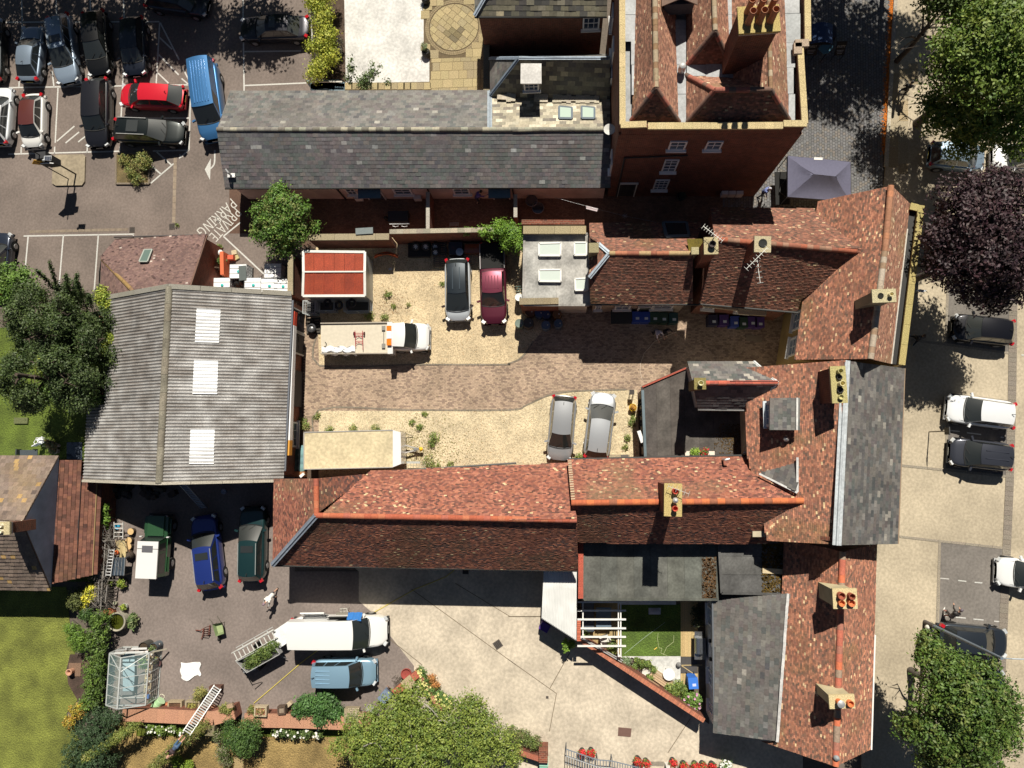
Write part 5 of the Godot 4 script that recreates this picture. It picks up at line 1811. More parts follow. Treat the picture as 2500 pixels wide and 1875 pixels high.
func garden_house():
	reg(0,2)
	var he:=3.0; var hr:=6.1
	var n1:=P(496,632,he); var r1:=P(186,1196,hr); var s1:Vector3
	reg(0,3)
	s1=P(428,160,he)
	var west:=V(-9.0,0,0)
	var n0:=n1+west; var r0:=r1+west; var s0:=s1+west
	var b:=thing("garden_house","house with a pale blue gable, ribbed brown tiles and a red lean-to","house","",V(n1.x,0,n1.z))
	var rn:=slope(b,q4_(n0,n1,r1,r0),"concrete_tile",.3,.3,.04)
	var rs:=slope(b,q4_(s0,s1,r1,r0),"concrete_tile",.3,.3,.05)
	ridge(rn,r0,r1,[alb(196,186,170,1.3),alb(206,196,180,1.3)],.14,.42)
	var gc:=C(.40,.52,.68)
	reg(0,2)
	var plan:=PV([n0+V(0,0,.4),n1+V(-.05,0,.4),s1+V(-.05,0,-.4),s0+V(0,0,-.4)])
	walls(b,plan,.0,2.9,M.render,gc)
	var m:=MB.new()
	m.tri(V(plan[2].x,2.9,plan[2].z+.3),V(plan[1].x,2.9,plan[1].z - .3),r1+V(.0,-.1,0),gc)
	part("gable",m,M.render,b,true)
	chimney(b,P(10,1245,7.4),.9,.62,5.2,.05,C(.7,.62,.56),alb(214,200,160,1.3),[[.05,-.16,.11,.2,alb(236,226,200,1.2)],[.05,.16,.11,.2,alb(236,226,200,1.2)]],null,.06)
	var b2:=thing("lean_to","long red brown pantiled lean-to under the pale blue gable","building","",V(n1.x,0,n1.z))
	var t0:=P(500,668,2.85); var t1:=P(690,668,2.35)
	var u0:=P(688,800,2.3); var u1:=P(860,800,1.85)
	reg(0,3)
	var t2:=P(640,62,2.35); var t3:=P(446,104,2.85)
	var u2:=P(822,22,1.85); var u3:=P(640,62,2.3)
	slope(b2,q4_(t1,t2,t3,t0),"pantile",.26,.24,.04)
	slope(b2,q4_(u1,u2,u3,u0),"pantile",.26,.24,.04)
	walls(b2,inset(PV([t0,t1,t2,t3]),.12),.0,2.15,M.brick,C(.8,.7,.62))
	walls(b2,inset(PV([u0,u1,u2,u3]),.12),.0,1.7,M.brick,C(.8,.7,.62))
	m=MB.new()
	m.bar(u0+V(0,.04,0),u3+V(0,.04,0),.1,.1,C(.04,.03,.03))
	m.bar(u0.lerp(u1,.8)+V(0,.06,0),u3.lerp(u2,.8)+V(0,.06,0),.05,.05,alb(150,128,90))
	part("gutter",m,M.plain,b2,true)
func small_sheds():
	reg(1,1)
	var h:=2.2
	var a:=P(418,532,h); var d:=P(938,538,h); var r0:=P(420,705,h+.25); var r1:=P(936,703,h+.25); var s0:=P(414,908,h); var s1:=P(938,906,h)
	var b:=thing("red_shed","steel shed with a rusty red ribbed roof and white trims","shed","",V(s0.x,0,s0.z))
	var rc:=alb(196,84,54,1.45)
	for i in 6:
		var f0:=i/6.0; var f1:=(i+1)/6.0
		var m:=MB.new()
		m.prism(PV([a.lerp(d,f0+.004),a.lerp(d,f1 - .004),r0.lerp(r1,f1 - .004),r0.lerp(r1,f0+.004)]),V(0,-.05,0),jit(rc,.06))
		m.prism(PV([s1.lerp(s0,f0+.004),s1.lerp(s0,f1 - .004),r1.lerp(r0,f1 - .004),r1.lerp(r0,f0+.004)]),V(0,-.05,0),jit(rc,.06))
		part("roof_panel",m,M.rust,b,true)
		if i:
			m=MB.new()
			m.bar(a.lerp(d,f0)+V(0,.02,0),r0.lerp(r1,f0)+V(0,.02,0),.04,.04,tone(rc,.8))
			m.bar(r0.lerp(r1,f0)+V(0,.02,0),s0.lerp(s1,f0)+V(0,.02,0),.04,.04,tone(rc,1.15))
			part("seam",m,M.rust,b,true)
	var tw:=C(.72,.72,.68)
	for q in [[a,d],[s0,s1],[r0,r1],[a,r0],[r0,s0],[d,r1],[r1,s1]]:
		var m:=MB.new()
		m.bar(q[0]+V(0,.03,0),q[1]+V(0,.03,0),.16 if q[0]!=r0 or q[1]!=r1 else .09,.07,tw)
		part("trim",m,M.matt,b,true)
	walls(b,inset(q4_(a,d,s1,s0),.05),.0,h - .06,M.galv,C(.42,.45,.46))
	reg(2,2)
	var c0:=P(302,1600,2.7); var c1:=P(584,1604,2.7)
	reg(2,3)
	var c2:=P(578,582,2.5); var c3:=P(284,394,2.5)
	b=thing("corrugated_lean_to","white corrugated lean-to with a slanted end beside the turf garden","shed","",V(c3.x,0,c3.z))
	var m:=MB.new()
	corrugated(m,c0,c1,c2,c3,.11,.02,[C(.55,.56,.55),C(.8,.8,.8)],.08,4)
	part("roof",m,M.plain,b,true)
	m=MB.new()
	m.bar(c3+V(0,-.06,0),c2+V(0,-.06,0),.05,.14,C(.16,.16,.17))
	part("fascia",m,M.plain,b,true)
	for q in [c0+V(.1,0,.2),c3+V(.1,0,-.15),c2+V(-.1,0,-.2),c1+V(-.1,0,.2)]:
		m=MB.new()
		m.bar(V(q.x,0,q.z),V(q.x,q.y - .06,q.z),.1,.1,alb(120,100,76))
		part("post",m,M.wood,b,true)
	m=MB.new()
	m.bar(V(c1.x - .05,1.2,c1.z),V(c2.x - .05,1.2,c2.z),.1,2.4,C(.7,.62,.56))
	part("wall",m,M.brick,b,true)
	for i in 10:
		var q:=c2.lerp(c1,i*.03)
		m=MB.new()
		m.at(q+V(.14,-.1,0),V(.22,.07,.1),jit(alb(196,110,84),.15))
		part("brick",m,M.matt,b,true)
func fg(m:MB,blobs:Array,n:int,leaf:float,cols:Array,v:=.16,clump:=.28,per:=14,flat:=.3):
	var tot:=.0
	for b in blobs:tot+=b[1].x*b[1].z+b[1].x*b[1].y
	for b in blobs:
		var o:Vector3=b[0]; var r:Vector3=b[1]
		var share:=int(n*(r.x*r.z+r.x*r.y)/tot/per)
		for i in share:
			var d:=V(rng.randfn(),rng.randfn()+.25,rng.randfn()).normalized()
			var f:=pow(rng.randf(),.42)
			f*=.9+.22*noise.get_noise_3dv(o+d*2.2)
			var c:=o+d*r*f
			if c.y<.05:c.y=rng.randf()*.3
			var col:Color=cols[rng.randi() % cols.size()]
			col=jit(col,v)
			var cs:=clump*rng.randf_range(.6,1.4)
			for j in per:
				var p:=c+V(rng.randfn(),rng.randfn()*.6,rng.randfn())*cs*.5
				if p.y<.02:p.y=.02+rng.randf()*.05
				var nn:=(d*.7+V(rng.randfn(),rng.randfn()+flat*2.0,rng.randfn())*.55).normalized()
				var t:=nn.cross(V(rng.randfn(),rng.randfn(),rng.randfn())).normalized()
				var s:=nn.cross(t)
				var l:=leaf*rng.randf_range(.6,1.3)
				m.quad(p-t*l,p-s*l*.5+nn*l*.1,p+t*l,p+s*l*.5+nn*l*.1,tone(col,rng.randf_range(.85,1.15)))
func limbs(m:MB,foot:Vector3,top:Vector3,r:float,n:int,spread:float,col:Color):
	m.tube([foot,foot.lerp(top,.35)+V(.1,0,.05),top],r,r*.45,9,col)
	for i in n:
		var a:=TAU*i/n+rng.randf()*.8
		var s:=foot.lerp(top,rng.randf_range(.45,.98))
		var e:=s+V(cos(a),rng.randf_range(.25,.8),sin(a))*spread*rng.randf_range(.7,1.1)
		var mid:=s.lerp(e,.5)+V(0,spread*.12,0)
		m.tube([s,mid,e],r*.42,r*.08,6,col)
		for j in 3:
			var b2:=mid.lerp(e,rng.randf())
			m.tube([b2,b2+V(rng.randfn(),.5+rng.randf(),rng.randfn())*spread*.28],r*.14,r*.03,5,col)
func tree(called:String,label:String,cat:String,foot:Vector3,trunk_top:Vector3,r:float,blobs:Array,n:int,leaf:float,cols:Array,group:="",bark:=C(.16,.13,.10),v:=.16,clump:=.3)->Node3D:
	var o:=thing(called,label,cat,group,foot)
	var m:=MB.new()
	var sp:=1.0
	for b in blobs:sp=maxf(sp,b[1].x*.8)
	limbs(m,foot,trunk_top,r,7,sp,bark)
	part("trunk",m,M.bark,o,true)
	m=MB.new()
	fg(m,blobs,n,leaf,cols,v,clump)
	part("crown",m,M.leaf,o,true)
	return o
func sb(called:String,label:String,cat:String,foot:Vector3,blobs:Array,n:int,leaf:float,cols:Array,group:="",clump:=.16,flowers:=[],v:=.16,stems:=true)->Node3D:
	var o:=thing(called,label,cat,group,foot)
	var m:=MB.new()
	if stems:
		for b in blobs:
			for i in 3:
				var e:Vector3=b[0]+V(rng.randfn()*b[1].x,rng.randfn()*b[1].y,rng.randfn()*b[1].z)*.4
				m.tube([V(b[0].x+rng.randfn()*.05,foot.y,b[0].z+rng.randfn()*.05),e],.025,.008,5,C(.14,.11,.08))
		part("stem",m,M.bark,o,true)
		m=MB.new()
	fg(m,blobs,n,leaf,cols,v,clump,10)
	part("foliage",m,M.leaf,o,true)
	if flowers.size():
		m=MB.new()
		for i in int(flowers[1]):
			var b:Array=blobs[rng.randi() % blobs.size()]
			var d:=V(rng.randfn(),absf(rng.randfn())+.4,rng.randfn()).normalized()
			var p:Vector3=b[0]+d*b[1]*rng.randf_range(.9,1.1)
			var rr:float=flowers[2]*rng.randf_range(.7,1.2)
			var fc:Color=jit(flowers[0],.14)
			for k2 in 5:
				var a:=TAU*k2/5.0+rng.randf()
				var t:=V(cos(a),.35,sin(a))*rr; var s:=V(-sin(a),0,cos(a))*rr*.6
				m.quad(p,p+t*.6+s,p+t,p+t*.6-s,fc)
		part("flowers",m,M.leaf,o,true,"stuff")
	return o
func bl(x:float,y:float,h:float,rx:float,ry:=-1.0,rz:=-1.0)->Array:
	return [P(x,y,h),V(rx,ry if ry>.0 else rx*.8,rz if rz>.0 else rx)]
func plants():
	var g1:=[C(.085,.17,.025),C(.11,.20,.03),C(.06,.13,.02)]
	reg(1,1)
	var f:=P(250,330,.0)
	tree("round_tree","bushy mid green tree at the corner of the private parking","tree",f,f+V(.1,2.4,0),.14,[bl(200,130,3.4,1.15),bl(330,200,3.3,1.2),bl(90,220,3.2,1.1),bl(220,330,3.2,1.3),bl(360,380,2.8,.9),bl(80,380,2.7,.95),bl(220,480,2.5,1.0),bl(210,20,3.2,.7),bl(300,520,2.2,.5),bl(500,330,2.4,.45)],15000,.085,[C(.10,.20,.03),C(.13,.24,.035),C(.075,.15,.025),C(.16,.19,.05)],"",C(.2,.16,.12))
	f=P(2090,420,.0)
	var c:=thing("ivy_mound","bright green climber tumbling over the yard wall by the white annex","climber","",f)
	var m:=MB.new()
	fg(m,[bl(1800,360,2.1,.35,.3,.25),bl(1950,370,2.2,.6,.5,.5),bl(2080,350,2.4,.75,.6,.75),bl(2190,380,2.5,.75,.7,.9),bl(2130,470,2.0,.6,.6,.5),bl(2260,480,2.4,.5,.7,.7),bl(2320,580,2.2,.25,.7,.6),bl(2330,680,1.9,.2,.6,.4)],9000,.06,[C(.16,.30,.03),C(.20,.34,.04),C(.11,.22,.03)],.18,.18)
	part("foliage",m,M.leaf,c,true)
	m=MB.new()
	for i in 9:m.tube([f+V(rng.randfn()*.6,0,.1),f+V(rng.randfn()*.8,1.2,.05),f+V(rng.randfn(),2.2,0)],.03,.01,5,C(.15,.12,.09))
	part("stem",m,M.bark,c,true)
	reg(1,0)
	f=P(600,350,.0)
	c=thing("bamboo","yellow green bamboo hedge between the shaded bays and the pale court","bamboo","",f)
	m=MB.new()
	for i in 90: 
		var q:=P(rng.randf_range(530,660),rng.randf_range(-200,660),.0)
		m.tube([q,q+V(rng.randfn()*.15,2.6,rng.randfn()*.15)],.018,.008,5,C(.35,.36,.10))
	part("cane",m,M.matt,c,true,"stuff")
	m=MB.new()
	var bb:=[]
	for i in 13:bb.append([P(590+rng.randfn()*30,-220+i*70,2.3),V(.75,.7,.6)])
	bb.append(bl(480,20,2.2,.5,.4)); bb.append(bl(480,380,2.0,.45,.4)); bb.append(bl(640,480,2.0,.6,.4))
	fg(m,bb,13000,.075,[C(.42,.44,.05),C(.34,.38,.045),C(.28,.33,.04),C(.48,.46,.07)],.18,.3,12,.2)
	part("foliage",m,M.leaf,c,true)
	sb("purple_shrub","small grey purple shrub against the pale court","shrub",P(715,380),[bl(712,350,.7,.3),bl(716,420,.6,.25)],900,.05,[C(.10,.08,.07),C(.13,.12,.08)])
	f=P(900,745,.0)
	tree("young_tree","thin young tree reaching over the slate building's north eaves","tree",f,P(930,690,2.2),.05,[bl(930,700,2.6,.6,.4),bl(1000,610,3.3,.35,.25),bl(830,600,3.3,.3,.3),bl(825,510,3.8,.18),bl(1000,540,3.7,.18),bl(1060,555,3.6,.16),bl(1120,695,2.9,.32,.15,.15),bl(800,560,3.4,.15),bl(960,650,3.0,.35,.25),bl(800,670,2.8,.3,.25)],1900,.07,[C(.13,.19,.06),C(.10,.16,.05),C(.17,.22,.08)],"",C(.2,.15,.1),.18,.2)
	for q in [[1455,40,"dark ball planter at the top of the stone patio"],[1458,490,"dark ball planter below the paved circle"]]:
		var p:=P(q[0],q[1]-25,.0)
		c=thing("ball_planter",q[2],"planter","ball planters on the patio",p)
		m=MB.new()
		m.lathe(p,[[.001,.02],[.2,.02],[.3,.2],[.29,.4],[.22,.5],[.2,.47],[.001,.45]],16,C(.02,.02,.022))
		part("pot",m,M.plain,c,true)
		m=MB.new()
		fg(m,[[p+V(-.05,.65,-.25),V(.3,.25,.3)]],400,.05,[C(.2,.26,.12),C(.3,.32,.2)],.2,.12,8)
		part("foliage",m,M.leaf,c,true)
	reg(0,0)
	sb("planter_bush","scruffy yellow green bush in the car park planter","bush",P(1170,1390),[bl(1190,1360,.7,.75,.4),bl(1110,1450,.5,.6,.3),bl(1240,1380,.5,.45,.3),bl(1050,1350,.35,.5,.25),bl(1150,1510,.4,.5,.2)],3600,.055,[C(.22,.25,.06),C(.30,.28,.09),C(.14,.19,.05)])
	reg(0,1)
	var dark:=[C(.05,.085,.022),C(.065,.1,.028),C(.04,.065,.02),C(.075,.11,.03)]
	var cones:=[[60,1040,6.4,2.3,"dark conifer between the broadleaf tree and the picture edge"],[330,1480,6.8,2.2,"dark conifer in the gap above the shaded lawn"],[430,1000,6.6,2.1,"big dark conifer whose tips reach over the white bay lines"],[200,1200,7.4,2.3,"big dark conifer in the middle of the garden clump"],[640,1250,6.0,1.9,"dark conifer overhanging the workshop roof"],[520,1560,6.2,2.1,"dark conifer above the shaded lawn"],[60,1560,7.0,2.2,"dark conifer at the picture edge above the shaded lawn"]]
	for q in cones:
		var top:=P(q[0],q[1],q[2])
		var ft:=V(top.x,0,top.z)
		var bs:=[]
		for i in 9:
			var a:=TAU*i/9.0+rng.randf()
			bs.append([ft+V(cos(a)*q[3]*.75,q[2]*rng.randf_range(.35,.75),sin(a)*q[3]*.75),V(.8,.7,.8)*rng.randf_range(.8,1.3)])
		for i in 4:bs.append([ft+V(rng.randfn()*.5,q[2]*(.75+.07*i),rng.randfn()*.5),V(.8,.8,.8)*(1.2 - .2*i)])
		tree("conifer",q[4],"conifer",ft,ft+V(0,q[2]*.9,0),.25,bs,15000,.075,dark,"conifers behind the workshop",C(.12,.09,.07),.25,.34)
	c=thing("conifer_shoot","spiky dark conifer shoots standing out over the bay lines","conifer","",P(560,900,.0))
	m=MB.new()
	for q in [[490,880,415,610],[470,850,300,680],[565,860,560,720],[640,900,648,715],[700,930,640,760],[760,980,745,890]]:
		for i in 34:
			var t:=i/34.0
			var p:=P(q[0],q[1],4.4).lerp(P(q[2],q[3],6.2),t)
			fg(m,[[p,Vector3.ONE*(.24*(1.0-t)+.05)]],18,.06,dark,.25,.1,6)
	part("foliage",m,M.leaf,c,true)
	m=MB.new()
	for q in [[490,880,415,610],[470,850,300,680]]:m.tube([P(q[0],q[1],4.2),P(q[2],q[3],6.2)],.04,.01,5,C(.12,.09,.07))
	m.tube([P(560,900,.0),P(520,880,4.3)],.14,.05,6,C(.12,.09,.07))
	part("stem",m,M.bark,c,true)
	tree("broadleaf_tree","lighter green broadleaf tree in front of the dark conifers","tree",P(120,900),P(120,800,3.0),.16,[bl(60,760,4.2,1.3),bl(180,800,4.0,1.2),bl(-60,820,4.2,1.5),bl(260,900,3.6,.9),bl(80,900,3.8,1.2),bl(210,700,3.4,.35)],9000,.08,[C(.12,.22,.035),C(.09,.17,.03),C(.15,.25,.045)])
	c=thing("yellow_creeper","yellow green sprays along the edge of the corrugated roof","creeper","",P(820,1450,.0))
	m=MB.new()
	fg(m,[bl(860,900,3.7,.45,.3,.7),bl(880,980,3.6,.4,.25,.3),bl(770,1280,3.9,.3,.3,.6),bl(920,1250,3.7,.3,.2,.5),bl(850,1360,3.8,.5,.3,.4),bl(800,1500,3.7,.5,.35,.6),bl(340,1500,6.0,.25,.2,.7)],4600,.075,[C(.30,.38,.05),C(.22,.30,.04),C(.38,.42,.07)],.18,.2)
	part("foliage",m,M.leaf,c,true)
	reg(0,2)
	sb("lilac_shrub","mid green shrub between the conifers and the corrugated roof","shrub",P(620,60),[bl(420,90,3.4,1.0),bl(560,60,3.6,1.1),bl(780,140,3.4,.8),bl(700,60,3.8,.9)],6000,.08,[C(.12,.20,.04),C(.09,.16,.03)],"",.25)
	reg(3,0)
	f=P(1830,620,.0)
	f=V(P(1900,500,8.0).x,.1,P(1900,500,8.0).z)
	tree("lime_tree","large sunlit green street tree beside the paved slabs","tree",f,f+V(0,5.5,0),.3,[bl(1980,250,9.6,2.4),bl(1750,400,9.0,2.2),bl(2150,480,9.4,2.4),bl(1620,600,8.2,1.6),bl(1900,660,8.6,2.2),bl(2200,760,8.2,2.0),bl(2120,120,9.2,2.0),bl(1650,900,6.4,1.7),bl(1900,1000,6.4,2.2),bl(2160,1100,6.2,2.0),bl(1500,1020,5.8,1.1),bl(1720,1180,5.2,1.4),bl(1420,880,6.0,.8),bl(1580,380,7.4,.9)],42000,.11,[C(.11,.18,.025),C(.14,.21,.03),C(.085,.145,.02),C(.18,.24,.04)],"",C(.14,.12,.1),.2,.38)
	f=V(P(1530,60,6.0).x,.1,P(1530,60,6.0).z)
	tree("street_tree","dark leaved street tree at the top edge beside the buff pavement","tree",f,f+V(0,5.0,0),.2,[bl(1450,20,7.0,1.0),bl(1650,60,7.4,1.4),bl(1800,-60,8.0,2.0),bl(1560,-120,8.0,1.9),bl(1720,140,6.4,.8),bl(1900,90,7.0,1.3)],11000,.1,[C(.07,.11,.025),C(.1,.15,.035)],"",C(.1,.08,.07),.2,.36)
	reg(3,1)
	f=V(P(1800,520,7.0).x,.1,P(1800,520,7.0).z)
	tree("copper_maple","dark purple leaved maple over the parking bays","tree",f,f+V(0,4.5,0),.26,[bl(1800,250,7.8,2.3),bl(1560,420,7.0,1.6),bl(2050,300,7.8,2.2),bl(1900,560,7.6,2.2),bl(1620,650,6.6,1.6),bl(2120,620,7.2,2.0),bl(1840,800,6.2,1.7),bl(2080,840,6.2,1.4),bl(1960,950,5.2,.9),bl(1700,60,7.4,1.6),bl(1980,40,7.6,1.7),bl(1440,640,5.6,.7)],34000,.11,[C(.036,.018,.024),C(.05,.022,.03),C(.028,.016,.02),C(.07,.04,.045)],"",C(.1,.08,.07),.25,.36)
	reg(3,3)
	f=V(P(1700,1120,6.0).x,.1,P(1700,1120,6.0).z)
	tree("maple_tree","green street tree with ragged lobes over the lower pavement","tree",f,f+V(0,4.2,0),.24,[bl(1420,600,6.2,.8),bl(1440,760,6.6,1.0),bl(1560,860,7.0,1.4),bl(1660,800,6.8,.9),bl(1900,860,6.6,1.0),bl(1700,1080,7.4,2.0),bl(1450,1080,6.6,1.4),bl(1960,1120,6.8,1.5),bl(1250,1300,5.8,1.0),bl(1480,1350,6.6,1.6),bl(1760,1380,7.0,1.8),bl(2030,1400,6.2,1.2),bl(1600,1560,6.0,1.5),bl(1850,1600,6.0,1.3),bl(1350,700,5.6,.5),bl(2080,1180,6.0,.9),bl(1400,1580,5.4,.9)],34000,.095,[C(.075,.14,.022),C(.10,.17,.028),C(.06,.11,.02),C(.13,.17,.035)],"",C(.14,.12,.1),.2,.32)
	reg(1,3)
	f=V(P(1400,1500,3.5).x,.0,P(1400,1500,3.5).z)
	tree("garden_tree","wide spreading olive green tree with bare pale branches above the low brick wall","tree",f,P(1420,1480,2.6),.22,[bl(1330,1060,3.6,1.1),bl(1200,1200,3.8,1.3),bl(1050,1290,3.8,1.3),bl(850,1330,3.4,1.0),bl(900,1450,3.8,1.4),bl(1150,1420,4.2,1.6),bl(1420,1290,4.0,1.5),bl(1650,1250,3.8,1.5),bl(1850,1160,3.6,1.2),bl(1960,1290,3.4,1.0),bl(1850,1400,3.8,1.5),bl(1600,1480,4.2,1.7),bl(1350,1560,4.2,1.6),bl(1000,1600,3.6,1.3),bl(2080,1450,3.2,1.1),bl(2180,1560,3.0,.9),bl(1900,1620,3.8,1.4),bl(720,1480,2.6,.7),bl(1260,1110,3.0,.8)],42000,.075,[C(.20,.26,.045),C(.16,.22,.04),C(.24,.29,.055),C(.12,.18,.035)],"",C(.42,.38,.32),.18,.28)
	c=get_node("garden_tree")
	m=MB.new()
	for q in [[1110,1370,1200,1440],[920,1480,1040,1450],[1040,1450,1080,1500],[1080,1590,1310,1590],[1410,1650,1500,1590],[1440,1120,1560,1240],[1560,1260,1640,1280],[1310,1260,1330,1400],[1220,1390,1250,1500],[1370,1470,1380,1530]]:
		m.tube([P(q[0],q[1],4.6),P((q[0]+q[2])*.5,(q[1]+q[3])*.5-14,4.75),P(q[2],q[3],4.6)],.045,.02,6,C(.5,.46,.4))
	part("bare_branch",m,M.bark,c,true)
	reg(0,3)
	c=thing("ivy_hedge","tall ivy hedge between the sunny lawn and the greenhouse yard","hedge","",P(840,740))
	m=MB.new()
	var hb:=[]
	for i in 13:hb.append([P(850-i*6,380+i*62,1.3),V(.72,.9,.45)])
	fg(m,hb,11000,.065,[C(.10,.17,.03),C(.13,.21,.035),C(.07,.12,.025)],.2,.16)
	part("foliage",m,M.leaf,c,true)
	m=MB.new()
	for i in 24:
		var q:=hb[rng.randi() % hb.size()][0] as Vector3
		m.tube([V(q.x,0,q.z),q+V(rng.randfn()*.2,.3,rng.randfn()*.2)],.03,.01,5,C(.13,.1,.08))
	part("stem",m,M.bark,c,true)
	sb("clipped_bush","round bright green clipped bush beside the ivy hedge","bush",P(670,590),[bl(670,580,.9,.85,.7),bl(610,480,.8,.5,.6)],5200,.045,[C(.14,.24,.03),C(.11,.2,.028)],"",.12)
	sb("olive_bush","dull olive clipped bush in the shade of the blue gabled house","bush",P(640,240),[bl(640,230,.9,.7,.6,.95)],2600,.05,[C(.14,.16,.05),C(.11,.13,.04)],"",.12)
	sb("dark_bush","small dark green bush between olive bush and ivy hedge","bush",P(725,370),[bl(725,365,.8,.5)],1400,.05,[C(.06,.12,.03),C(.08,.15,.03)],"",.12)
	sb("yellow_shrub","brilliant yellow leaved shrub beside the twiggy trellis","shrub",P(760,210),[bl(770,150,1.0,.45,.35),bl(730,230,.9,.4,.3),bl(700,310,.7,.22),bl(790,210,.9,.3)],1900,.07,[C(.72,.66,.06),C(.62,.58,.06),C(.34,.36,.05)],"",.15)
	c=thing("yew_hedge","huge dark blue green clipped yew dome beside the lawn","hedge","",P(780,1420))
	m=MB.new()
	fg(m,[bl(830,1250,1.5,1.1,1.0),bl(960,1240,1.4,.8,.9,.6),bl(720,1380,1.5,1.1,1.0),bl(860,1420,1.7,1.2,1.0),bl(640,1520,1.4,1.0,.9),bl(800,1600,1.6,1.3,1.0),bl(600,1660,1.3,.9),bl(930,1580,1.2,.7)],26000,.045,[C(.045,.085,.035),C(.055,.1,.04),C(.038,.07,.03)],.16,.12)
	part("foliage",m,M.leaf,c,true)
	m=MB.new()
	for q in [[830,1250],[720,1400],[800,1580]]:m.tube([P(q[0],q[1]),P(q[0],q[1],1.4)],.08,.05,6,C(.12,.09,.07))
	part("stem",m,M.bark,c,true)
	c=thing("golden_hedge","slanting band of golden green hedge across the yew","hedge","",P(920,1430))
	m=MB.new()
	hb=[]
	for i in 11:hb.append([P(1150-i*42,1295+i*28,1.9),V(.34,.5,.34)])
	fg(m,hb,7000,.05,[C(.20,.24,.05),C(.26,.27,.07),C(.14,.19,.04)],.2,.14)
	part("foliage",m,M.leaf,c,true)
	m=MB.new()
	for q in hb:m.tube([V(q[0].x,0,q[0].z),q[0]],.03,.02,5,C(.13,.1,.08))
	part("stem",m,M.bark,c,true)
	sb("orange_shrub","yellow and orange leaved shrub between the lawn and the yew","shrub",P(640,1210),[bl(650,1180,.6,.6,.4),bl(590,1270,.5,.45,.35),bl(690,1140,.6,.35)],2600,.06,[C(.48,.38,.05),C(.4,.3,.05),C(.2,.2,.05),C(.5,.26,.05)],"",.14)
	c=thing("slanting_hedge","slanting overgrown hedge that the man on the ladder is cutting","hedge","",P(1540,1460))
	m=MB.new()
	hb=[]
	for i in 14:hb.append([P(1730-i*34,1300+i*27,1.3),V(.42,.6,.42)])
	fg(m,hb,9000,.05,[C(.18,.20,.05),C(.22,.23,.06),C(.13,.16,.04),C(.26,.22,.08)],.2,.14)
	part("foliage",m,M.leaf,c,true)
	m=MB.new()
	for q in hb:m.tube([V(q[0].x,0,q[0].z),q[0]],.03,.02,5,C(.15,.12,.09))
	part("stem",m,M.bark,c,true)
	sb("low_hedge","fresh green strip of low hedge at the bottom of the cut hedge","hedge",P(1560,1620),[bl(1480,1590,.4,.5,.3),bl(1580,1640,.4,.5,.3)],2600,.045,[C(.24,.34,.04),C(.2,.3,.04)],"",.1)
	sb("rounded_conifer","dense rounded green conifer under the wall pillar","conifer",P(2040,1420),[bl(2100,1340,1.6,.9),bl(1980,1420,1.5,.8),bl(2060,1460,1.5,.9),bl(1930,1350,1.3,.5),bl(1930,1280,1.4,.4),bl(2130,1420,1.3,.7)],12000,.05,[C(.07,.14,.03),C(.10,.18,.04),C(.05,.10,.025)],"",.16)
	sb("dry_shrub","straggly grey green shrub with bare twigs beside the rounded conifer","shrub",P(1850,1450),[bl(1850,1400,1.0,.5),bl(1870,1520,.9,.5),bl(1900,1600,.7,.5)],2200,.05,[C(.13,.17,.05),C(.24,.22,.14),C(.09,.13,.04)],"",.18)
	sb("rose_bed","white flowering rose bush in the shadow of the wall beside the ladder","rose bush",P(1380,1330),[bl(1280,1320,.6,.3,.4),bl(1360,1330,.5,.4,.3),bl(1460,1320,.6,.3,.3),bl(1520,1360,.4,.25)],2200,.06,[C(.2,.3,.06),C(.15,.23,.05)],"",.16,[C(.8,.78,.74),26,.07])
	reg(1,3)
	sb("rose_bed","white flowering rose bush under the wall above the parched lawn","rose bush",P(400,1370),[bl(240,1350,.7,.35,.35),bl(340,1360,.6,.4),bl(440,1360,.6,.4),bl(540,1370,.5,.3),bl(200,1350,.6,.3)],2600,.06,[C(.1,.16,.05),C(.14,.2,.05)],"",.16,[C(.82,.8,.76),30,.08])
	sb("laurel_shrub","large leafy green shrub on the long brick wall","shrub",P(550,1170),[bl(450,1130,1.0,.75,.6),bl(590,1110,1.1,.8,.7),bl(680,1180,.9,.7,.6),bl(380,1180,.8,.5,.5),bl(560,1230,.9,.6,.5),bl(740,1200,.7,.4)],8000,.085,[C(.07,.16,.04),C(.095,.2,.05),C(.055,.12,.035)],"",.2)
	sb("yellow_roses","bushy bed of yellow roses along the end of the concrete drive","rose bush",P(1450,940),[bl(1410,850,.5,.35),bl(1440,940,.5,.4),bl(1480,1010,.5,.4),bl(1560,1050,.5,.4),bl(1620,1100,.5,.45)],3600,.06,[C(.12,.22,.05),C(.09,.17,.04)],"",.16,[C(.8,.72,.3),40,.08])
	sb("rust_shrub","rusty orange leaved plant in the rose bed","shrub",P(1510,910),[bl(1500,900,.4,.3,.25),bl(1530,960,.4,.3,.25)],1100,.05,[C(.5,.22,.07),C(.42,.24,.09)],"",.12)
	reg(2,3)
	sb("box_hedge","reddish green ground hedge beside the green topped gate pillar","hedge",P(130,1420),[bl(40,1370,.6,.6,.4),bl(130,1400,.6,.6,.4),bl(220,1440,.6,.55,.4)],4200,.05,[C(.15,.2,.05),C(.18,.17,.07),C(.1,.15,.04)],"",.14)
	reg(0,0)
	var shade:=[[150,-520,10.0,2.6],[750,-560,10.5,2.8],[1300,-480,10.0,2.6],[1750,-620,11.0,2.2],[-350,330,8.5,2.4]]
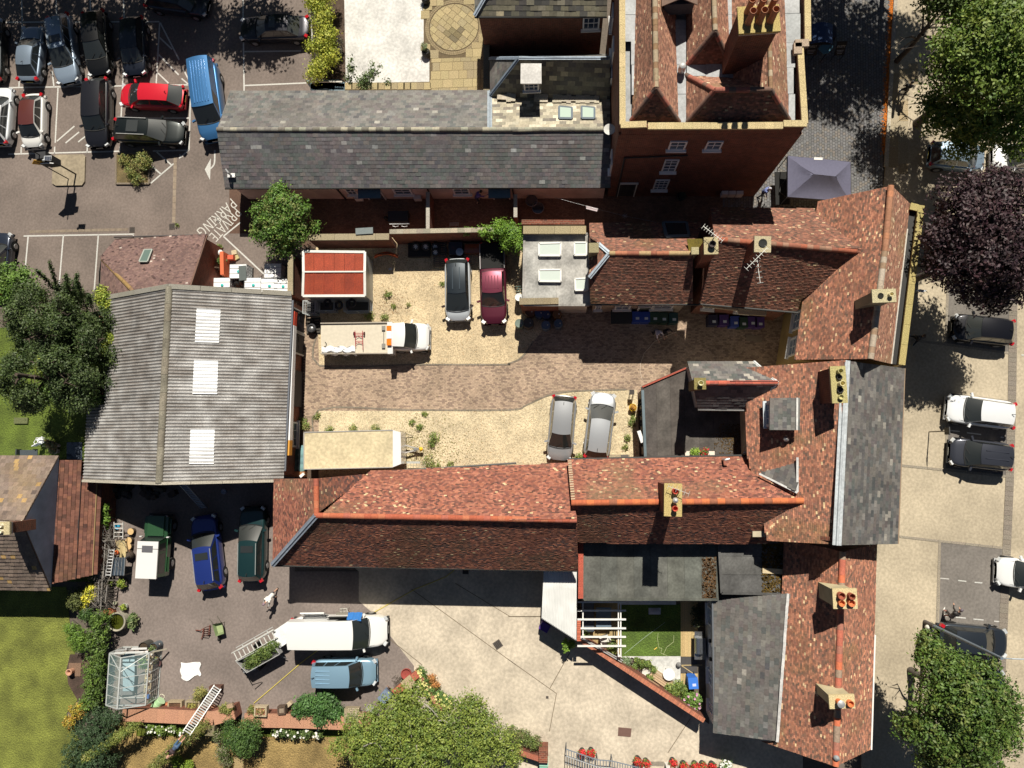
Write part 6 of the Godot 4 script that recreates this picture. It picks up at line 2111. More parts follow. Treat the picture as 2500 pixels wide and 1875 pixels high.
	for q in shade:
		var ft:=P(q[0],q[1],.0)
		var bs:=[]
		for i in 8:
			var a:=TAU*i/8.0
			bs.append([ft+V(cos(a)*q[3]*.85,q[2]-2.0+rng.randf()*1.6,sin(a)*q[3]*.7),V(1.5,1.2,1.4)*rng.randf_range(.8,1.15)])
		bs.append([ft+V(0,q[2],0),V(1.8,1.4,1.8)])
		tree("roadside_tree","leafy tree just outside the view that shades the car park","tree",ft,ft+V(0,q[2]*.75,0),.25,bs,8000,.15,g1,"trees shading the car park",C(.14,.12,.1),.16,.5)
	reg(1,0)
	for q in [[150,-420,9.0,2.2,7]]:
		var ft:=P(q[0],q[1],.0)
		var bs:=[]
		for i in 7:
			var a:=TAU*i/7.0
			bs.append([ft+V(cos(a)*q[3]*.8,q[2]-1.6+rng.randf()*1.4,sin(a)*q[3]*.7),V(1.3,1.1,1.3)])
		tree("roadside_tree","leafy tree just outside the view that shades the bay by the bamboo","tree",ft,ft+V(0,q[2]*.75,0),.22,bs,6000,.15,g1,"",C(.14,.12,.1),.16,.5)
	reg(3,0)
	for q in [[700,-360,12.0,3.2],[1050,-560,12.0,3.0],[420,-620,11.0,2.6]]:
		var ft:=P(q[0],q[1],.0)
		var bs:=[]
		for i in 9:
			var a:=TAU*i/9.0
			bs.append([ft+V(cos(a)*q[3]*.85,q[2]-2.2+rng.randf()*1.8,sin(a)*q[3]*.7),V(1.7,1.3,1.6)])
		bs.append([ft+V(0,q[2],0),V(2.0,1.4,2.0)])
		tree("roadside_tree","leafy tree just outside the view that shades the setts street","tree",ft,ft+V(0,q[2]*.75,0),.28,bs,9000,.15,g1,"trees shading the setts street",C(.14,.12,.1),.16,.5)
	weeds()
func weeds():
	var m:=MB.new()
	var spots:=[]
	reg(1,1)
	for q in [[1128,905,.35],[1110,1090,.3],[985,1080,.4],[1180,990,.18],[1305,985,.12],[1590,810,.2],[1950,330,.15]]:spots.append([P(q[0],q[1]),q[2]])
	reg(1,2)
	for q in [[1520,480,.5],[1500,530,.35],[1440,280,.2],[1480,680,.5],[1530,720,.5],[1660,715,.3],[840,405,.35],[1030,405,.35],[640,410,.3],[420,330,.3],[440,380,.4],[530,300,.3],[1400,390,.3],[1330,350,.25]]:spots.append([P(q[0],q[1]),q[2]])
	reg(2,2)
	for q in [[600,640,.35],[1050,310,.3],[1010,480,.3],[990,560,.25],[1040,360,.3]]:spots.append([P(q[0],q[1]),q[2]])
	reg(0,1)
	for q in [[1850,500,.3],[700,890,.3],[1500,310,.12]]:spots.append([P(q[0],q[1]),q[2]])
	for s in spots:
		fg(m,[[s[0]+V(0,s[1]*.4,0),V(s[1],s[1]*.5,s[1])]],int(700*s[1]),.05,[C(.2,.28,.06),C(.3,.3,.1),C(.14,.2,.05)],.2,.1,7)
	lone("undergrowth",m,M.leaf,"green weeds sprouting through the gravel and kerbs","weeds","","stuff")
	m=MB.new()
	reg(1,2)
	for i in 800:
		var q:=P(1250+absf(rng.randfn())*260,690-absf(rng.randfn())*170,.03)
		var t:=rng.randf()*TAU
		var e:=V(cos(t),.1,sin(t))*.05; var g:=V(-sin(t),.1,cos(t))*.03
		m.quad(q-e,q+g,q+e,q-g,jit(C(.22,.19,.08),.4))
	reg(1,1)
	for i in 260:
		var q:=P(1160+rng.randfn()*90,980+rng.randfn()*70,.03)
		var t:=rng.randf()*TAU
		var e:=V(cos(t),.1,sin(t))*.04; var g:=V(-sin(t),.1,cos(t))*.025
		m.quad(q-e,q+g,q+e,q-g,jit(C(.24,.15,.08),.4))
	lone("dry_leaves",m,M.matt,"dry brown leaf litter strewn over the gravel","leaves","","stuff")
func smoothstep01(x:float)->float:
	x=clampf(x,.0,1.0)
	return x*x*(3.0-2.0*x)
func car(label:String,nose:Vector3,tail:Vector3,col:Color,o:={})->Node3D:
	var L:=nose.distance_to(tail)
	var W:float=o.get("w",1.74)
	var H:float=o.get("h",1.46)
	var d:=(nose-tail).normalized()
	var p:=(nose+tail)*.5
	p.y=o.get("y",.0)
	var root:=thing(o.get("name","parked_car"),label,o.get("cat","car"),o.get("group","parked cars"),p,atan2(-d.z,d.x))
	var hl:=L*.5; var hw:=W*.5
	var belt:float=o.get("belt",H*.62)
	var nosey:float=o.get("nosey",.70)
	var tailh:float=o.get("tailh",belt)
	var c0:float=hl-o.get("hood",.25)*L
	var rf:float=c0-o.get("rake",.17)*L
	var rb:float=-hl+o.get("deck",.03)*L
	var rr:float=rb+o.get("rrake",.09)*L
	var paint:Material=M.metallic_paint if o.get("metallic",true) else M.paint
	var n:=22
	var rows:=[]
	var box:float=o.get("boxy",5.0)
	for i in n+1:
		var x:=lerpf(-hl,hl,float(i)/n)
		var u:=x/hl
		var w:=hw*pow(maxf(1.0-pow(absf(u),box*2.2)*.42,.01),1.0)
		if u>.0:w*=1.0 - .06*pow(u,3)
		var top:=belt
		if x>c0:top=lerpf(belt,nosey+.06,pow((x-c0)/(hl-c0),1.4))
		elif x<rb+.25:top=lerpf(tailh,belt,smoothstep01((x+hl)/(rb+.25+hl)))
		var e:=1.0
		if absf(u)>.93:e=1.0-(absf(u) - .93)/.07*.30
		var lo:=.2+(1.0-e)*.2
		top=lo+(top-lo)*(.55+.45*e if absf(u)>.93 else 1.0)
		var mid:=lerpf(lo,top,.5)
		var prof:=[[.93,lo],[.985,lerpf(lo,mid,.35)],[1.0,mid],[.985,lerpf(mid,top,.72)],[.93,top - .015],[.8,top+.015],[.5,top+.03],[.0,top+.04]]
		var row:=[]
		for q in prof:row.append(V(x,q[1],w*q[0]))
		for j in range(prof.size()-2,-1,-1):row.append(V(x,prof[j][1],-w*prof[j][0]))
		rows.append(row)
	var m:=MB.new()
	m.grid(rows,col,false,true)
	m.fan(_rev(rows[0]),Vector3.LEFT,col)
	m.fan(PackedVector3Array(rows[n]),Vector3.RIGHT,col)
	var body:=part("body",m,paint,root)
	var wb:float=hw*o.get("wb",.88); var wr:float=hw*o.get("wr",.70)
	var rc:Color=o.get("roof",col)
	var gl:=C(.012,.016,.018)
	var bul:=.12*minf(1.0,W/1.7)
	var front_b:=[]; var front_t:=[]; var back_b:=[]; var back_t:=[]
	for j in 9:
		var s:=j/4.0-1.0
		front_b.append(V(c0+bul*(1.0-s*s),belt+.03,s*wb))
		front_t.append(V(rf+bul*.7*(1.0-s*s),H - .045*s*s - .03,s*wr))
		back_b.append(V(rb-bul*.6*(1.0-s*s),belt+.03,s*wb*.95))
		back_t.append(V(rr-bul*.5*(1.0-s*s),H - .045*s*s - .05,s*wr*.96))
	m=MB.new()
	m.grid([front_b,front_t],gl,false,true)
	part("windscreen",m,M.car_glass,root)
	m=MB.new()
	m.grid([back_b,back_t],gl if o.get("rear_glass",true) else col)
	part("rear_window",m,M.car_glass if o.get("rear_glass",true) else paint,root)
	var rg:=[]
	for i in 9:
		var t:=i/8.0
		var row:=[]
		for j in 9:
			var q:Vector3=(back_t[j] as Vector3).lerp(front_t[j],t)
			q.y+=.06*sin(PI*t)+.03
			row.append(q)
		rg.append(row)
	m=MB.new()
	m.grid(rg,rc,false,false)
	part("roof",m,paint,root)
	m=MB.new()
	for s in [-1.0,1.0]:
		var jj:=8 if s>.0 else 0
		for i in 8:
			var a:Vector3=(back_b[jj] as Vector3).lerp(front_b[jj],i/8.0); var b:Vector3=(back_b[jj] as Vector3).lerp(front_b[jj],(i+1)/8.0)
			var c:Vector3=rg[i+1][jj]; var e:Vector3=rg[i][jj]
			if s>.0:m.quad(a,b,c,e,rc if o.get("dark_pillars",false) else col)
			else:m.quad(b,a,e,c,rc if o.get("dark_pillars",false) else col)
	part("pillars",m,paint,root)
	var wins:Array=o.get("wins",[[.08,.30],[.33,.58],[.61,.90]])
	for s in [-1.0,1.0]:
		var jj:=8 if s>.0 else 0
		for wv in wins:
			m=MB.new()
			var off:=V(0,.004,s*.012)
			var pt:=func(f:float,v:float)->Vector3:
				var i:=clampi(int(f*8.0),0,7)
				var top2:Vector3=(rg[i][jj] as Vector3).lerp(rg[i+1][jj],f*8.0-i)
				return (back_b[jj] as Vector3).lerp(front_b[jj],f).lerp(top2,v)+off
			var st:=3
			for i in st:
				var f0:=lerpf(wv[0],wv[1],float(i)/st); var f1:=lerpf(wv[0],wv[1],float(i+1)/st)
				if s>.0:m.quad(pt.call(f0,.1),pt.call(f1,.1),pt.call(f1,.88),pt.call(f0,.88),gl)
				else:m.quad(pt.call(f1,.1),pt.call(f0,.1),pt.call(f0,.88),pt.call(f1,.88),gl)
			part("side_window",m,M.car_glass,root)
	var wr_:float=o.get("wheel",.32)
	for sx in [hl - .19*L,-hl+.20*L]:
		for s in [-1.0,1.0]:
			m=MB.new()
			m.cyl(V(sx,wr_,s*(hw - .2)),V(sx,wr_,s*(hw+.015)),wr_,wr_,18,C(.012,.012,.012))
			var wn:=part("wheel",m,M.rubber,root)
			m=MB.new()
			m.cyl(V(sx,wr_,s*(hw+.014)),V(sx,wr_,s*(hw+.028)),wr_*.62,wr_*.55,12,C(.4,.4,.41))
			part("rim",m,M.metal,wn)
			m=MB.new()
			var arch:=PackedVector3Array()
			for i in 13:
				var a:=PI*i/12.0
				arch.append(V(sx+cos(a)*(wr_+.07),wr_+sin(a)*(wr_+.05),s*(hw+.006)))
			if s<.0:arch.reverse()
			m.fan(arch,V(0,0,s),C(.01,.01,.01))
			part("wheel_arch",m,M.rubber,root)
	for s in [-1.0,1.0]:
		m=MB.new()
		m.box(Transform3D(Basis(Vector3.UP,-s*.6)*Basis(Vector3.BACK,.35),V(hl - .2,nosey - .02,s*hw*.72)),V(.42,.13,.26),o.get("lamp",C(.55,.58,.6)))
		part("headlight",m,M.window_glass,root)
		m=MB.new()
		m.box(Transform3D(Basis(Vector3.UP,s*.5),V(-hl+.12,o.get("tlh",belt - .06),s*hw*.8)),V(.24,.2,.2),C(.42,.015,.02))
		part("tail_light",m,M.window_glass,root)
		m=MB.new()
		m.box(Transform3D(Basis(Vector3.UP,s*.35),V(c0 - .22,belt+.07,s*(hw+.07))),V(.12,.13,.24),o.get("mirror",col))
		part("mirror",m,paint,root)
	m=MB.new()
	m.box(TI(V(hl - .02,.45,0)),V(.05,.12,.5),C(.7,.7,.66))
	m.box(TI(V(-hl+.02,.5 if tailh>.6 else .6,0)),V(.05,.12,.5),C(.65,.55,.12))
	part("number_plate",m,M.plain,root)
	m=MB.new()
	m.box(TI(V(hl - .06,.36,0)),V(.16,.16,W*.82),o.get("bumper",tone(col,.5)))
	part("bumper",m,M.plain,root)
	m=MB.new()
	m.box(TI(V(-hl+.06,.4,0)),V(.16,.18,W*.84),o.get("bumper",tone(col,.5)))
	part("bumper",m,M.plain,root)
	m=MB.new()
	var dk:=C(.01,.01,.01)
	for i in 8:
		var s0:=i/4.0-1.0; var s1:=(i+1)/4.0-1.0
		m.bar(V(c0+.05+bul*(1.0-s0*s0),belt+.025+.012*(1-s0*s0),s0*wb*.96),V(c0+.05+bul*(1.0-s1*s1),belt+.025+.012*(1-s1*s1),s1*wb*.96),.05,.03,dk)
	for s in [-.3,.35]:
		m.bar(V(c0+bul - .02,belt+.06,s*wb),V(lerpf(c0,rf,.3)+bul,lerpf(belt,H,.3)+.03,(s - .42)*wb),.02,.02,dk)
	part("wiper",m,M.plain,root)
	if hl-c0>.7:
		m=MB.new()
		for s in [-1.0,1.0]:
			m.bar(V(c0+.12,belt+.032,s*wb*.9),V(hl - .32,lerpf(belt,nosey,.7)+.035,s*hw*.74),.014,.014,tone(col,.25))
		part("bonnet_line",m,M.plain,root)
	if o.has("sunroof"):
		m=MB.new()
		var a:float=o.sunroof[0]; var b:float=o.sunroof[1]
		m.box(TI(V(lerpf(rr,rf,(a+b)*.5),H+.055,0)),V((rf-rr)*(b-a),.012,wr*1.35),gl)
		part("sunroof",m,M.car_glass,root)
	if o.has("ribs"):
		for i in o.ribs:
			m=MB.new()
			m.bar(V(rr+.25,H+.035,(i-(o.ribs-1)*.5)*wr*1.5/o.ribs),V(rf-(.2 if o.get("ribfull",true) else (rf-rr)*.5),H+.035,(i-(o.ribs-1)*.5)*wr*1.5/o.ribs),.05,.04,tone(rc,o.get("ribtone",1.25)))
			part("roof_rib",m,paint,root)
	if o.get("rails",false):
		for s in [-1.0,1.0]:
			m=MB.new()
			m.bar(V(rr+.1,H+.04,s*wr*.95),V(rf - .1,H+.04,s*wr*.95),.04,.05,o.get("railc",C(.3,.3,.3)))
			part("roof_rail",m,M.metal,root)
	if o.get("aerial",true):
		m=MB.new()
		m.bar(V(rr+.18,H+.02,0),V(rr+.02,H+.16,0),.03,.03,dk)
		part("aerial",m,M.plain,root)
	return root
func _rev(a:Array)->PackedVector3Array:
	var p:=PackedVector3Array(a)
	p.reverse()
	return p
func veh(xn:float,yn:float,xt:float,yt:float,label:String,col:Color,o:={})->Node3D:
	var h:float=o.get("sight",.6)
	return car(label,P(xn,yn,h),P(xt,yt,h),col,o)
func vehicles():
	var hatch:={"hood": .22,"rake": .17,"deck": .02,"rrake": .10}
	reg(0,0)
	veh(-60,170,-60,700,"dark car cut off by the edge of the shaded upper row",C(.015,.016,.018),hatch)
	veh(290,235,245,690,"silver blue coupe nose away in the shaded upper row",C(.22,.28,.36),{"hood": .28,"rake": .17,"deck": .08,"rrake": .15,"h": 1.38,"wr": .66})
	veh(585,705,510,145,"pale blue estate with a sunroof in the shaded upper row",C(.30,.38,.48),{"hood": .24,"rake": .2,"h": 1.6,"sunroof":[.62,.86],"rails":true})
	veh(850,640,805,110,"black car with a wet looking bonnet in the deepest shade",C(.008,.008,.01),{"hood": .25,"rake": .2,"h": 1.55})
	veh(1145,640,1130,160,"midnight blue hatchback with pale headlights under the tree shade",C(.014,.016,.03),hatch.merged({"lamp":C(.75,.78,.8)}))
	veh(30,750,-10,1225,"white car half out of frame in the lower row",C(.72,.75,.78),hatch.merged({"metallic":false}))
	veh(285,1248,300,806,"small white car with a brown fabric roof",C(.78,.78,.76),{"hood": .2,"rake": .16,"deck": .06,"rrake": .14,"roof":pc(110,62,56),"metallic":false,"w": 1.63,"h": 1.48,"boxy": 4.0,"aerial":false})
	veh(832,1245,842,680,"boxy black car beside the red hatchback",C(.013,.013,.016),{"hood": .24,"rake": .15,"h": 1.66,"boxy": 6.5,"wr": .78,"metallic":false})
	veh(1030,808,1562,830,"bright red hatchback with a black tailgate",C(.58,.012,.03),{"hood": .19,"rake": .18,"rrake": .16,"metallic":false,"h": 1.44})
	veh(1560,1132,982,1108,"glossy black estate with chrome edged windows",C(.011,.012,.014),{"hood": .25,"rake": .19,"h": 1.6,"sunroof":[.35,.72],"rails":true,"railc":C(.5,.5,.5)})
	veh(1790,1165,1708,520,"metallic blue panel van with a ribbed roof beside the slate building",C(.045,.16,.36),{"name": "panel_van","cat": "van","group": "","hood": .20,"rake": .15,"deck": .0,"rrake": .03,"h": 1.96,"w": 1.92,"belt": 1.12,"wr": .80,"ribs": 6,"rear_glass":false,"boxy": 6.0,"wins":[[.68,.93]],"nosey": .85,"aerial":false,"sight": 1.0})
	var nn:=P(2035,255,.6)
	reg(1,0)
	car("dark saloon in the shade beside the bamboo",nn,P(470,240,.6),C(.02,.022,.028),{"hood": .27,"rake": .16,"deck": .14,"rrake": .13,"h": 1.43,"lamp":C(.7,.72,.75),"sunroof":[.55,.85]})
	reg(0,0)
	veh(1760,55,1250,-20,"dark car barely showing in the dappled shade at the top edge",C(.02,.025,.04),hatch)
	reg(0,1)
	veh(20,380,-40,900,"dark car hidden by the lighter green tree",C(.02,.03,.05),hatch.merged({"rails":true,"railc":C(.45,.45,.46)}))
	reg(1,1)
	veh(1726,1118,1718,600,"small silver car with a black roof on the gravel",C(.62,.66,.70),{"hood": .17,"rake": .25,"roof":C(.02,.03,.038),"dark_pillars":true,"h": 1.47,"ribs": 2,"ribtone": 1.8,"boxy": 4.5,"lamp":C(.8,.82,.84),"mirror":C(.03,.015,.012),"w": 1.75})
	pickup()
	tipper()
	box_trailer()
	reg(2,2)
	veh(430,668,478,125,"grey silver hatchback parked tail to the drive",C(.34,.35,.37),{"hood": .22,"rake": .19,"rrake": .08,"h": 1.46,"w": 1.7})
	veh(808,102,740,655,"silver hatchback parked nose to the drive",C(.40,.42,.45),{"hood": .22,"rake": .2,"rrake": .08,"h": 1.46,"w": 1.74,"lamp":C(.7,.72,.74)})
	off_roader()
	reg(0,2)
	nn=P(1722,1135,.6)
	reg(0,3)
	car("deep blue estate with a dark sunroof between off roader and green estate",nn,P(1792,150,.6),C(.022,.045,.24),{"hood": .25,"rake": .17,"rrake": .08,"h": 1.52,"sunroof":[.66,.86],"rails":true,"railc":C(.5,.52,.6),"w": 1.8})
	reg(0,2)
	nn=P(2140,1058,.6)
	reg(0,3)
	car("dark green estate standing against the barn end",nn,P(2130,85,.6),C(.012,.045,.05),{"hood": .27,"rake": .18,"rrake": .07,"h": 1.5,"sunroof":[.68,.88],"rails":true,"railc":C(.5,.55,.55),"w": 1.76})
	white_van()
	reg(1,3)
	veh(1037,842,508,848,"pale blue people carrier beside the white van",C(.26,.42,.56),{"hood": .23,"rake": .14,"deck": .01,"rrake": .05,"h": 1.8,"belt": 1.02,"wr": .78,"ribs": 4,"ribfull":false,"w": 1.72,"boxy": 6.0,"nosey": .78,"wheel": .3})
	reg(3,1)
	veh(1600,1170,2098,1225,"black hatchback under the maple's shade",C(.01,.01,.014),hatch.merged({"y": .11,"lamp":C(.6,.62,.64)}))
	reg(3,2)
	veh(1548,225,2108,300,"white hatchback in the parking bay by the pavement",C(.76,.78,.80),{"hood": .26,"rake": .17,"rrake": .07,"y": .11,"metallic":false,"w": 1.8,"h": 1.48})
	veh(1572,592,2080,648,"dark grey estate parked below the white hatchback",C(.045,.05,.065),{"hood": .24,"rake": .17,"rrake": .06,"y": .11,"h": 1.55,"ribs": 2,"w": 1.78,"lamp":C(.6,.62,.64)})
	veh(1972,1600,2560,1660,"white car cut by the picture edge on the road",C(.78,.79,.80),{"hood": .25,"rake": .17,"metallic":false,"w": 1.8})
	reg(3,3)
	veh(2046,600,1475,545,"dark slate grey car behind the lamp post with its boot towards the pavement",C(.03,.038,.05),{"hood": .25,"rake": .17,"rrake": .12,"deck": .06,"y": .11,"h": 1.5,"w": 1.82})
	veh(2020,945,1520,870,"navy car mostly hidden under the ragged street tree",C(.02,.03,.07),{"hood": .25,"rake": .17,"y": .11,"rails":true,"railc":C(.7,.72,.74),"h": 1.55})
	reg(3,0)
	veh(1930,1330,2560,1360,"white car glinting through the leaves between the street trees",C(.78,.79,.80),{"hood": .2,"rake": .15,"metallic":false,"y": .11})
	veh(1860,1350,1400,1310,"pale blue car in the shade between the street trees",C(.25,.33,.42),hatch.merged({"y": .11}))
func pickup():
	reg(1,1)
	var nose:=P(2030,1148,.6); var tail:=P(2012,470,.6)
	var col:=C(.10,.014,.03)
	var root:=car("maroon double cab pickup with a black covered bed",nose,tail,col,{"name": "pickup_truck","cat": "pickup truck","group": "","hood": .23,"rake": .13,"deck": .36,"rrake": .04,"h": 1.74,"belt": 1.06,"w": 1.78,"wr": .74,"ribs": 5,"ribtone": .7,"nosey": .92,"wheel": .36,"lamp":C(.8,.8,.78),"roof":pc(140,66,84),"wins":[[.1,.46],[.52,.9]],"aerial":false})
	var L:=nose.distance_to(tail)
	var m:=MB.new()
	m.box(TI(V(-L*.5+L*.17,1.09,0)),V(L*.31,.05,1.5),C(.012,.012,.012))
	part("bed_cover",m,M.matt,root)
	for s in [-1,1]:
		m=MB.new()
		m.bar(V(-L*.5+.1,1.14,s*.8),V(-L*.5+L*.33,1.14,s*.8),.05,.05,C(.3,.3,.3))
		part("bed_rail",m,M.metal,root)
func tipper():
	reg(1,1)
	var h:=1.05
	var a:=P(565,1140,h); var d:=P(565,1396,h); var e:=P(1165,1132,h); var f:=P(1165,1392,h)
	var p:=(a+f)*.5
	p.y=.0
	var root:=thing("flatbed_truck","white flatbed truck with orange beacons behind its cab","truck","",p)
	var m:=MB.new()
	m.prism(q4_(a,e,f,d),V(0,-.12,0),pc(236,226,206),true)
	part("deck",m,M.matt,root,true)
	for q in [[a,e],[f,d]]:
		m=MB.new()
		m.bar(q[0]+V(0,.02,0),q[1]+V(0,.02,0),.08,.18,pc(206,196,180))
		part("side_rail",m,M.metal,root,true)
	m=MB.new()
	m.bar(V(a.x,.75,(a.z+d.z)*.5),V(e.x+1.6,.75,(a.z+d.z)*.5),.8,.25,C(.03,.03,.03))
	part("chassis",m,M.plain,root,true)
	m=MB.new()
	var h0:=P(1145,1128,1.9); var h1:=P(1150,1395,1.9)
	m.bar(V(h0.x,1.45,h0.z),V(h1.x,1.45,h1.z),.34,.9,C(.74,.74,.73))
	part("headboard",m,M.paint,root,true)
	for q in [[1160,1202,C(.75,.2,.02)],[1205,1268,C(.8,.8,.8)],[1272,1325,C(.75,.2,.02)]]:
		m=MB.new()
		m.bar(P(1141,q[0],2.0),P(1141,q[1],2.0),.3,.16,q[2])
		part("beacon",m,M.window_glass,root,true)
	m=MB.new()
	for y in [1180.0,1330.0]:m.at(P(1095,y,h+.02),V(.22,.1,.3),C(.3,.29,.26))
	m.bar(P(1095,1200,h+.05),P(1095,1340,h+.05),.03,.03,C(.12,.12,.12))
	part("winch",m,M.metal,root,true)
	m=MB.new()
	m.tube([P(600,1295,h+.04),P(612,1310,h+.04),P(605,1335,h+.04),P(592,1330,h+.04)],.02,.02,5,C(.06,.06,.06))
	part("strap",m,M.matt,root,true)
	var n:=P(1484,1258,.7); var t:=P(1176,1258,.7)
	var cab:=car("",n,t,C(.78,.78,.77),{"name": "cab_shape","hood": .36,"rake": .24,"deck": .0,"rrake": .02,"h": 1.95,"belt": 1.15,"w": 1.86,"wr": .84,"metallic":false,"wins":[[.12,.8]],"nosey": .9,"rear_glass":false,"boxy": 5.0,"aerial":false,"lamp":C(.6,.62,.64)})
	adopt(cab,root)
	for x in [.2,.32]:
		for s in [a,d]:
			m=MB.new()
			var wx:=lerpf(a.x,e.x,x)
			var sg:float=1.0 if s==d else -1.0
			m.cyl(V(wx,.34,s.z-sg*.32),V(wx,.34,s.z-sg*.08),.34,.34,16,C(.012,.012,.012))
			part("wheel",m,M.rubber,root,true)
	var tr:=thing("sack_trolley","red sack trolley lying on the flatbed deck","trolley","",P(885,1260,h+.02))
	m=MB.new()
	var rc:=C(.42,.03,.05)
	for q in [[852,1200,858,1340],[915,1200,920,1365],[846,1222,930,1222],[846,1236,930,1236],[855,1262,885,1245],[885,1245,915,1258],[856,1290,915,1290],[858,1310,885,1300],[885,1300,916,1308]]:
		m.tube([P(q[0],q[1],h+.12),P(q[2],q[3],h+.12)],.022,.022,6,rc)
	part("frame",m,M.paint,tr,true)
	for x in [845.0,931.0]:
		m=MB.new()
		m.cyl(P(x-4,1226,h+.12),P(x+4,1226,h+.12),.13,.13,12,C(.1,.03,.03))
		part("wheel",m,M.rubber,tr,true)
	var rows:=[]
	for i in 9:
		var row:=[]
		for j in 22:
			var q:=P(lerpf(575,855,j/21.0),lerpf(1335,1400,i/8.0)+8.0*sin(j*.9+i),h+.06)
			q.y+=.10*noise.get_noise_2d(j*1.7,i*2.9)+.05
			if i>6:q.y-=.25*(i-6)
			row.append(q)
		rows.append(row)
	m=MB.new()
	m.grid(rows,C(.8,.81,.83),false,true)
	lone("plastic_sheet",m,M.cloth,"crumpled white sheet over the edge of the flatbed deck","sheet")
func adopt(cab:Node3D,root:Node3D):
	for ch in cab.get_children():
		var tf:Transform3D=cab.transform*ch.transform
		cab.remove_child(ch)
		root.add_child(ch,true)
		ch.transform=tf
		ch.position-=root.position
	remove_child(cab)
	cab.free()
func box_trailer():
	reg(1,2)
	var h:=2.05
	var a:=P(424,434,h); var e:=P(1172,415,h); var f:=P(1172,728,h); var d:=P(422,745,h)
	var n0:=P(1238,435,h - .15); var n1:=P(1242,700,h - .15)
	var p:=(a+f)*.5
	p.y=.0
	var root:=thing("box_trailer","long cream roofed box trailer with a white nose","trailer","",p)
	var m:=MB.new()
	m.prism(q4_(a,e,f,d),V(0,-.1,0),alb(240,224,186,1.4))
	part("roof",m,M.concrete,root,true)
	m=MB.new()
	m.prism(q4_(a+V(.02,-.1,.02),e+V(0,-.1,.02),f+V(0,-.1,-.02),d+V(.02,-.1,-.02)),V(0,-1.45,0),C(.6,.58,.52))
	part("body",m,M.matt,root,true)
	m=MB.new()
	m.prism(q4_(e+V(0,.01,0),n0,n1,f+V(0,.01,0)),V(0,-1.5,0),C(.78,.79,.82))
	part("nose",m,M.paint,root,true)
	for q in [[a,e],[f,d],[a,d]]:
		m=MB.new()
		m.bar(q[0],q[1],.06,.08,C(.6,.58,.54))
		part("trim",m,M.metal,root,true)
	var hp:=P(1398,575,.45)
	m=MB.new()
	for q in [P(1238,522,.5),P(1240,625,.5)]:m.bar(V(q.x - .3,.5,q.z),hp,.09,.09,C(.55,.53,.5))
	m.at(hp+V(-.2,0,0),V(.35,.12,.14),C(.3,.3,.3))
	m.cyl(hp+V(-.25,-.4,.14),hp+V(-.25,.3,.14),.035,.035,8,C(.4,.4,.4))
	part("drawbar",m,M.metal,root,true)
	m=MB.new()
	m.lathe(hp+V(.1,-.05,0),[[.001,.0],[.12,.04],[.14,.12],[.08,.2],[.001,.22]],12,C(.75,.45,.02))
	part("hitch_cover",m,M.plain,root,true)
	for z in [a.z+.25,d.z - .25]:
		for x in [-.45,.4]:
			m=MB.new()
			m.cyl(V(p.x+x,.3,z - .1),V(p.x+x,.3,z+.1),.3,.3,14,C(.012,.012,.012))
			part("wheel",m,M.rubber,root,true)
	m=MB.new()
	m.bar(P(1235,425,.6),P(1342,466,.1),.03,.03,C(.16,.15,.14))
	part("prop",m,M.metal,root,true)
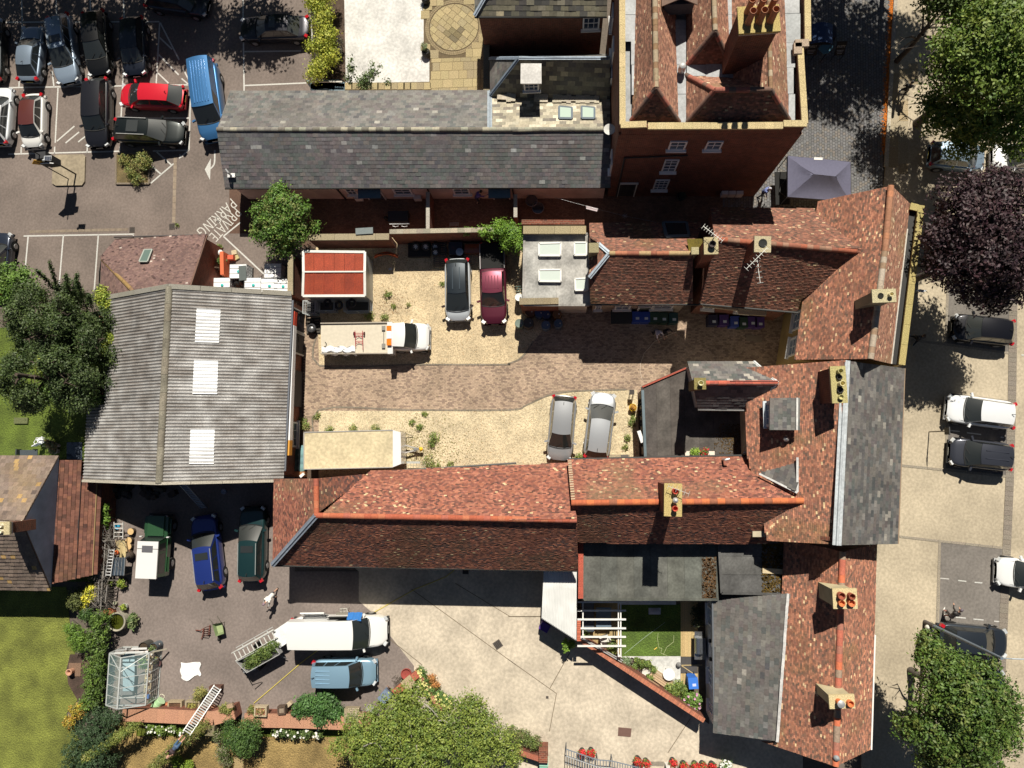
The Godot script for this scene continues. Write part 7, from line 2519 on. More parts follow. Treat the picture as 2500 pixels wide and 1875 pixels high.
func off_roader():
	reg(0,2)
	var nose:=P(1345,1128,.8); var tail:=P(1312,1640,.8)
	var d:=(nose-tail).normalized()
	var p:=(nose+tail)*.5
	p.y=.0
	var root:=thing("off_roader","square green off roader with a white hard top","off-road car","",p,atan2(-d.z,d.x))
	var L:=nose.distance_to(tail)
	var hl:=L*.5
	var g:=C(.022,.065,.03)
	var w:=.78
	var sec:=func(x0:float,x1:float,z:float,y0:float,y1:float,col:Color,called:String,mt:Material,bev:=.04):
		var m:=MB.new()
		var f:=PV([V(x0,y1,-z),V(x1,y1,-z),V(x1,y1,z),V(x0,y1,z)])
		m.prism(f,V(0,y0-y1+bev,0),col)
		part(called,m,mt,root)
	sec.call(-hl,hl - .12,w,.5,1.05,g,"body",M.paint)
	sec.call(hl-1.35,hl - .05,.55,.9,1.16,tone(g,1.3),"bonnet",M.paint)
	sec.call(hl-1.4,hl - .15,w - .01,.8,1.02,g,"front_wing",M.paint)
	var m:=MB.new()
	var x1:=hl-1.45
	for s in [-1.0,1.0]:
		var q0:=V(-hl+.02,1.05,s*w); var q1:=V(x1,1.05,s*w); var q2:=V(x1 - .22,1.9,s*(w - .1)); var q3:=V(-hl+.06,1.9,s*(w - .1))
		if s>.0:m.quad(q0,q1,q2,q3,tone(g,1.1))
		else:m.quad(q1,q0,q3,q2,tone(g,1.1))
	m.quad(V(-hl+.02,1.05,-w),V(-hl+.02,1.05,w),V(-hl+.06,1.9,w - .1),V(-hl+.06,1.9,-w+.1),g)
	part("cabin",m,M.paint,root)
	m=MB.new()
	m.quad(V(x1+.02,1.1,w - .05),V(x1+.02,1.1,-w+.05),V(x1 - .18,1.85,-w+.14),V(x1 - .18,1.85,w - .14),C(.015,.018,.018))
	part("windscreen",m,M.car_glass,root)
	var wt:=C(.8,.8,.79)
	for q in [[-hl - .02,x1 - .66],[x1 - .62,x1 - .16]]:
		m=MB.new()
		m.prism(PV([V(q[0],1.95,-w+.08),V(q[1],1.95,-w+.08),V(q[1],1.95,w - .08),V(q[0],1.95,w - .08)]),V(0,-.1,0),wt)
		part("roof_panel",m,M.paint,root)
	m=MB.new()
	m.box(TI(V(x1 - .64,1.965,0)),V(.42,.03,.72),C(.12,.12,.13))
	part("roof_hatch",m,M.window_glass,root)
	for s in [-1.0,1.0]:
		for q in [[-hl+.25,x1 - .95],[x1 - .8,x1 - .28]]:
			m=MB.new()
			var a:=V(q[0],1.2,s*(w - .01)); var b:=V(q[1],1.2,s*(w - .01)); var c:=V(q[1] - .06,1.75,s*(w - .07)); var e:=V(q[0]+.03,1.75,s*(w - .07))
			if s>.0:m.quad(a,b,c,e,C(.012,.014,.014))
			else:m.quad(b,a,e,c,C(.012,.014,.014))
			part("side_window",m,M.car_glass,root)
		m=MB.new()
		m.bar(V(-hl+.3,1.02,s*(w+.02)),V(hl-1.5,1.02,s*(w+.02)),.03,.03,tone(g,2.0))
		part("waist_rail",m,M.paint,root)
		m=MB.new()
		m.box(TI(V(x1+.05,1.2,s*(w+.14))),V(.06,.2,.16),C(.6,.6,.6))
		part("mirror",m,M.plain,root)
		for x in [hl - .75,-hl+.75]:
			m=MB.new()
			m.cyl(V(x,.38,s*(w - .16)),V(x,.38,s*(w+.1)),.38,.38,18,C(.013,.013,.013))
			var wn:=part("wheel",m,M.rubber,root)
			m=MB.new()
			m.cyl(V(x,.38,s*(w+.1)),V(x,.38,s*(w+.12)),.22,.18,12,C(.35,.36,.38))
			part("rim",m,M.metal,wn)
			m=MB.new()
			m.box(TI(V(x,.86,s*(w+.04))),V(.95,.06,.2),tone(g,.9))
			part("wheel_arch",m,M.paint,root)
		m=MB.new()
		m.cyl(V(hl - .14,.85,s*.52),V(hl - .04,.85,s*.52),.1,.1,12,C(.6,.6,.6))
		part("headlight",m,M.window_glass,root)
	m=MB.new()
	m.box(TI(V(hl - .02,.55,0)),V(.12,.14,1.6),C(.05,.05,.05))
	part("bumper",m,M.metal,root)
func white_van():
	reg(1,3)
	var nose:=P(1127,500,.8); var tail:=P(326,508,.8)
	var wc:=C(.82,.82,.815)
	var root:=car("white panel van with its side door open and a blue cloth over the sill",nose,tail,wc,{"name": "panel_van","cat": "van","group": "","hood": .19,"rake": .13,"deck": .0,"rrake": .015,"h": 1.98,"belt": 1.2,"w": 2.02,"wr": .88,"wb": .93,"rear_glass":false,"boxy": 6.0,"wins":[[.72,.94]],"nosey": .86,"metallic":false,"aerial":false,"bumper":C(.03,.03,.03)})
	var L:=nose.distance_to(tail)
	var hl:=L*.5
	var m:=MB.new()
	m.box(Transform3D(Basis(Vector3.RIGHT,-.35),V(-hl+1.65,1.25,-1.16)),V(1.55,1.3,.07),wc)
	var dr:=part("sliding_door",m,M.paint,root)
	m=MB.new()
	var tb:=Transform3D(Basis(Vector3.RIGHT,-.35),V(-hl+1.65,1.25,-1.16))
	m.box(tb*TI(V(-.25,.05,-.045)),V(1.3,.42,.012),C(.015,.012,.012))
	part("graphic_panel",m,M.plain,dr)
	m=MB.new()
	m.box(tb*TI(V(.25,.05,-.055)),V(.34,.24,.012),C(.5,.02,.04))
	part("red_mark",m,M.plain,dr)
	m=MB.new()
	for i in 5:m.box(tb*TI(V(-.55+i*.12,.06,-.055)),V(.07,.16,.012),C(.35,.02,.03))
	part("lettering",m,M.plain,dr)
	m=MB.new()
	m.box(Transform3D(Basis(Vector3.RIGHT,-.12),V(.05,1.3,-1.0)),V(1.25,1.05,.03),C(.012,.012,.012))
	part("doorway",m,M.matt,root)
	m=MB.new()
	m.box(TI(V(.15,.72,-1.02)),V(.85,.05,.28),C(.22,.2,.17))
	part("load_floor",m,M.wood,root)
	var rows:=[]
	for i in 7:
		var row:=[]
		for j in 9:
			var q:=P(lerpf(790,912,j/8.0)+12.0*sin(i*1.1)*.3,lerpf(348,412,i/6.0),1.55)
			q.y=1.45+.08*sin(j*1.9)+.04*noise.get_noise_2d(i*3.0,j*3.0)+.05*i
			row.append(q)
		rows.append(row)
	m=MB.new()
	m.grid(rows,C(.03,.16,.46),false,true)
	lone("blue_cloth",m,M.cloth,"blue cloth hung over the side of the white van","cloth")
	m=MB.new()
	for i in 16:
		var a:=TAU*i/16.0; var b:=TAU*(i+1)/16.0
		m.bar(V(hl - .5+cos(a)*.13,1.02,sin(a)*.13),V(hl - .5+cos(b)*.13,1.02,sin(b)*.13),.025,.02,C(.5,.5,.5))
	part("badge",m,M.chrome,root)
func bx(o:Node3D,nm:String,p:Vector3,s:Vector3,c:Color,m:Material=null,yaw:=.0):
	var b:=MB.new()
	b.at(p,s,c,yaw)
	part(nm,b,m if m else M.plain,o,true)
func rod(o:Node3D,nm:String,a:Array,r:float,c:Color,m:Material=null):
	var b:=MB.new()
	b.tube(a,r,r,6,c)
	part(nm,b,m if m else M.metal,o,true)
func lat(o:Node3D,nm:String,p:Vector3,prof:Array,c:Color,m:Material=null,n:=18):
	var b:=MB.new()
	b.lathe(p,prof,n,c)
	part(nm,b,m if m else M.plain,o,true)
func one(nm:String,label:String,cat:String,p:Vector3,group:="")->Node3D:
	return thing(nm,label,cat,group,V(p.x,p.y if p.y>.3 else .0,p.z))
func yard_walls():
	reg(1,1)
	var br:=C(.9,.76,.7)
	var cp:=alb(186,172,142)
	var l:=pts([455,413,1142,408],2.2)
	var b:=garden_wall("yard_wall","brick yard wall with broad stone coping behind the red shed",l,2.15,.3,M.brick,br)
	cg(b,l,.42,.12,.9,cp)
	l=pts([1145,366,2240,345],2.4)
	b=garden_wall("yard_wall","taller brick yard wall with flaking white coping, running under the ivy",l,2.35,.3,M.brick,br)
	cg(b,l,.3,.1,.45,alb(196,186,166),.2)
	l=pts([310,560,308,900],2.2)
	b=garden_wall("yard_wall","brick wall dividing the white water tanks from the red shed",l,2.15,.3,M.brick,br)
	cg(b,l,.36,.12,.9,cp)
	l=pts([1468,30,1468,348],1.8)
	b=garden_wall("courtyard_wall","low white topped wall dividing the shaded courtyard",l,1.75,.2,M.brick,br)
	cg(b,l,.24,.1,.9,alb(206,200,190))
	reg(2,1)
	l=pts([64,50,64,245],1.8)
	b=garden_wall("courtyard_wall","white topped wall at the foot of the ivy mound",l,1.75,.2,M.brick,br)
	cg(b,l,.24,.1,.9,alb(206,200,190))
	reg(1,0)
	l=pts([1962,130,1962,770],2.4)
	b=garden_wall("patio_wall","tall stone coped wall beside the paved circle",l,2.35,.3,M.brick,br)
	cg(b,l,.4,.12,.8,alb(170,158,132))
	reg(0,3)
	var pk:=alb(214,160,130)
	l=pts([1035,1205,1800,1240,1975,1190],1.0)
	b=garden_wall("garden_wall","long low wall with a broad pink paved top beside the greenhouse",l,.95,.75,M.brick,br)
	cg(b,l,.85,.08,.45,pk,.06,"coping_slab")
	bx(b,"pillar",P(1840,1290,.0),V(.6,1.15,.6),alb(150,140,110),M.stone)
	l=pts([1960,1172,1890,1258],1.0)
	cg(b,l,.4,.12,.45,pk,.08,"coping_slab")
	reg(1,3)
	l=pts([-80,1255,310,1262,990,1285],1.0)
	b=garden_wall("garden_wall","long low wall with a broad pink top under the laurel shrub",l,.95,.75,M.brick,br)
	cg(b,l,.85,.08,.45,pk,.06,"coping_slab")
	l=pts([1180,1030,1300,930,1385,860],.7)
	b=garden_wall("end_wall","short brick wall ending in a stone slab beside the yellow roses",l,.65,.4,M.brick,br)
	cg(b,l,.45,.08,.25,alb(206,120,96),.1,"coping_brick")
	bx(b,"slab",P(1305,940,.72),V(.75,.08,.7),alb(206,186,150),M.stone,.7)
	l=pts([1385,860,1580,1180],.6)
	b=garden_wall("border_wall","narrow brick wall running under the big garden tree",l,.55,.25,M.brick,br)
	cg(b,l,.3,.08,.25,alb(206,140,116),.1,"coping_brick")
	reg(2,3)
	l=pts([584,560,1655,1258],1.5)
	b=garden_wall("turf_garden_wall","slanting brick wall topped with bricks on edge round the turf garden",l,1.4,.22,M.brick,br)
	cg(b,l,.26,.14,.083,alb(206,132,104,1.3),.2,"coping_brick")
	l=pts([584,470,584,560],1.5)
	cg(b,l,.24,.12,.1,alb(206,120,92,1.3),.2,"coping_brick")
	l=pts([60,1515,285,1590],.8)
	b=garden_wall("gate_wall","brick wall ending in a pillar with a green top near the railings",l,.75,.25,M.brick,br)
	cg(b,l,.3,.08,.25,alb(196,120,96),.1,"coping_brick")
	bx(b,"pillar",P(303,1490,.0),V(.55,1.3,.75),br,M.brick)
func tyre(b:Node3D,nm:String,p:Vector3,tilt:Basis,r:=.32):
	var m:=MB.new()
	var rows:=[]
	for i in 9:
		var a:=TAU*i/8.0
		var row:=[]
		for j in 20:
			var t:=TAU*j/20.0
			var rr:=r - .085+cos(a)*.085
			row.append(p+tilt*V(cos(t)*rr,sin(a)*.1,-sin(t)*rr))
		rows.append(row)
	m.grid(rows,C(.03,.03,.032),true)
	part(nm,m,M.rubber,b,true)
func wb_(p:Vector3,c:Color,label:String,yaw:=.0,tagc:=C(0,0,0)):
	var b:=one("wheelie_bin",label,"bin",p,"wheelie bins")
	var bs:=Basis(Vector3.UP,yaw)
	bx(b,"bin_body",p,V(.52,1.0,.6),c,M.plain,yaw)
	bx(b,"lid",p+V(0,1.0,0),V(.58,.07,.68),tone(c,1.15),M.plain,yaw)
	if tagc.g>.0:bx(b,"sticker",p+bs*V(.05,1.07,.1),V(.22,.006,.16),tagc,M.plain,yaw)
	for s in [-.22,.22]:rod(b,"wheel",[p+bs*V(s - .03,.1,-.32),p+bs*V(s+.03,.1,-.32)],.1,C(.02,.02,.02),M.rubber)
	rod(b,"handle",[p+bs*V(-.2,.98,-.36),p+bs*V(.2,.98,-.36)],.02,tone(c,.7),M.plain)
func brl(p:Vector3,r:float,h:float,c:Color,lid:Color,label:String):
	var b:=one("barrel",label,"barrel",p,"barrels beside the white annex")
	lat(b,"shell",p,[[r*.9,.0],[r,.05],[r*1.02,h*.33],[r*.98,h*.36],[r*1.02,h*.66],[r,h - .03],[r*.96,h]],c)
	lat(b,"lid",p,[[r*.97,h - .02],[r*.97,h+.02],[r*.85,h+.02],[r*.8,h - .01],[.001,h - .01]],lid)
	lat(b,"cap",p+V(r*.4,h,0),[[.05,-.01],[.05,.04],[.001,.05]],C(.4,.4,.4),M.plain,8)
func tote(p:Vector3,label:String,cap:=true):
	var b:=one("water_tank",label,"water tank",p,"white caged water tanks")
	bx(b,"tank",p+V(0,.14,0),V(1.12,1.0,.92),C(.82,.83,.84))
	for z in [-.2,.16]:bx(b,"strap",p+V(0,1.145,z),V(1.18,.02,.03),C(.5,.52,.53),M.metal)
	var m:=MB.new()
	for s in [-1,1]:
		for i in 5:
			var x:=-.56+i*.28
			m.bar(p+V(x,.1,s*.48),p+V(x,1.14,s*.48),.02,.02,C(.5,.52,.53))
			m.bar(p+V(s*.58,.1,-.46+i*.23),p+V(s*.58,1.14,-.46+i*.23),.02,.02,C(.5,.52,.53))
		for y in [.3,.6,.9,1.14]:
			m.bar(p+V(-.58,y,s*.48),p+V(.58,y,s*.48),.02,.02,C(.5,.52,.53))
			m.bar(p+V(s*.58,y,-.48),p+V(s*.58,y,.48),.02,.02,C(.5,.52,.53))
	part("cage",m,M.metal,b,true)
	bx(b,"pallet",p,V(1.18,.12,.98),C(.05,.05,.05))
	if cap:lat(b,"cap",p+V(.05,1.14,.03),[[.1,.0],[.1,.05],[.001,.06]],C(.04,.42,.4))
func ladder(nm:String,label:String,a:Vector3,b:Vector3,w:float,n:int,c:Color,across:=Vector3.ZERO)->Node3D:
	var o:=one(nm,label,"ladder",(a+b)*.5)
	var s:=across if across!=Vector3.ZERO else (b-a).cross(Vector3.UP).normalized()
	for q in [-.5,.5]:
		var m:=MB.new()
		m.bar(a+s*w*q,b+s*w*q,.05,.07,c)
		part("rail",m,M.galv,o,true)
	for i in n:
		var m:=MB.new()
		var t:=(i+.5)/n
		m.bar(a.lerp(b,t)-s*w*.5,a.lerp(b,t)+s*w*.5,.06,.03,tone(c,1.15))
		part("rung",m,M.galv,o,true)
	return o
func pot(nm:String,label:String,p:Vector3,r:float,h:float,c:Color,leaf:Array,cat:="plant pot",size:=1.0):
	var b:=one(nm,label,cat,p)
	lat(b,"pot",p,[[r*.7,.0],[r*.95,h*.85],[r*1.06,h*.87],[r*1.06,h],[r*.9,h],[r*.85,h*.8],[.001,h*.78]],c,M.matt,14)
	if leaf.size():
		var m:=MB.new()
		fg(m,[[p+V(0,h+r*.5*size,0),Vector3.ONE*r*1.1*size]],int(420*size),.05,leaf,.2,.1,7)
		part("foliage",m,M.leaf,b,true)
func trough(label:String,p:Vector3,s:Vector3,yaw:float,c:Color,fill:Color,leaf:=[]):
	var b:=one("stone_trough",label,"trough",p)
	var bs:=Basis(Vector3.UP,yaw)
	for q in [[0,.5,1,.14],[0,-.5,1,.14],[.5,0,.14,1],[-.5,0,.14,1]]:
		bx(b,"side",p+bs*V(q[0]*(s.x - .08),0,q[1]*(s.z - .08)),V(maxf(s.x*q[2],.09) if q[2]==1 else .09,s.y,maxf(s.z,.1) - .18 if q[3]==1 else .09),c,M.stone,yaw)
	bx(b,"soil",p,V(s.x - .15,s.y*.8,s.z - .15),fill,M.soil,yaw)
	if leaf.size():
		var m:=MB.new()
		fg(m,[[p+V(0,s.y+.05,0),V(s.x*.35,.1,s.z*.35)]],260,.04,leaf,.3,.1,7)
		part("foliage",m,M.leaf,b,true)
func yard_things():
	reg(1,1)
	var gal:=C(.42,.45,.46)
	var bins:=[[465,1000,100,105,"empty wire cage at the end of the tyre row"],[600,985,150,90,"wire cage holding one tyre and a hub"],[865,985,210,95,"wire cage with leaning tyres and a side gate"]]
	for q in bins:
		var a:=P(q[0]-q[2]*.5,q[1]-q[3]*.5,.9); var d:=P(q[0]+q[2]*.5,q[1]+q[3]*.5,.9)
		var o:=one("tyre_cage",q[4],"cage",(a+d)*.5-V(0,.9,0),"cages below the red shed")
		var m:=MB.new()
		for y in [.1,.5,.9]:
			for e in [[a.x,a.z,d.x,a.z],[d.x,a.z,d.x,d.z],[d.x,d.z,a.x,d.z],[a.x,d.z,a.x,a.z]]:m.bar(V(e[0],y,e[1]),V(e[2],y,e[3]),.05,.05,gal)
		for x in [a.x,(a.x+d.x)*.5,d.x]:
			for z in [a.z,d.z]:m.bar(V(x,0,z),V(x,.9,z),.05,.05,gal)
		part("frame",m,M.galv,o,true)
		bx(o,"floor",V((a.x+d.x)*.5,.08,(a.z+d.z)*.5),V(d.x-a.x,.04,d.z-a.z),C(.05,.05,.05))
		if q[0]==465:
			m=MB.new()
			for i in 7:m.bar(V(lerpf(a.x,d.x,(i+.5)/7.0),.9,a.z),V(lerpf(a.x,d.x,(i+.5)/7.0),.9,d.z),.014,.014,gal)
			for i in 5:m.bar(V(a.x,.91,lerpf(a.z,d.z,(i+.5)/5.0)),V(d.x,.91,lerpf(a.z,d.z,(i+.5)/5.0)),.014,.014,gal)
			part("mesh",m,M.galv,o,true)
	for q in [[620,972,.95,.1,"upper tyre lying in the first cage"],[716,985,.85,.2,"tyre wedged between the two cages"],[800,985,.9,.9,"tyre standing on edge behind the topmost tyre"],[826,968,1.15,.15,"topmost tyre of the wire cages"],[485,1180,.45,.1,"tyre lying on the dark pallet by the workshop"]]:
		var p:=P(q[0],q[1],q[2])
		var o:=one("tyre",q[4],"tyre",p,"tyres below the red shed")
		tyre(o,"tread",p,Basis(V(.3,0,1).normalized(),q[3]))
		if q[0]==485:lat(o,"rim",p,[[.16,-.06],[.15,.02],[.05,.02],[.001,.05]],C(.3,.3,.3),M.metal,10)
	pallet(P(505,1160,.0),.95,1.1,.05,C(.07,.06,.05),"dark pallet carrying a tyre by the workshop wall")
	pallet(P(1570,515,.3),.9,.9,.0,C(.10,.09,.08),"grey pallet against the wall beside the alloy wheels")
	pallet(P(1572,612,.1),.9,.9,.02,C(.24,.2,.15),"paler pallet at the edge of the wall's shade")
	for q in [[1366,490,.02,"dull alloy wheel leaning in the deepest shade"],[1450,490,.14,"alloy wheel second along the shaded wall"],[1530,492,.1,"upper of the two touching blue lit alloy wheels"],[1532,538,.16,"lower of the two touching blue lit alloy wheels"]]:
		var p:=P(q[0],q[1],.55)
		var o:=one("alloy_wheel",q[3],"wheel",p,"alloy wheels by the yard wall")
		var t:=Basis(Vector3.RIGHT,.5)
		tyre(o,"tyre",p,t,.3)
		var m:=MB.new()
		for i in 7:
			var a:=TAU*i/7.0
			m.bar(p+t*V(cos(a)*.05,.05,sin(a)*.05),p+t*V(cos(a)*.24,.06,sin(a)*.24),.06,.03,C(.6,.62,.65))
		m.lathe(p,[[.06,.02],[.06,.08],[.001,.09]],10,C(.6,.62,.65))
		part("spokes",m,M.metal,o,true)
	bx(one("trailer_box","low dark open trailer under the alloy wheels","trailer",P(1400,520)),"body",P(1400,525,.05),V(1.5,.3,1.0),C(.02,.02,.02))
	var oo:=one("bumper","orange car bumper lying by the red shed","car part",P(1115,570))
	var m0:=MB.new()
	var rows:=[]
	for i in 5:
		var row:=[]
		for j in 13:
			var t:=j/12.0
			var q:=P(lerpf(1015,1215,t),590-48*sin(PI*t)*.6-i*7,.25+.16*sin(i*.8))
			row.append(q)
		rows.append(row)
	m0.grid(rows,C(.66,.11,.015),false,true)
	part("shell",m0,M.paint,oo,true)
	for s in [[1050,548,1150,545],[1050,556,1150,553]]:rod(oo,"grille",[P(s[0],s[1],.4),P(s[2],s[3],.4)],.02,C(.02,.02,.02),M.plain)
	oo=one("metal_frame","bent yellow white metal frame on the shaded gravel","frame",P(1160,618))
	for s in [[1130,605,1155,635],[1150,600,1180,630],[1135,612,1185,598],[1140,622,1190,612],[1165,640,1200,628]]:rod(oo,"bar",[P(s[0],s[1],.25),P(s[2],s[3],.25)],.015,C(.6,.56,.36))
	bx(one("cloth_scrap","small pale rag on the shaded gravel","rag",P(1150,680)),"rag",P(1150,680,.03),V(.2,.06,.14),C(.5,.5,.55),M.cloth,.4)
	oo=one("storage_bin","dark open bin with a pale blue lid by the yard wall","bin",P(1715,530))
	bx(oo,"bin_body",P(1715,530,.0),V(.9,.8,.85),C(.03,.035,.05))
	lat(oo,"lid",P(1735,535,.85),[[.26,.0],[.24,.05],[.001,.09]],C(.3,.38,.5))
	bx(one("orange_crate","orange crate beside the covered pickup bed","crate",P(1855,525)),"panel",P(1855,525,.0),V(1.1,.55,.6),C(.3,.07,.02),M.paint)
	oo=one("barbecue","big black barbecue with two pale handles in the shaded courtyard","barbecue",P(1228,260))
	bx(oo,"firebox",P(1228,255,.35),V(1.35,.5,.75),C(.025,.027,.03))
	lat(oo,"wheel",P(1122,260,.1),[[.001,.0],[.14,.0],[.14,.3],[.001,.3]],C(.02,.02,.02))
	bx(oo,"shelf",P(1228,298,.82),V(1.35,.04,.08),C(.5,.5,.5),M.metal)
	for x in [1195,1270]:rod(oo,"handle",[P(x-25,318,.85),P(x,324,.85),P(x+25,318,.85)],.02,C(.6,.6,.62))
	for q in [[1180,230],[1280,230],[1180,285],[1280,285]]:bx(oo,"leg",P(q[0],q[1],.0),V(.06,.4,.06),C(.02,.02,.02))
	bx(one("grey_board","grey board laid on the yard wall coping","board",P(932,360,2.3)),"board",P(932,360,2.3),V(1.15,.05,.42),lin(120,128,130),M.matt,.04)
	oo=one("folding_chair","slatted folding chair by the flaking wall","chair",P(1688,315))
	for i in 3:rod(oo,"slat",[P(1650,292+i*10,.8-i*.15),P(1728,290+i*10,.8-i*.15)],.02,C(.3,.34,.4))
	for x in [1654,1726]:rod(oo,"leg",[P(x,290,.8),P(x,340,.0)],.018,C(.2,.22,.26))
	reg(2,1)
	for q in [[203,133,48,"upper of the two round glass tables in the courtyard"],[256,193,49,"lower of the two round glass tables in the courtyard"]]:
		var p:=P(q[0],q[1],.0)
		oo=one("glass_table",q[3],"table",p,"round glass tables in the courtyard")
		lat(oo,"table_top",p+V(0,.7,0),[[.38,.0],[.38,.015],[.001,.015]],C(.035,.036,.05),M.window_glass,28)
		lat(oo,"rim",p+V(0,.69,0),[[.38,.0],[.41,.0],[.41,.035],[.38,.035]],C(.3,.3,.3),M.metal,28)
		rod(oo,"stem",[p,p+V(0,.7,0)],.03,C(.03,.03,.03))
	oo=one("washing_line","thin line strung across the dark courtyard","line",P(700,160))
	rod(oo,"line",[P(300,50,2.4),P(700,160,2.2),P(985,232,2.2),P(1250,285,2.4)],.008,C(.4,.4,.42))
	m0=MB.new()
	for i in 8:m0.bar(P(987,233,2.2),P(987+24*cos(i*.785),233+22*sin(i*.785),2.15),.012,.012,C(.4,.45,.5))
	part("peg_star",m0,M.plain,oo,true)
	m0=MB.new()
	m0.prism(pts([662,145,760,170,752,195,660,172],2.15),V(0,-.03,0),C(.5,.42,.44))
	lone("tea_towel",m0,M.cloth,"pale pink towel pegged on the washing line","towel")
	pot("courtyard_pot","dim round pot near the brick house's back door",P(1455,85),.28,.5,C(.06,.06,.08),[C(.05,.07,.05)])
	for q in [[185,1040,.32,.95,C(.10,.05,.03),"brown barrel with a pale knob against the annex wall"],[265,1050,.3,.95,C(.03,.06,.14),"navy barrel between brown and darker blue"],[325,1062,.28,.95,C(.025,.04,.10),"darkest blue barrel of the cluster"],[415,1060,.3,.95,C(.13,.07,.03),"orange brown barrel at the end of the back row"],[172,1135,.34,.9,C(.06,.055,.05),"dark brown open barrel in the front row"],[320,1152,.3,.95,C(.07,.1,.16),"slate blue barrel in the front row"],[425,1138,.29,.95,C(.055,.085,.13),"grey blue barrel nearest the drive"],[96,1138,.3,.95,C(.1,.13,.11),"grey green barrel half in the sun on the gravel"],[92,918,.27,1.0,C(.04,.045,.04),"tall dark barrel with a white lid beside the annex corner"]]:
		brl(P(q[0],q[1],q[3])-V(0,q[3],0),q[2],q[3],q[4],C(.7,.72,.7) if q[0]==92 else tone(q[4],1.4),q[5])
	oo=one("garden_bench","green metal bench end poking from behind the annex","bench",P(90,850))
	for q in [[60,830,110,825],[75,850,118,845],[70,870,118,866],[90,825,95,880]]:rod(oo,"bar",[P(q[0],q[1],.6),P(q[2],q[3],.6)],.02,C(.10,.16,.14))
	oo=one("skip_bin","large black lidded bin under the half hipped house","bin",P(955,1090))
	bx(oo,"bin_body",P(955,1088,.0),V(1.25,1.1,.85),C(.02,.022,.024))
	bx(oo,"lid",P(955,1085,1.1),V(1.32,.08,.92),C(.03,.032,.035))
	bx(oo,"front_rail",P(955,1128,1.0),V(1.3,.05,.05),C(.3,.3,.3))
	var bl2:=C(.03,.07,.34); var gr:=C(.025,.06,.04); var pu:=C(.07,.035,.16)
	var tg:=C(.62,.68,.72)
	for q in [[1086,1085,bl2,"blue lidded bin first in the row by the black bin"],[1160,1086,bl2,"blue lidded bin beside the green bins"],[1236,1088,C(.03,.07,.045),"green bin with one pale label"],[1312,1092,gr,"darker green bin in the middle of the green three"],[1396,1094,C(.02,.06,.06),"teal green bin with two pale labels"],[1732,1112,C(.03,.03,.06),"dim navy bin under the corner house windows"],[1822,1112,pu,"purple bin with a white dot"],[1915,1124,C(.04,.07,.3),"bright blue bin between purple and green ones"],[1985,1132,gr,"dark green bin beside the last purple pair"],[2060,1126,pu,"purple bin next to the dark green one"],[2124,1132,C(.08,.04,.18),"last purple bin towards the street range"]]:
		wb_(P(q[0],q[1],1.0)-V(0,1.0,0),q[2],q[3],.0,tg)
	for q in [[2045,1262,"pale cardboard square on the shaded drive"],[2108,1272,"second pale cardboard square on the shaded drive, nearer the street range"]]:
		bx(one("cardboard",q[2],"cardboard",P(q[0],q[1])),"sheet",P(q[0],q[1],.02),V(.5,.02,.42),C(.3,.24,.18),M.matt,.02)
	oo=one("garden_hose","pale hose trailing over the block paving from the two people","hose",P(1150,1400))
	rod(oo,"hose",[P(1420,1210,.5),P(1340,1245,.04),P(1240,1290,.03),P(1150,1390,.03),P(1118,1480,.03),P(1115,1540,.03),P(1132,1615,.03)],.018,C(.6,.5,.4),M.plain)
	reg(2,2)
	pot("yellow_pot","bright yellow pot with an orange plant on the gravel edge",P(1050,228),.24,.4,C(.75,.48,.03),[C(.5,.25,.05)],"plant pot",.6)
	oo=one("feed_stand","dark metal stand at the corner of the felt roofed extension","stand",P(1042,110))
	bx(oo,"tray",P(1045,95,.75),V(.3,.12,.32),C(.04,.035,.03))
	for q in [[1028,85],[1058,85],[1030,120],[1058,120]]:rod(oo,"leg",[P(q[0],q[1],.78),P(q[0]-6,q[1]+40,.0)],.02,C(.05,.04,.03))
	oo=one("window_box","white window box of red and green flowers on the felt roof edge","planter",P(1615,615,3.05))
	bx(oo,"box",P(1615,612,3.05),V(1.75,.2,.28),C(.66,.6,.52))
	m0=MB.new()
	fg(m0,[bl(1580,605,3.35,.32,.25)],500,.06,[C(.3,.42,.06),C(.2,.32,.05)],.2,.12,7)
	part("foliage",m0,M.leaf,oo,true)
	m0=MB.new()
	fg(m0,[bl(1655,610,3.32,.34,.2)],420,.06,[C(.6,.02,.03),C(.5,.03,.03),C(.12,.22,.05)],.2,.12,7)
	part("flowers",m0,M.leaf,oo,true)
	oo=one("stone_step","pale stone step with a grating under the silver hatchbacks","step",P(935,640))
	bx(oo,"step",P(930,640,.0),V(1.5,.12,.3),alb(190,176,150),M.stone)
	bx(oo,"grating",P(985,637,.12),V(.5,.02,.22),C(.1,.09,.08))
	reg(1,2)
	for i in 2:
		oo=one("sack_stack","teal sacks stacked " + ["against the workshop window","at the tail of the box trailer"][i],"sacks",P(335+i*68,650),"teal sacks")
		for j in 9:
			var p:=P(335+i*68,580+j*19,.4)
			m0=MB.new()
			m0.lathe(V(p.x,.32+.05*(j % 3),p.z),[[.001,-.07],[.26,-.05],[.3,.0],[.24,.06],[.001,.09]],12,jit([C(.04,.09,.1),C(.16,.3,.32)][i],.15))
			part("sack",m0,M.cloth,oo,true)
		bx(oo,"pallet",P(335+i*68,655,.0),V(.55,.24,1.5),C(.1,.08,.06),M.wood)
	oo=one("crate","wooden crate with a white box at the barn corner","crate",P(380,785))
	bx(oo,"crate",P(370,785,.0),V(1.3,.5,.35),alb(170,120,80),M.wood)
	bx(oo,"white_box",P(410,795,.5),V(.32,.14,.18),C(.75,.75,.73),M.plain,.7)
	oo=one("wire_cage","low green wire cage between the trailer and the barn eaves","cage",P(1345,710))
	m0=MB.new()
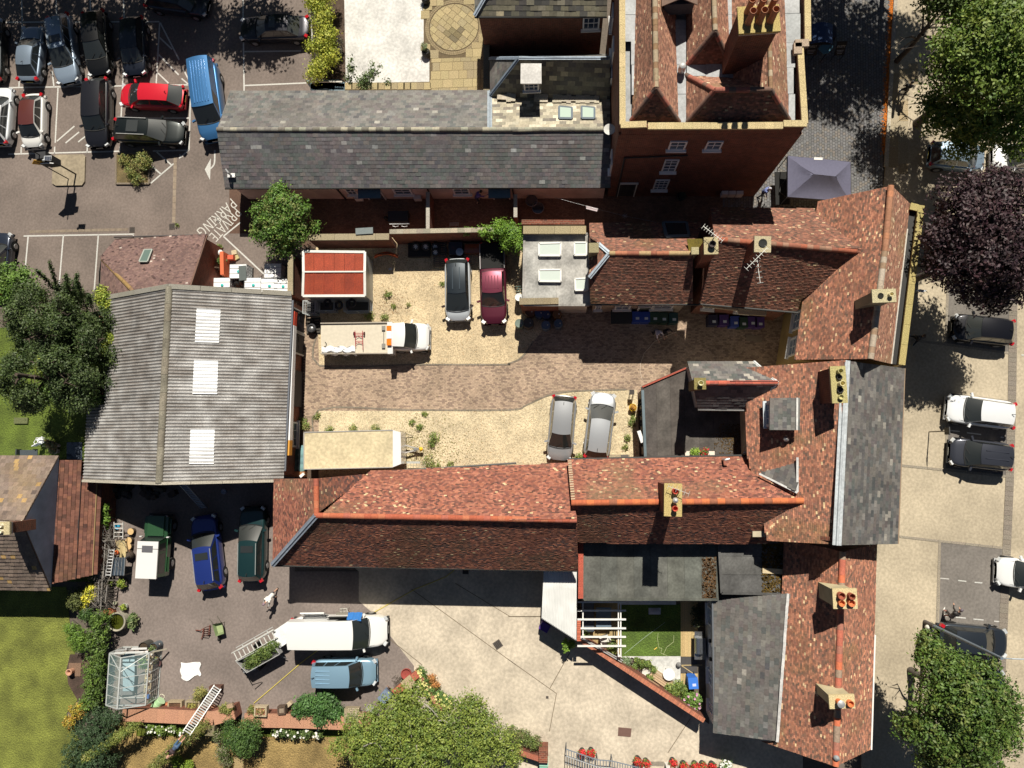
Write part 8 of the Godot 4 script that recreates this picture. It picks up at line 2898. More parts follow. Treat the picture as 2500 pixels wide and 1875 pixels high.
	for i in 9:m0.bar(P(1250+i*24,682,.6),P(1250+i*24,745,.6),.015,.015,C(.25,.3,.25))
	for z in [682,712,745]:m0.bar(P(1245,z,.6),P(1445,z,.6),.015,.015,C(.25,.3,.25))
	for q in [[1245,682],[1445,682],[1245,745],[1445,745]]:m0.bar(P(q[0],q[1],.6),P(q[0],q[1],.6)-V(0,.6,0),.03,.03,C(.2,.22,.2))
	part("mesh",m0,M.metal,oo,true)
	bx(oo,"top_board",P(1345,688,.6),V(.9,.03,.14),C(.4,.42,.4),M.matt)
	reg(0,1)
	tote(P(2010,700,1.1)-V(0,1.1,0),"white caged tank beside the orange barrier")
	tote(P(1872,815,1.1)-V(0,1.1,0),"white caged tank nearest the tiled hut")
	tote(P(2135,815,1.1)-V(0,1.1,0),"white caged tank next to the black sacks")
	reg(1,1)
	tote(P(128,822,1.1)-V(0,1.1,0),"white caged tank in leaf dappled light")
	tote(P(243,826,1.1)-V(0,1.1,0),"white caged tank against the dividing wall")
	tote(P(160,695,1.1)-V(0,1.1,0),"white caged tank in the shade of the round tree",false)
	reg(0,1)
	bx(one("leaning_board","dark grey board leaning on the white tank","board",P(2048,715)),"panel",P(2048,715,1.15),V(.5,.05,1.0),lin(92,100,100),M.matt,.08)
	for q in [[2010,805,"shiny black sack between two tanks"],[2042,790,"upper black sack between two tanks"]]:
		lat(one("black_sack",q[2],"sack",P(q[0],q[1])),"sack",P(q[0],q[1],.6)-V(0,.3,0),[[.001,.0],[.3,.1],[.34,.3],[.22,.55],[.05,.68],[.001,.7]],C(.02,.02,.022),M.window_glass,11)
	oo=one("orange_barrier","orange plastic barrier standing along the brown fence","barrier",P(1928,660))
	bx(oo,"panel",P(1928,660,.0),V(.25,1.0,1.6),C(.6,.13,.05),M.plain,.06)
	bx(oo,"foot",P(1970,595,.0),V(.4,.5,.3),C(.55,.1,.05))
	oo=one("barrier_mesh","coiled orange mesh barrier against the hut wall","barrier",P(1765,775))
	for i in 9:rod(oo,"mesh_bar",[P(1730+i*9,715+i*11,.9),P(1735+i*9,750+i*11,.1)],.03,C(.62,.07,.03),M.plain)
	rod(oo,"top_rail",[P(1725,720,.9),P(1770,730,.95),P(1800,830,.9)],.04,C(.62,.07,.03),M.plain)
	oo=one("timber_fence","brown close boarded fence beside the tiled hut","fence",P(1860,705))
	for i in 7:bx(oo,"plank",P(1818+i*14,700,.0),V(.14,1.1+.04*(i % 3),.05),jit(C(.13,.085,.06),.2),M.wood)
	sb("weed_clump","green weeds behind the brown fence","shrub",P(1870,620),[bl(1875,610,.5,.35,.3)],800,.06,[C(.09,.16,.04),C(.14,.2,.05)],"",.14)
	lat(one("white_sack","white sack on the weeds by the hut","sack",P(1866,552)),"sack",P(1866,552,.3),[[.001,.0],[.2,.05],[.24,.2],[.12,.36],[.001,.38]],C(.75,.75,.74),M.cloth,11)
	bx(one("stone_block","cream stone block on the bay line","block",P(1985,545)),"block",P(1985,545,.0),V(.36,.2,.3),alb(230,214,180),M.stone,.2)
	bx(one("stone_block","yellowish stone slab below the cream block","block",P(2000,585)),"block",P(2000,585,.0),V(.32,.14,.3),alb(220,206,150),M.stone,.5)
func pallet(p:Vector3,w:float,d:float,yaw:float,c:Color,label:String):
	var o:=one("pallet",label,"pallet",p)
	var bs:=Basis(Vector3.UP,yaw)
	for i in 6:bx(o,"slat",p+bs*V(0,.11,-d*.5+d*(i+.5)/6.0),V(w,.025,d/9.0),jit(c,.15),M.wood,yaw)
	for x in [-.45,.0,.45]:bx(o,"bearer",p+bs*V(x*w,0,0),V(.1,.11,d),tone(c,.8),M.wood,yaw)
func street_things():
	reg(0,0)
	var isl:=MB.new()
	var cn:=pts([450,1320,475,1305,700,1302,718,1320,712,1530,690,1562,470,1566,436,1545],.12)
	isl.prism(cn,V(0,-.12,0),alb(178,164,140))
	lone("concrete_island",isl,M.concrete,"rounded concrete island under the pay machine","traffic island","","structure")
	var base:=P(640,1470,.12)
	var o:=one("pay_machine","dark pay machine with a tilted solar panel on top","pay machine",base)
	rod(o,"post",[base,V(base.x,2.2,base.z)],.06,C(.05,.045,.04))
	bx(o,"cabinet",V(base.x - .1,2.0,base.z),V(.7,1.5,.45),C(.025,.027,.03),M.plain,.1)
	bx(o,"label_plate",V(base.x - .1,2.6,base.z - .24),V(.3,.4,.02),C(.5,.5,.55))
	rod(o,"panel_post",[V(base.x - .15,3.4,base.z),V(base.x - .15,4.15,base.z)],.04,C(.05,.05,.05))
	var m:=MB.new()
	m.prism(pts([372,1315,436,1312,430,1358,366,1352],4.2),V(0,-.05,0),C(.66,.68,.7),true)
	part("solar_frame",m,M.metal,o,true)
	m=MB.new()
	for i in 4:
		for j in 3:
			m.prism(pts([378+i*13.5,1320+j*12,389+i*13.5,1319+j*12,388+i*13.5,1329+j*12,377+i*13.5,1330+j*12],4.215),V(0,-.01,0),C(.06,.07,.10))
	part("solar_cells",m,M.window_glass,o,true,"stuff")
	lat(o,"lamp",P(365,1352,4.2),[[.06,-.08],[.09,.0],[.001,.06]],C(.7,.72,.74),M.metal,10)
	var b2:=P(577,1510,.12)
	o=one("direction_sign","yellow arrow sign on a dark post beside the pay machine","sign",b2)
	rod(o,"post",[b2,V(b2.x,3.2,b2.z)],.04,C(.05,.045,.04))
	m=MB.new()
	var sp:=V(b2.x,3.1,b2.z)
	m.box(Transform3D(Basis(Vector3.UP,.2)*Basis(Vector3.BACK,.75),sp),V(.6,.6,.04),C(.55,.3,.03))
	part("plate",m,M.plain,o,true)
	m=MB.new()
	m.box(TI(sp+V(.55,-.35,.05)),V(.95,.5,.05),C(.02,.02,.02))
	m.tube([sp+V(.1,-.1,.05),sp+V(.4,-.03,.05),sp+V(.75,-.04,.05),sp+V(1.0,-.12,.05)],.04,.04,6,C(.75,.75,.75))
	part("shaped_board",m,M.plain,o,true)
	o=one("car_park_planter","square kerbed planter holding the scruffy bush","planter",P(1130,1420))
	var q4:=pts([985,1300,1262,1300,1264,1553,985,1553])
	m=MB.new()
	m.sheet(PV([q4[0]+V(0,.1,0),q4[1]+V(0,.1,0),q4[2]+V(0,.1,0),q4[3]+V(0,.1,0)]),alb(150,132,90))
	part("soil",m,M.soil,o,true)
	for i in 4:
		m=MB.new()
		m.bar(q4[i]+V(0,.06,0),q4[(i+1) % 4]+V(0,.06,0),.12,.12,alb(150,136,120))
		part("kerb",m,M.stone,o,true)
	reg(1,0)
	o=one("white_fence","thin pale fence between the bamboo and the shaded bay","fence",P(490,400))
	var f0:=P(482,-300,1.6); var f1:=P(496,690,1.6)
	for i in 12:
		m=MB.new()
		m.bar(f0.lerp(f1,i/12.0)+V(0,-.8,0),f0.lerp(f1,(i+.97)/12.0)+V(0,-.8,0),.05,1.6,C(.36,.32,.28))
		part("panel",m,M.wood,o,true)
	m=MB.new()
	m.bar(f0,f1,.09,.06,C(.66,.64,.58))
	m.bar(P(498,688,1.6),P(745,690,1.6),.09,.06,C(.66,.64,.58))
	part("top_rail",m,M.wood,o,true)
	o=one("slatted_store","low blue grey slatted store against the slate building","store",P(620,730))
	for i in 5:
		for s in [[478,605],[605,765]]:
			m=MB.new()
			m.bar(P(s[0],(712 if s[0]==478 else 695)+i*12,1.2),P(s[1],(695 if s[0]==478 else 712)+i*12,1.2),.3,.04,jit(lin(112,136,150),.08))
			part("slat",m,M.matt,o,true)
	bx(o,"back",P(620,745,.0),V(2.3,1.1,.1),lin(90,108,120),M.matt)
	reg(3,0)
	var h:=2.3
	var g:=[P(220,1315,h),P(748,1365,h),P(752,1700,h),P(218,1660,h)]
	o=one("gazebo","grey purple pop up gazebo over the setts","gazebo",(g[0]+g[2])*.5-V(0,h,0))
	var p0:=P(443,1470,3.0); var p1:=P(622,1488,3.0)
	var gc:=C(.11,.11,.17)
	for f in [[g[0],g[1],p1,p0],[g[2],g[3],p0,p1],[g[3],g[0],p0,p0],[g[1],g[2],p1,p1]]:
		var rows:=[]
		for i in 7:
			var row:=[]
			for j in 11:
				var a:Vector3=f[0].lerp(f[1],j/10.0); var d:Vector3=f[3].lerp(f[2],j/10.0)
				var q:=a.lerp(d,i/6.0)
				q.y-=.16*sin(PI*i/6.0)*(.6+.4*sin(PI*j/10.0)) - .03*noise.get_noise_2d(j*5.0+a.x*9.0,i*6.0)
				row.append(q)
			rows.append(row)
		m=MB.new()
		m.grid(rows,gc)
		part("canopy_panel",m,M.cloth,o,true)
	for i in 4:
		m=MB.new()
		var a:Vector3=g[i]; var d:Vector3=g[(i+1) % 4]
		m.bar(a+V(0,-.13,0),d+V(0,-.13,0),.02,.26,tone(gc,.5))
		part("valance",m,M.cloth,o,true)
		rod(o,"pole",[g[i]+V(0,-.1,0),V(g[i].x,.02,g[i].z)],.03,C(.08,.08,.08))
	m=MB.new()
	var sf:=SystemFont.new()
	sf.font_names=PackedStringArray(["Droid Sans"])
	m.bar(P(440,1338,2.33),P(512,1340,2.33),.16,.02,C(.75,.75,.73))
	part("white_tab",m,M.cloth,o,true)
	o=one("stall_table","black clothed table under the edge of the gazebo","table",P(175,1600))
	bx(o,"table_top",P(170,1590,.78),V(.9,.06,2.2),C(.015,.015,.015),M.cloth)
	for q in [[140,1540],[205,1540],[140,1650],[205,1650]]:bx(o,"leg",P(q[0],q[1],.0),V(.06,.8,.06),C(.02,.02,.02))
	rod(o,"hoop",[P(205,1510,.9),P(160,1560,1.0),P(150,1620,1.0),P(200,1660,.9)],.03,C(.06,.06,.06))
	o=one("market_stall","small covered market stall in the shade of the brick house","stall",P(500,300))
	var cn2:=lin(52,72,110)
	var rows2:=[]
	for i in 6:
		var row:=[]
		for j in 6:
			var q:=P(lerpf(412,598,j/5.0),lerpf(205,372,i/5.0),2.3)
			q.y+=.25*sin(PI*j/5.0)+.02*sin(i*2.5)
			row.append(q)
		rows2.append(row)
	m=MB.new()
	m.grid(rows2,cn2,false,true)
	part("canopy",m,M.cloth,o,true)
	m=MB.new()
	m.prism(pts([475,408,505,378,600,378,598,400,560,448,520,455],1.6),V(0,-.04,0),lin(86,130,150))
	part("flap",m,M.cloth,o,true)
	for q in [[415,210],[595,210],[415,370],[597,370]]:rod(o,"pole",[P(q[0],q[1],2.3),V(P(q[0],q[1],2.3).x,0,P(q[0],q[1],2.3).z)],.03,C(.06,.06,.07))
	bx(o,"counter",P(500,330,.0),V(1.3,.9,.8),C(.03,.03,.04))
	for q in [[365,470,"dark menu board with pale lettering left of the stall flap","FAMILY"],[625,705,"dark menu board with pale lettering on the open side of the stall","PASTY"]]:
		var bo:=one("menu_board",q[2],"sign",P(q[0],420))
		var ba:=P(q[0],420,1.1); var bd:=P(q[1],395,1.1)
		m=MB.new()
		var pl:=Transform3D(Basis(Vector3.RIGHT,-.7),(ba+bd)*.5)
		m.box(pl,V(ba.distance_to(bd),.9,.04),C(.012,.01,.01))
		part("board",m,M.plain,bo,true)
		var t2:=TextMesh.new()
		t2.font=sf
		t2.text=q[3]
		t2.font_size=32
		t2.pixel_size=.006
		t2.depth=.01
		var tp:=part("lettering",t2,M.line_white,bo,true)
		tp.transform=Transform3D(pl.basis,pl*V(0,.12,.03)-V(bo.position.x,bo.position.y,bo.position.z))
		m=MB.new()
		for i in 3:m.box(pl*TI(V(0,-.12-i*.1,.025)),V(ba.distance_to(bd)*(.7-i*.12),.025,.01),C(.4,.4,.42))
		part("menu_lines",m,M.plain,bo,true,"stuff")
		for s in [-.3,.3]:rod(bo,"leg",[pl*V(s,-.4,0),V((pl*V(s,-.4,0)).x,.0,(pl*V(s,-.4,0)).z)],.02,C(.03,.03,.03))
	reg(3,1)
	o=one("notice_board","pale blue white notice board lying back on the shaded pavement","sign",P(1345,870))
	m=MB.new()
	m.prism(pts([1296,862,1335,850,1396,862,1358,878],.9),V(0,-.03,0),C(.6,.64,.72),true)
	part("board",m,M.plain,o,true)
	rod(o,"post",[P(1345,866,.9),V(P(1345,866,.9).x,.11,P(1345,866,.9).z)],.03,C(.1,.1,.1))
	reg(3,2)
	var sb:=P(1410,430,.11)
	o=one("sign_post","thin leaning sign post at the corner of the parking bay","sign post",sb)
	rod(o,"post",[sb,V(sb.x,2.5,sb.z)],.035,C(.09,.07,.05))
	bx(o,"plate",V(sb.x,2.0,sb.z),V(.04,.5,.42),C(.06,.055,.05))
	bx(o,"plate",V(sb.x,2.52,sb.z),V(.06,.05,.5),C(.05,.05,.05))
	reg(3,3)
	var lb:=P(1375,425,.11)
	o=one("lamp_post","tall grey street lamp post standing by the dark car's boot","lamp post",lb)
	var hgt:=8.0
	m=MB.new()
	m.cyl(lb,V(lb.x,1.3,lb.z),.13,.13,12,C(.10,.09,.085))
	part("base",m,M.plain,o,true)
	m=MB.new()
	m.cyl(V(lb.x,1.25,lb.z),V(lb.x,hgt,lb.z),.10,.075,12,lin(120,134,150))
	part("column",m,M.galv,o,true)
	m=MB.new()
	m.tube([V(lb.x,hgt - .1,lb.z),V(lb.x+.4,hgt+.15,lb.z - .03),V(lb.x+1.2,hgt+.25,lb.z - .05)],.035,.03,8,lin(170,180,190))
	part("bracket",m,M.galv,o,true)
	bx(o,"lantern",V(lb.x+1.4,hgt+.2,lb.z - .05),V(.6,.12,.25),C(.4,.42,.44))
	o=one("litter_bin","dark litter bin half under the ragged street tree","bin",P(1335,580))
	lat(o,"bin_body",P(1338,590,.11),[[.25,.0],[.27,.9],[.3,.95],[.28,1.1],[.001,1.15]],C(.03,.03,.03),M.plain,12)
	lat(o,"hood",P(1338,560,.11),[[.2,.0],[.22,1.0],[.001,1.05]],C(.04,.035,.03),M.plain,10)
	o=one("carrier_bags","crumpled white bags in the dark car's open boot","bags",P(1420,480))
	for q in [[1400,472],[1425,492],[1440,470]]:lat(o,"bag",P(q[0],q[1],.75),[[.001,-.2],[.14,-.1],[.16,.05],[.06,.2],[.001,.22]],C(.7,.68,.62),M.cloth,9)
func lower_yard():
	reg(0,2)
	var o:=one("trellis_fence","weathered grey trellis and twiggy fence at the yard edge","fence",P(900,1500))
	var m:=MB.new()
	for q in [[0,2,868,1260,840,1659],[0,2,890,1340,872,1659],[0,3,838,0,830,260],[0,3,868,0,850,330],[0,3,905,120,890,260]]:
		reg(q[0],q[1])
		m.bar(P(q[2],q[3],1.3),P(q[4],q[5],1.3),.06,.06,C(.26,.24,.22))
		for i in 6:
			var t:=P(q[2],q[3],1.3).lerp(P(q[4],q[5],1.3),i/5.0)
			m.bar(t,V(t.x,0,t.z),.06,.06,C(.2,.18,.16))
	part("rail",m,M.wood,o,true)
	m=MB.new()
	for i in 260:
		reg(0,2)
		var t:=rng.randf()
		var p:=P(890-t*60+rng.randfn()*24,1270+t*640,rng.randf_range(.6,1.5))
		m.tube([p,p+V(rng.randfn(),rng.randfn()*.4,rng.randfn())*.35,p+V(rng.randfn(),rng.randfn()*.5,rng.randfn())*.6],.016,.006,4,jit(C(.3,.27,.24),.3))
	part("twigs",m,M.bark,o,true,"stuff")
	reg(0,2)
	sb("leafy_climber","bright green climber between the lean-to and the junk","climber",P(880,1130),[bl(875,1080,1.3,.3,.4,.5),bl(885,1170,1.2,.32,.4,.45),bl(880,1230,.9,.25)],1900,.06,[C(.2,.34,.05),C(.15,.26,.04)],"",.14)
	for q in [[1127,1266,27,"pale sawn log nearest the off roader's bonnet"],[1111,1341,28,"sawn log below the topmost one"],[1108,1391,25,"sawn log third down the row"],[1100,1440,32,"dark stained log at the foot of the row"]]:
		var p:=P(q[0],q[1],.0)
		o=one("log_round",q[3],"log",p,"row of upright log rounds")
		var cc:=alb(224,190,136) if q[2]!=32 else alb(120,86,60)
		lat(o,"bark",p,[[.21,.0],[.22,.35]],C(.14,.1,.07),M.bark,12)
		lat(o,"cut_face",p,[[.22,.352],[.12,.356],[.001,.356]],cc,M.wood,12)
	ladder("ladder","white ladder frame lying over the junk by the climber",P(1002,1190,.9),P(1000,1330,.9),.62,4,C(.66,.65,.62),Vector3.RIGHT)
	ladder("ladder","white ladder lying on the dark slatted rack",P(945,1415,1.1),P(912,1650,1.1),.36,9,C(.66,.66,.66),Vector3.RIGHT)
	lat(one("blue_tub","blue plastic tub under the white ladder frame","tub",P(1005,1225)),"tub",P(1005,1225,.5),[[.12,.0],[.19,.22],[.2,.23],[.14,.1],[.001,.08]],C(.03,.28,.45))
	o=one("timber_stack","cut timber and boards stacked beside the logs","timber",P(1020,1380))
	for i in 9: 
		m=MB.new()
		m.bar(P(985+i*9,1340+(i % 3)*14,.5+.06*(i % 2)),P(995+i*9,1440+(i % 4)*16,.5),.14,.1,jit(alb(206,186,140),.25))
		part("plank",m,M.wood,o,true)
	lat(one("orange_bag","crumpled orange bag beside the white ladder","bag",P(985,1448)),"bag",P(985,1448,.7),[[.001,-.1],[.16,-.02],[.15,.12],[.001,.2]],C(.6,.12,.03),M.cloth,9)
	o=one("slatted_rack","dark blue grey slatted rack with pale rails","rack",P(1000,1560))
	for i in 4:
		m=MB.new()
		m.bar(P(972+i*24,1490,.95),P(955+i*26,1640,.95),.3,.04,jit(lin(58,70,84),.1))
		part("slat",m,M.matt,o,true)
		m=MB.new()
		m.bar(P(984+i*24,1488,1.0),P(968+i*26,1640,1.0),.04,.05,C(.4,.42,.44))
		part("rail",m,M.metal,o,true)
	for q in [[965,1490],[1060,1490],[945,1640],[1040,1640]]:bx(o,"leg",P(q[0],q[1],.95)-V(0,.95,0),V(.08,.95,.08),C(.08,.08,.09))
	lat(one("brown_sack","sagging brown sack in front of the slatted rack","sack",P(1105,1475)),"sack",P(1105,1470,.2),[[.001,-.15],[.24,-.05],[.26,.2],[.12,.4],[.001,.42]],C(.06,.045,.035),M.cloth,10)
	ladder("ladder","aluminium ladder leaning under the workshop eaves",P(1545,875,2.6),P(1722,1075,.1),.42,15,C(.3,.33,.38))
	o=one("scrap_pile","dim scrap heaped in the shade under the workshop wall","scrap",P(1250,920))
	for i in 26:
		var p:=P(rng.randf_range(950,1480),rng.randf_range(885,980),.0)
		if i % 3==0:tyre(o,"hoop",p+V(0,.15,0),Basis(V(rng.randf(),0,1).normalized(),rng.randf()),.25)
		else:bx(o,"board",p,V(rng.randf_range(.2,.7),rng.randf_range(.1,.5),rng.randf_range(.1,.4)),jit(C(.08,.07,.06),.5),M.wood,rng.randf()*3.0)
	lat(one("garden_statue","small pale plastic pot in the shade by the ladder's top","pot",P(1905,930)),"pot",P(1905,930,.2),[[.1,.0],[.2,.3],[.15,.35],[.001,.3]],C(.25,.27,.34))
	o=one("garden_chair","white moulded garden chair on the shaded lawn","chair",P(335,515))
	var cp:=P(345,505,.45)
	bx(o,"seat",cp,V(.45,.05,.45),C(.68,.69,.7),M.plain,.5)
	bx(o,"backrest",cp+V(-.12,.03,.26),V(.45,.42,.05),C(.7,.71,.72),M.plain,.5)
	rod(o,"hoop",[P(380,480,.7),P(310,480,.75),P(285,520,.75),P(310,552,.7)],.025,C(.7,.71,.72),M.plain)
	for q in [[300,480],[375,490],[310,550],[360,550]]:rod(o,"leg",[P(q[0],q[1],.45),P(q[0],q[1],.45)-V(0,.44,0)],.02,C(.6,.6,.6))
	o=one("grey_bench","dark grey bench along the ribbed tile eaves","bench",P(245,600))
	for i in 4:bx(o,"slat",P(245,588+i*11,.45),V(1.25,.04,.09),lin(70,78,84),M.wood)
	for x in [175,315]:bx(o,"leg",P(x,600,.0),V(.08,.45,.4),lin(50,56,60))
	for q in [[460,540,.2,"middle"],[490,590,.22,"lowest"],[500,545,.16,"rightmost"],[440,520,.18,"topmost"],[475,575,.14,"smallest"]]:
		pot("cream_pot",q[3] + " cream pot of the cluster by the blue gable's eaves",P(q[0],q[1]),q[2],.4,C(.6,.52,.44),[C(.12,.16,.07),C(.3,.2,.1)])
	o=one("paving_pad","blue grey slab path between lawn and workshop","path",P(630,560))
	o.set_meta("kind","structure")
	for i in 4:
		for j in 3:bx(o,"flagstone",P(590+j*40,540+i*34,.01),V(.42,.03,.36),jit(lin(92,104,122),.1),M.stone)
	bx(one("garden_slab","pale stone slab lying on the shaded lawn","slab",P(183,335)),"slab",P(183,335,.03),V(1.0,.1,.42),alb(120,126,84),M.stone)
	reg(0,3)
	var tp:=P(1032,408,.0)
	o=one("pond_tub","big pale concrete ring full of green water","tub",tp)
	lat(o,"ring",tp,[[.58,.0],[.62,.62],[.6,.66],[.5,.66],[.5,.3]],alb(190,184,166),M.concrete,26)
	lat(o,"water",tp,[[.52,.56],[.3,.56],[.001,.56]],C(.05,.055,.008),M.water,24)
	sb("reed_clump","spiky green clump overhanging the pond tub","plant",P(1120,420),[bl(1120,400,.6,.3,.25,.4),bl(1115,450,.5,.25,.2,.3)],1000,.08,[C(.10,.17,.05),C(.2,.24,.1)],"",.12)
	for q in [[955,345,.36,.55,C(.32,.11,.05),"big terracotta pot behind the pond tub",0],[1070,290,.2,.3,C(.5,.5,.46),"white pot of lime green leaves above the pond tub",1],[985,262,.12,.25,C(.6,.6,.45),"small square yellowish pot among the junk",0],[1055,95,.3,.3,C(.1,.08,.06),"pot of yellow green hosta leaves at the yard edge",1],[955,90,.18,.25,C(.1,.08,.06),"smaller hosta pot beside the trellis",1],[1330,735,.2,.3,C(.5,.26,.1),"orange pot with a green plant at the greenhouse corner",1],[1352,770,.18,.25,C(.1,.05,.05),"dark pot at the greenhouse corner",0],[1425,1115,.16,.2,C(.55,.2,.1),"small red pot beside the stone trough",0],[1810,1140,.2,.3,C(.3,.16,.1),"pot in the shadow of the ladder",0]]:
		pot("plant_pot",q[5],P(q[0],q[1]),q[2],q[3],q[4],[C(.3,.36,.05),C(.22,.3,.05)] if q[6] else [])
	for q in [[1262,615,.33,C(.10,.095,.085),"rusty drum of dry soil behind the greenhouse"],[1345,618,.29,C(.16,.19,.22),"blue grey drum planted with herbs behind the greenhouse"]]:
		var p:=P(q[0],q[1],.0)
		o=one("drum_planter",q[4],"planter",p)
		lat(o,"drum",p,[[q[2],.0],[q[2],.75],[q[2]*.9,.75],[q[2]*.88,.6]],q[3],M.rust)
		lat(o,"soil",p,[[q[2]*.9,.66],[.001,.68]],C(.12,.08,.05),M.soil)
		if q[0]==1345:
			m=MB.new()
			fg(m,[[p+V(-.05,.8,.05),V(.22,.15,.22)]],300,.05,[C(.18,.24,.08),C(.1,.16,.05)],.2,.1,7)
			part("foliage",m,M.leaf,o,true)
	greenhouse()
	o=one("water_butt","pale green barrel lying on its side by the greenhouse","barrel",P(1318,1135))
	m=MB.new()
	var ba:=P(1283,1172,.35); var bb:=P(1360,1090,.35)
	m.tube([ba,ba.lerp(bb,.5),bb],.27,.27,16,lin(150,186,140))
	part("shell",m,M.plain,o,true)
	for t in [.02,.35,.65,.98]:
		m=MB.new()
		m.cyl(ba.lerp(bb,t),ba.lerp(bb,t+.04),.285,.285,16,lin(176,206,166))
		part("hoop",m,M.plain,o,true)
	rod(one("hoop_ring","white hoop lying beside the green barrel","hoop",P(1366,1056)),"ring",[P(1345,1056,.03),P(1352,1040,.03),P(1368,1036,.03),P(1388,1050,.03),P(1386,1068,.03),P(1370,1078,.03),P(1350,1072,.03),P(1345,1056,.03)],.02,C(.66,.62,.5),M.plain)
	trough("brown filled stone trough beside the green barrel",P(1500,1120),V(.95,.4,.6),.03,alb(196,178,146),alb(130,96,70))
	trough("stone trough with a yellow green spray",P(1648,1120),V(.95,.4,.62),.0,alb(190,176,146),alb(150,130,90),[C(.4,.38,.1)])
	sb("feathery_shrub","feathery yellow green shrub above the stone trough","shrub",P(1680,1020),[bl(1690,1020,.5,.45,.3,.4),bl(1660,1060,.4,.3,.2)],1200,.05,[C(.34,.3,.09),C(.25,.26,.08)],"",.14)
	sb("wall_shrub","round yellow green shrub on the wall by the gateway","shrub",P(1910,1150),[bl(1910,1160,1.1,.5,.3,.3)],1100,.05,[C(.2,.24,.06),C(.28,.28,.08)],"",.14)
	sb("wall_shrub","small shrub on the wall across the gateway","shrub",P(2130,1165),[bl(2125,1165,1.1,.35,.25,.3)],800,.05,[C(.16,.22,.05),C(.3,.22,.08)],"",.12)
	bx(one("wall_block","pale block on the wall beside the round shrub","block",P(1950,1130,1.05)),"block",P(1950,1130,1.05),V(.4,.2,.25),alb(200,170,140),M.stone,.3)
	o=one("wheelbarrow","green wheelbarrow with its handles towards the cars","wheelbarrow",P(1845,490))
	var w0:=[P(1792,450,.6),P(1872,430,.6),P(1890,525,.55),P(1820,550,.55)]
	var ctr:Vector3=(w0[0]+w0[1]+w0[2]+w0[3])*.25
	m=MB.new()
	for i in 4:
		var a:Vector3=w0[i]; var d:Vector3=w0[(i+1) % 4]
		var a2:Vector3=a.lerp(ctr,.3)-V(0,.25,0); var d2:Vector3=d.lerp(ctr,.3)-V(0,.25,0)
		m.quad(a,d,d2,a2,lin(120,136,96))
	m.sheet(PV([w0[0].lerp(ctr,.3)-V(0,.24,0),w0[1].lerp(ctr,.3)-V(0,.24,0),w0[2].lerp(ctr,.3)-V(0,.24,0),w0[3].lerp(ctr,.3)-V(0,.24,0)]),lin(150,164,120))
	part("tray",m,M.matt,o,true)
	for q in [[1766,400,1800,440],[1832,375,1862,425]]:rod(o,"handle",[P(q[0],q[1],.6),P(q[2],q[3],.55)],.025,C(.1,.09,.07),M.plain)
	for q in [[1800,450],[1868,440]]:rod(o,"leg",[P(q[0],q[1],.5),P(q[0],q[1],.5)-V(0,.5,0)],.02,C(.1,.09,.07),M.plain)
	m=MB.new()
	var wp:=P(1862,560,.0)
	m.cyl(wp+V(-.05,.18,0),wp+V(.05,.18,0),.18,.18,14,C(.02,.02,.02))
	part("wheel",m,M.rubber,o,true)
	o=one("harrow","rusty red curved rake frame beside the wheelbarrow","harrow",P(1740,500))
	for i in 5:rod(o,"tine",[P(1718-i*3,480+i*18,.1),P(1745,468+i*18,.35),P(1775,462+i*17,.1)],.022,C(.2,.07,.05),M.rust)
	for q in [[1650,495,1690,500,1720,482],[1700,570,1712,530,1715,480],[1770,450,1766,500,1760,545]]:rod(o,"frame",[P(q[0],q[1],.1),P(q[2],q[3],.2),P(q[4],q[5],.15)],.03,C(.3,.09,.06),M.rust)
	var cloth:=[]
	for i in 8:
		var row:=[]
		for j in 8:
			var q:=P(lerpf(1525,1690,j/7.0)+sin(i*1.3)*8,lerpf(768,900,i/7.0)+26*sin(j*.8)*(.2+i/9.0),.05)
			q.y=.04+.13*absf(noise.get_noise_2d(i*2.3,j*2.3))
			row.append(q)
		cloth.append(row)
	m=MB.new()
	m.grid(cloth,C(.8,.8,.8),false,true)
	lone("white_sheet",m,M.cloth,"crumpled white sheet lying on the tarmac by the greenhouse","sheet")
	o=one("chimney_pot_planter","terracotta pot on a square slab at the lawn's edge","planter",P(612,838))
	bx(o,"slab",P(635,828,.02),V(.85,.06,.85),alb(150,120,100),M.stone)
	lat(o,"pot",P(612,838,.08),[[.17,.0],[.2,.35],[.22,.4],[.13,.4],[.11,.2],[.001,.15]],alb(196,150,124),M.matt)
	ladder("ladder","long aluminium ladder laid from the yard over the wall to the hedge",P(1838,975,.5),P(1575,1365,1.75),.52,21,C(.62,.63,.62))
	rod(one("fork_handle","garden fork leaning on the wall by the trough","fork",P(1420,1170)),"shaft",[P(1385,1200,1.05),P(1450,1145,.3)],.025,alb(200,170,110),M.wood)
	bx(one("timber_prop","brown board propping the ladder's head","board",P(1840,960)),"board",P(1840,965,.0),V(.8,.45,.2),C(.14,.07,.05),M.wood,.05)
	hedge_trailer()
	reg(1,3)
	o=one("hose_pipe","yellow hose running from the wall under the white van to the barn","hose",P(300,900))
	rod(o,"hose",[P(0,1112,.06),P(150,985,.04),P(330,830,.04),P(400,770,.04),P(540,665,.04),P(780,500,.03),P(1030,336,.04),P(1200,240,.04),P(1360,150,.04),P(1500,95,.04),P(1620,45,.04),P(1690,-10,.04)],.025,C(.6,.5,.1),M.plain)
	o=one("cafe_chair","white slatted chair behind the white van","chair",P(758,330))
	for i in 5:rod(o,"slat",[P(728+i*12,318,.45),P(730+i*12,352,.45)],.022,C(.62,.6,.54),M.wood)
	for q in [[725,318,785,312],[728,352,790,348],[780,310,792,350]]:rod(o,"frame",[P(q[0],q[1],.6),P(q[2],q[3],.6)],.022,C(.62,.6,.54),M.wood)
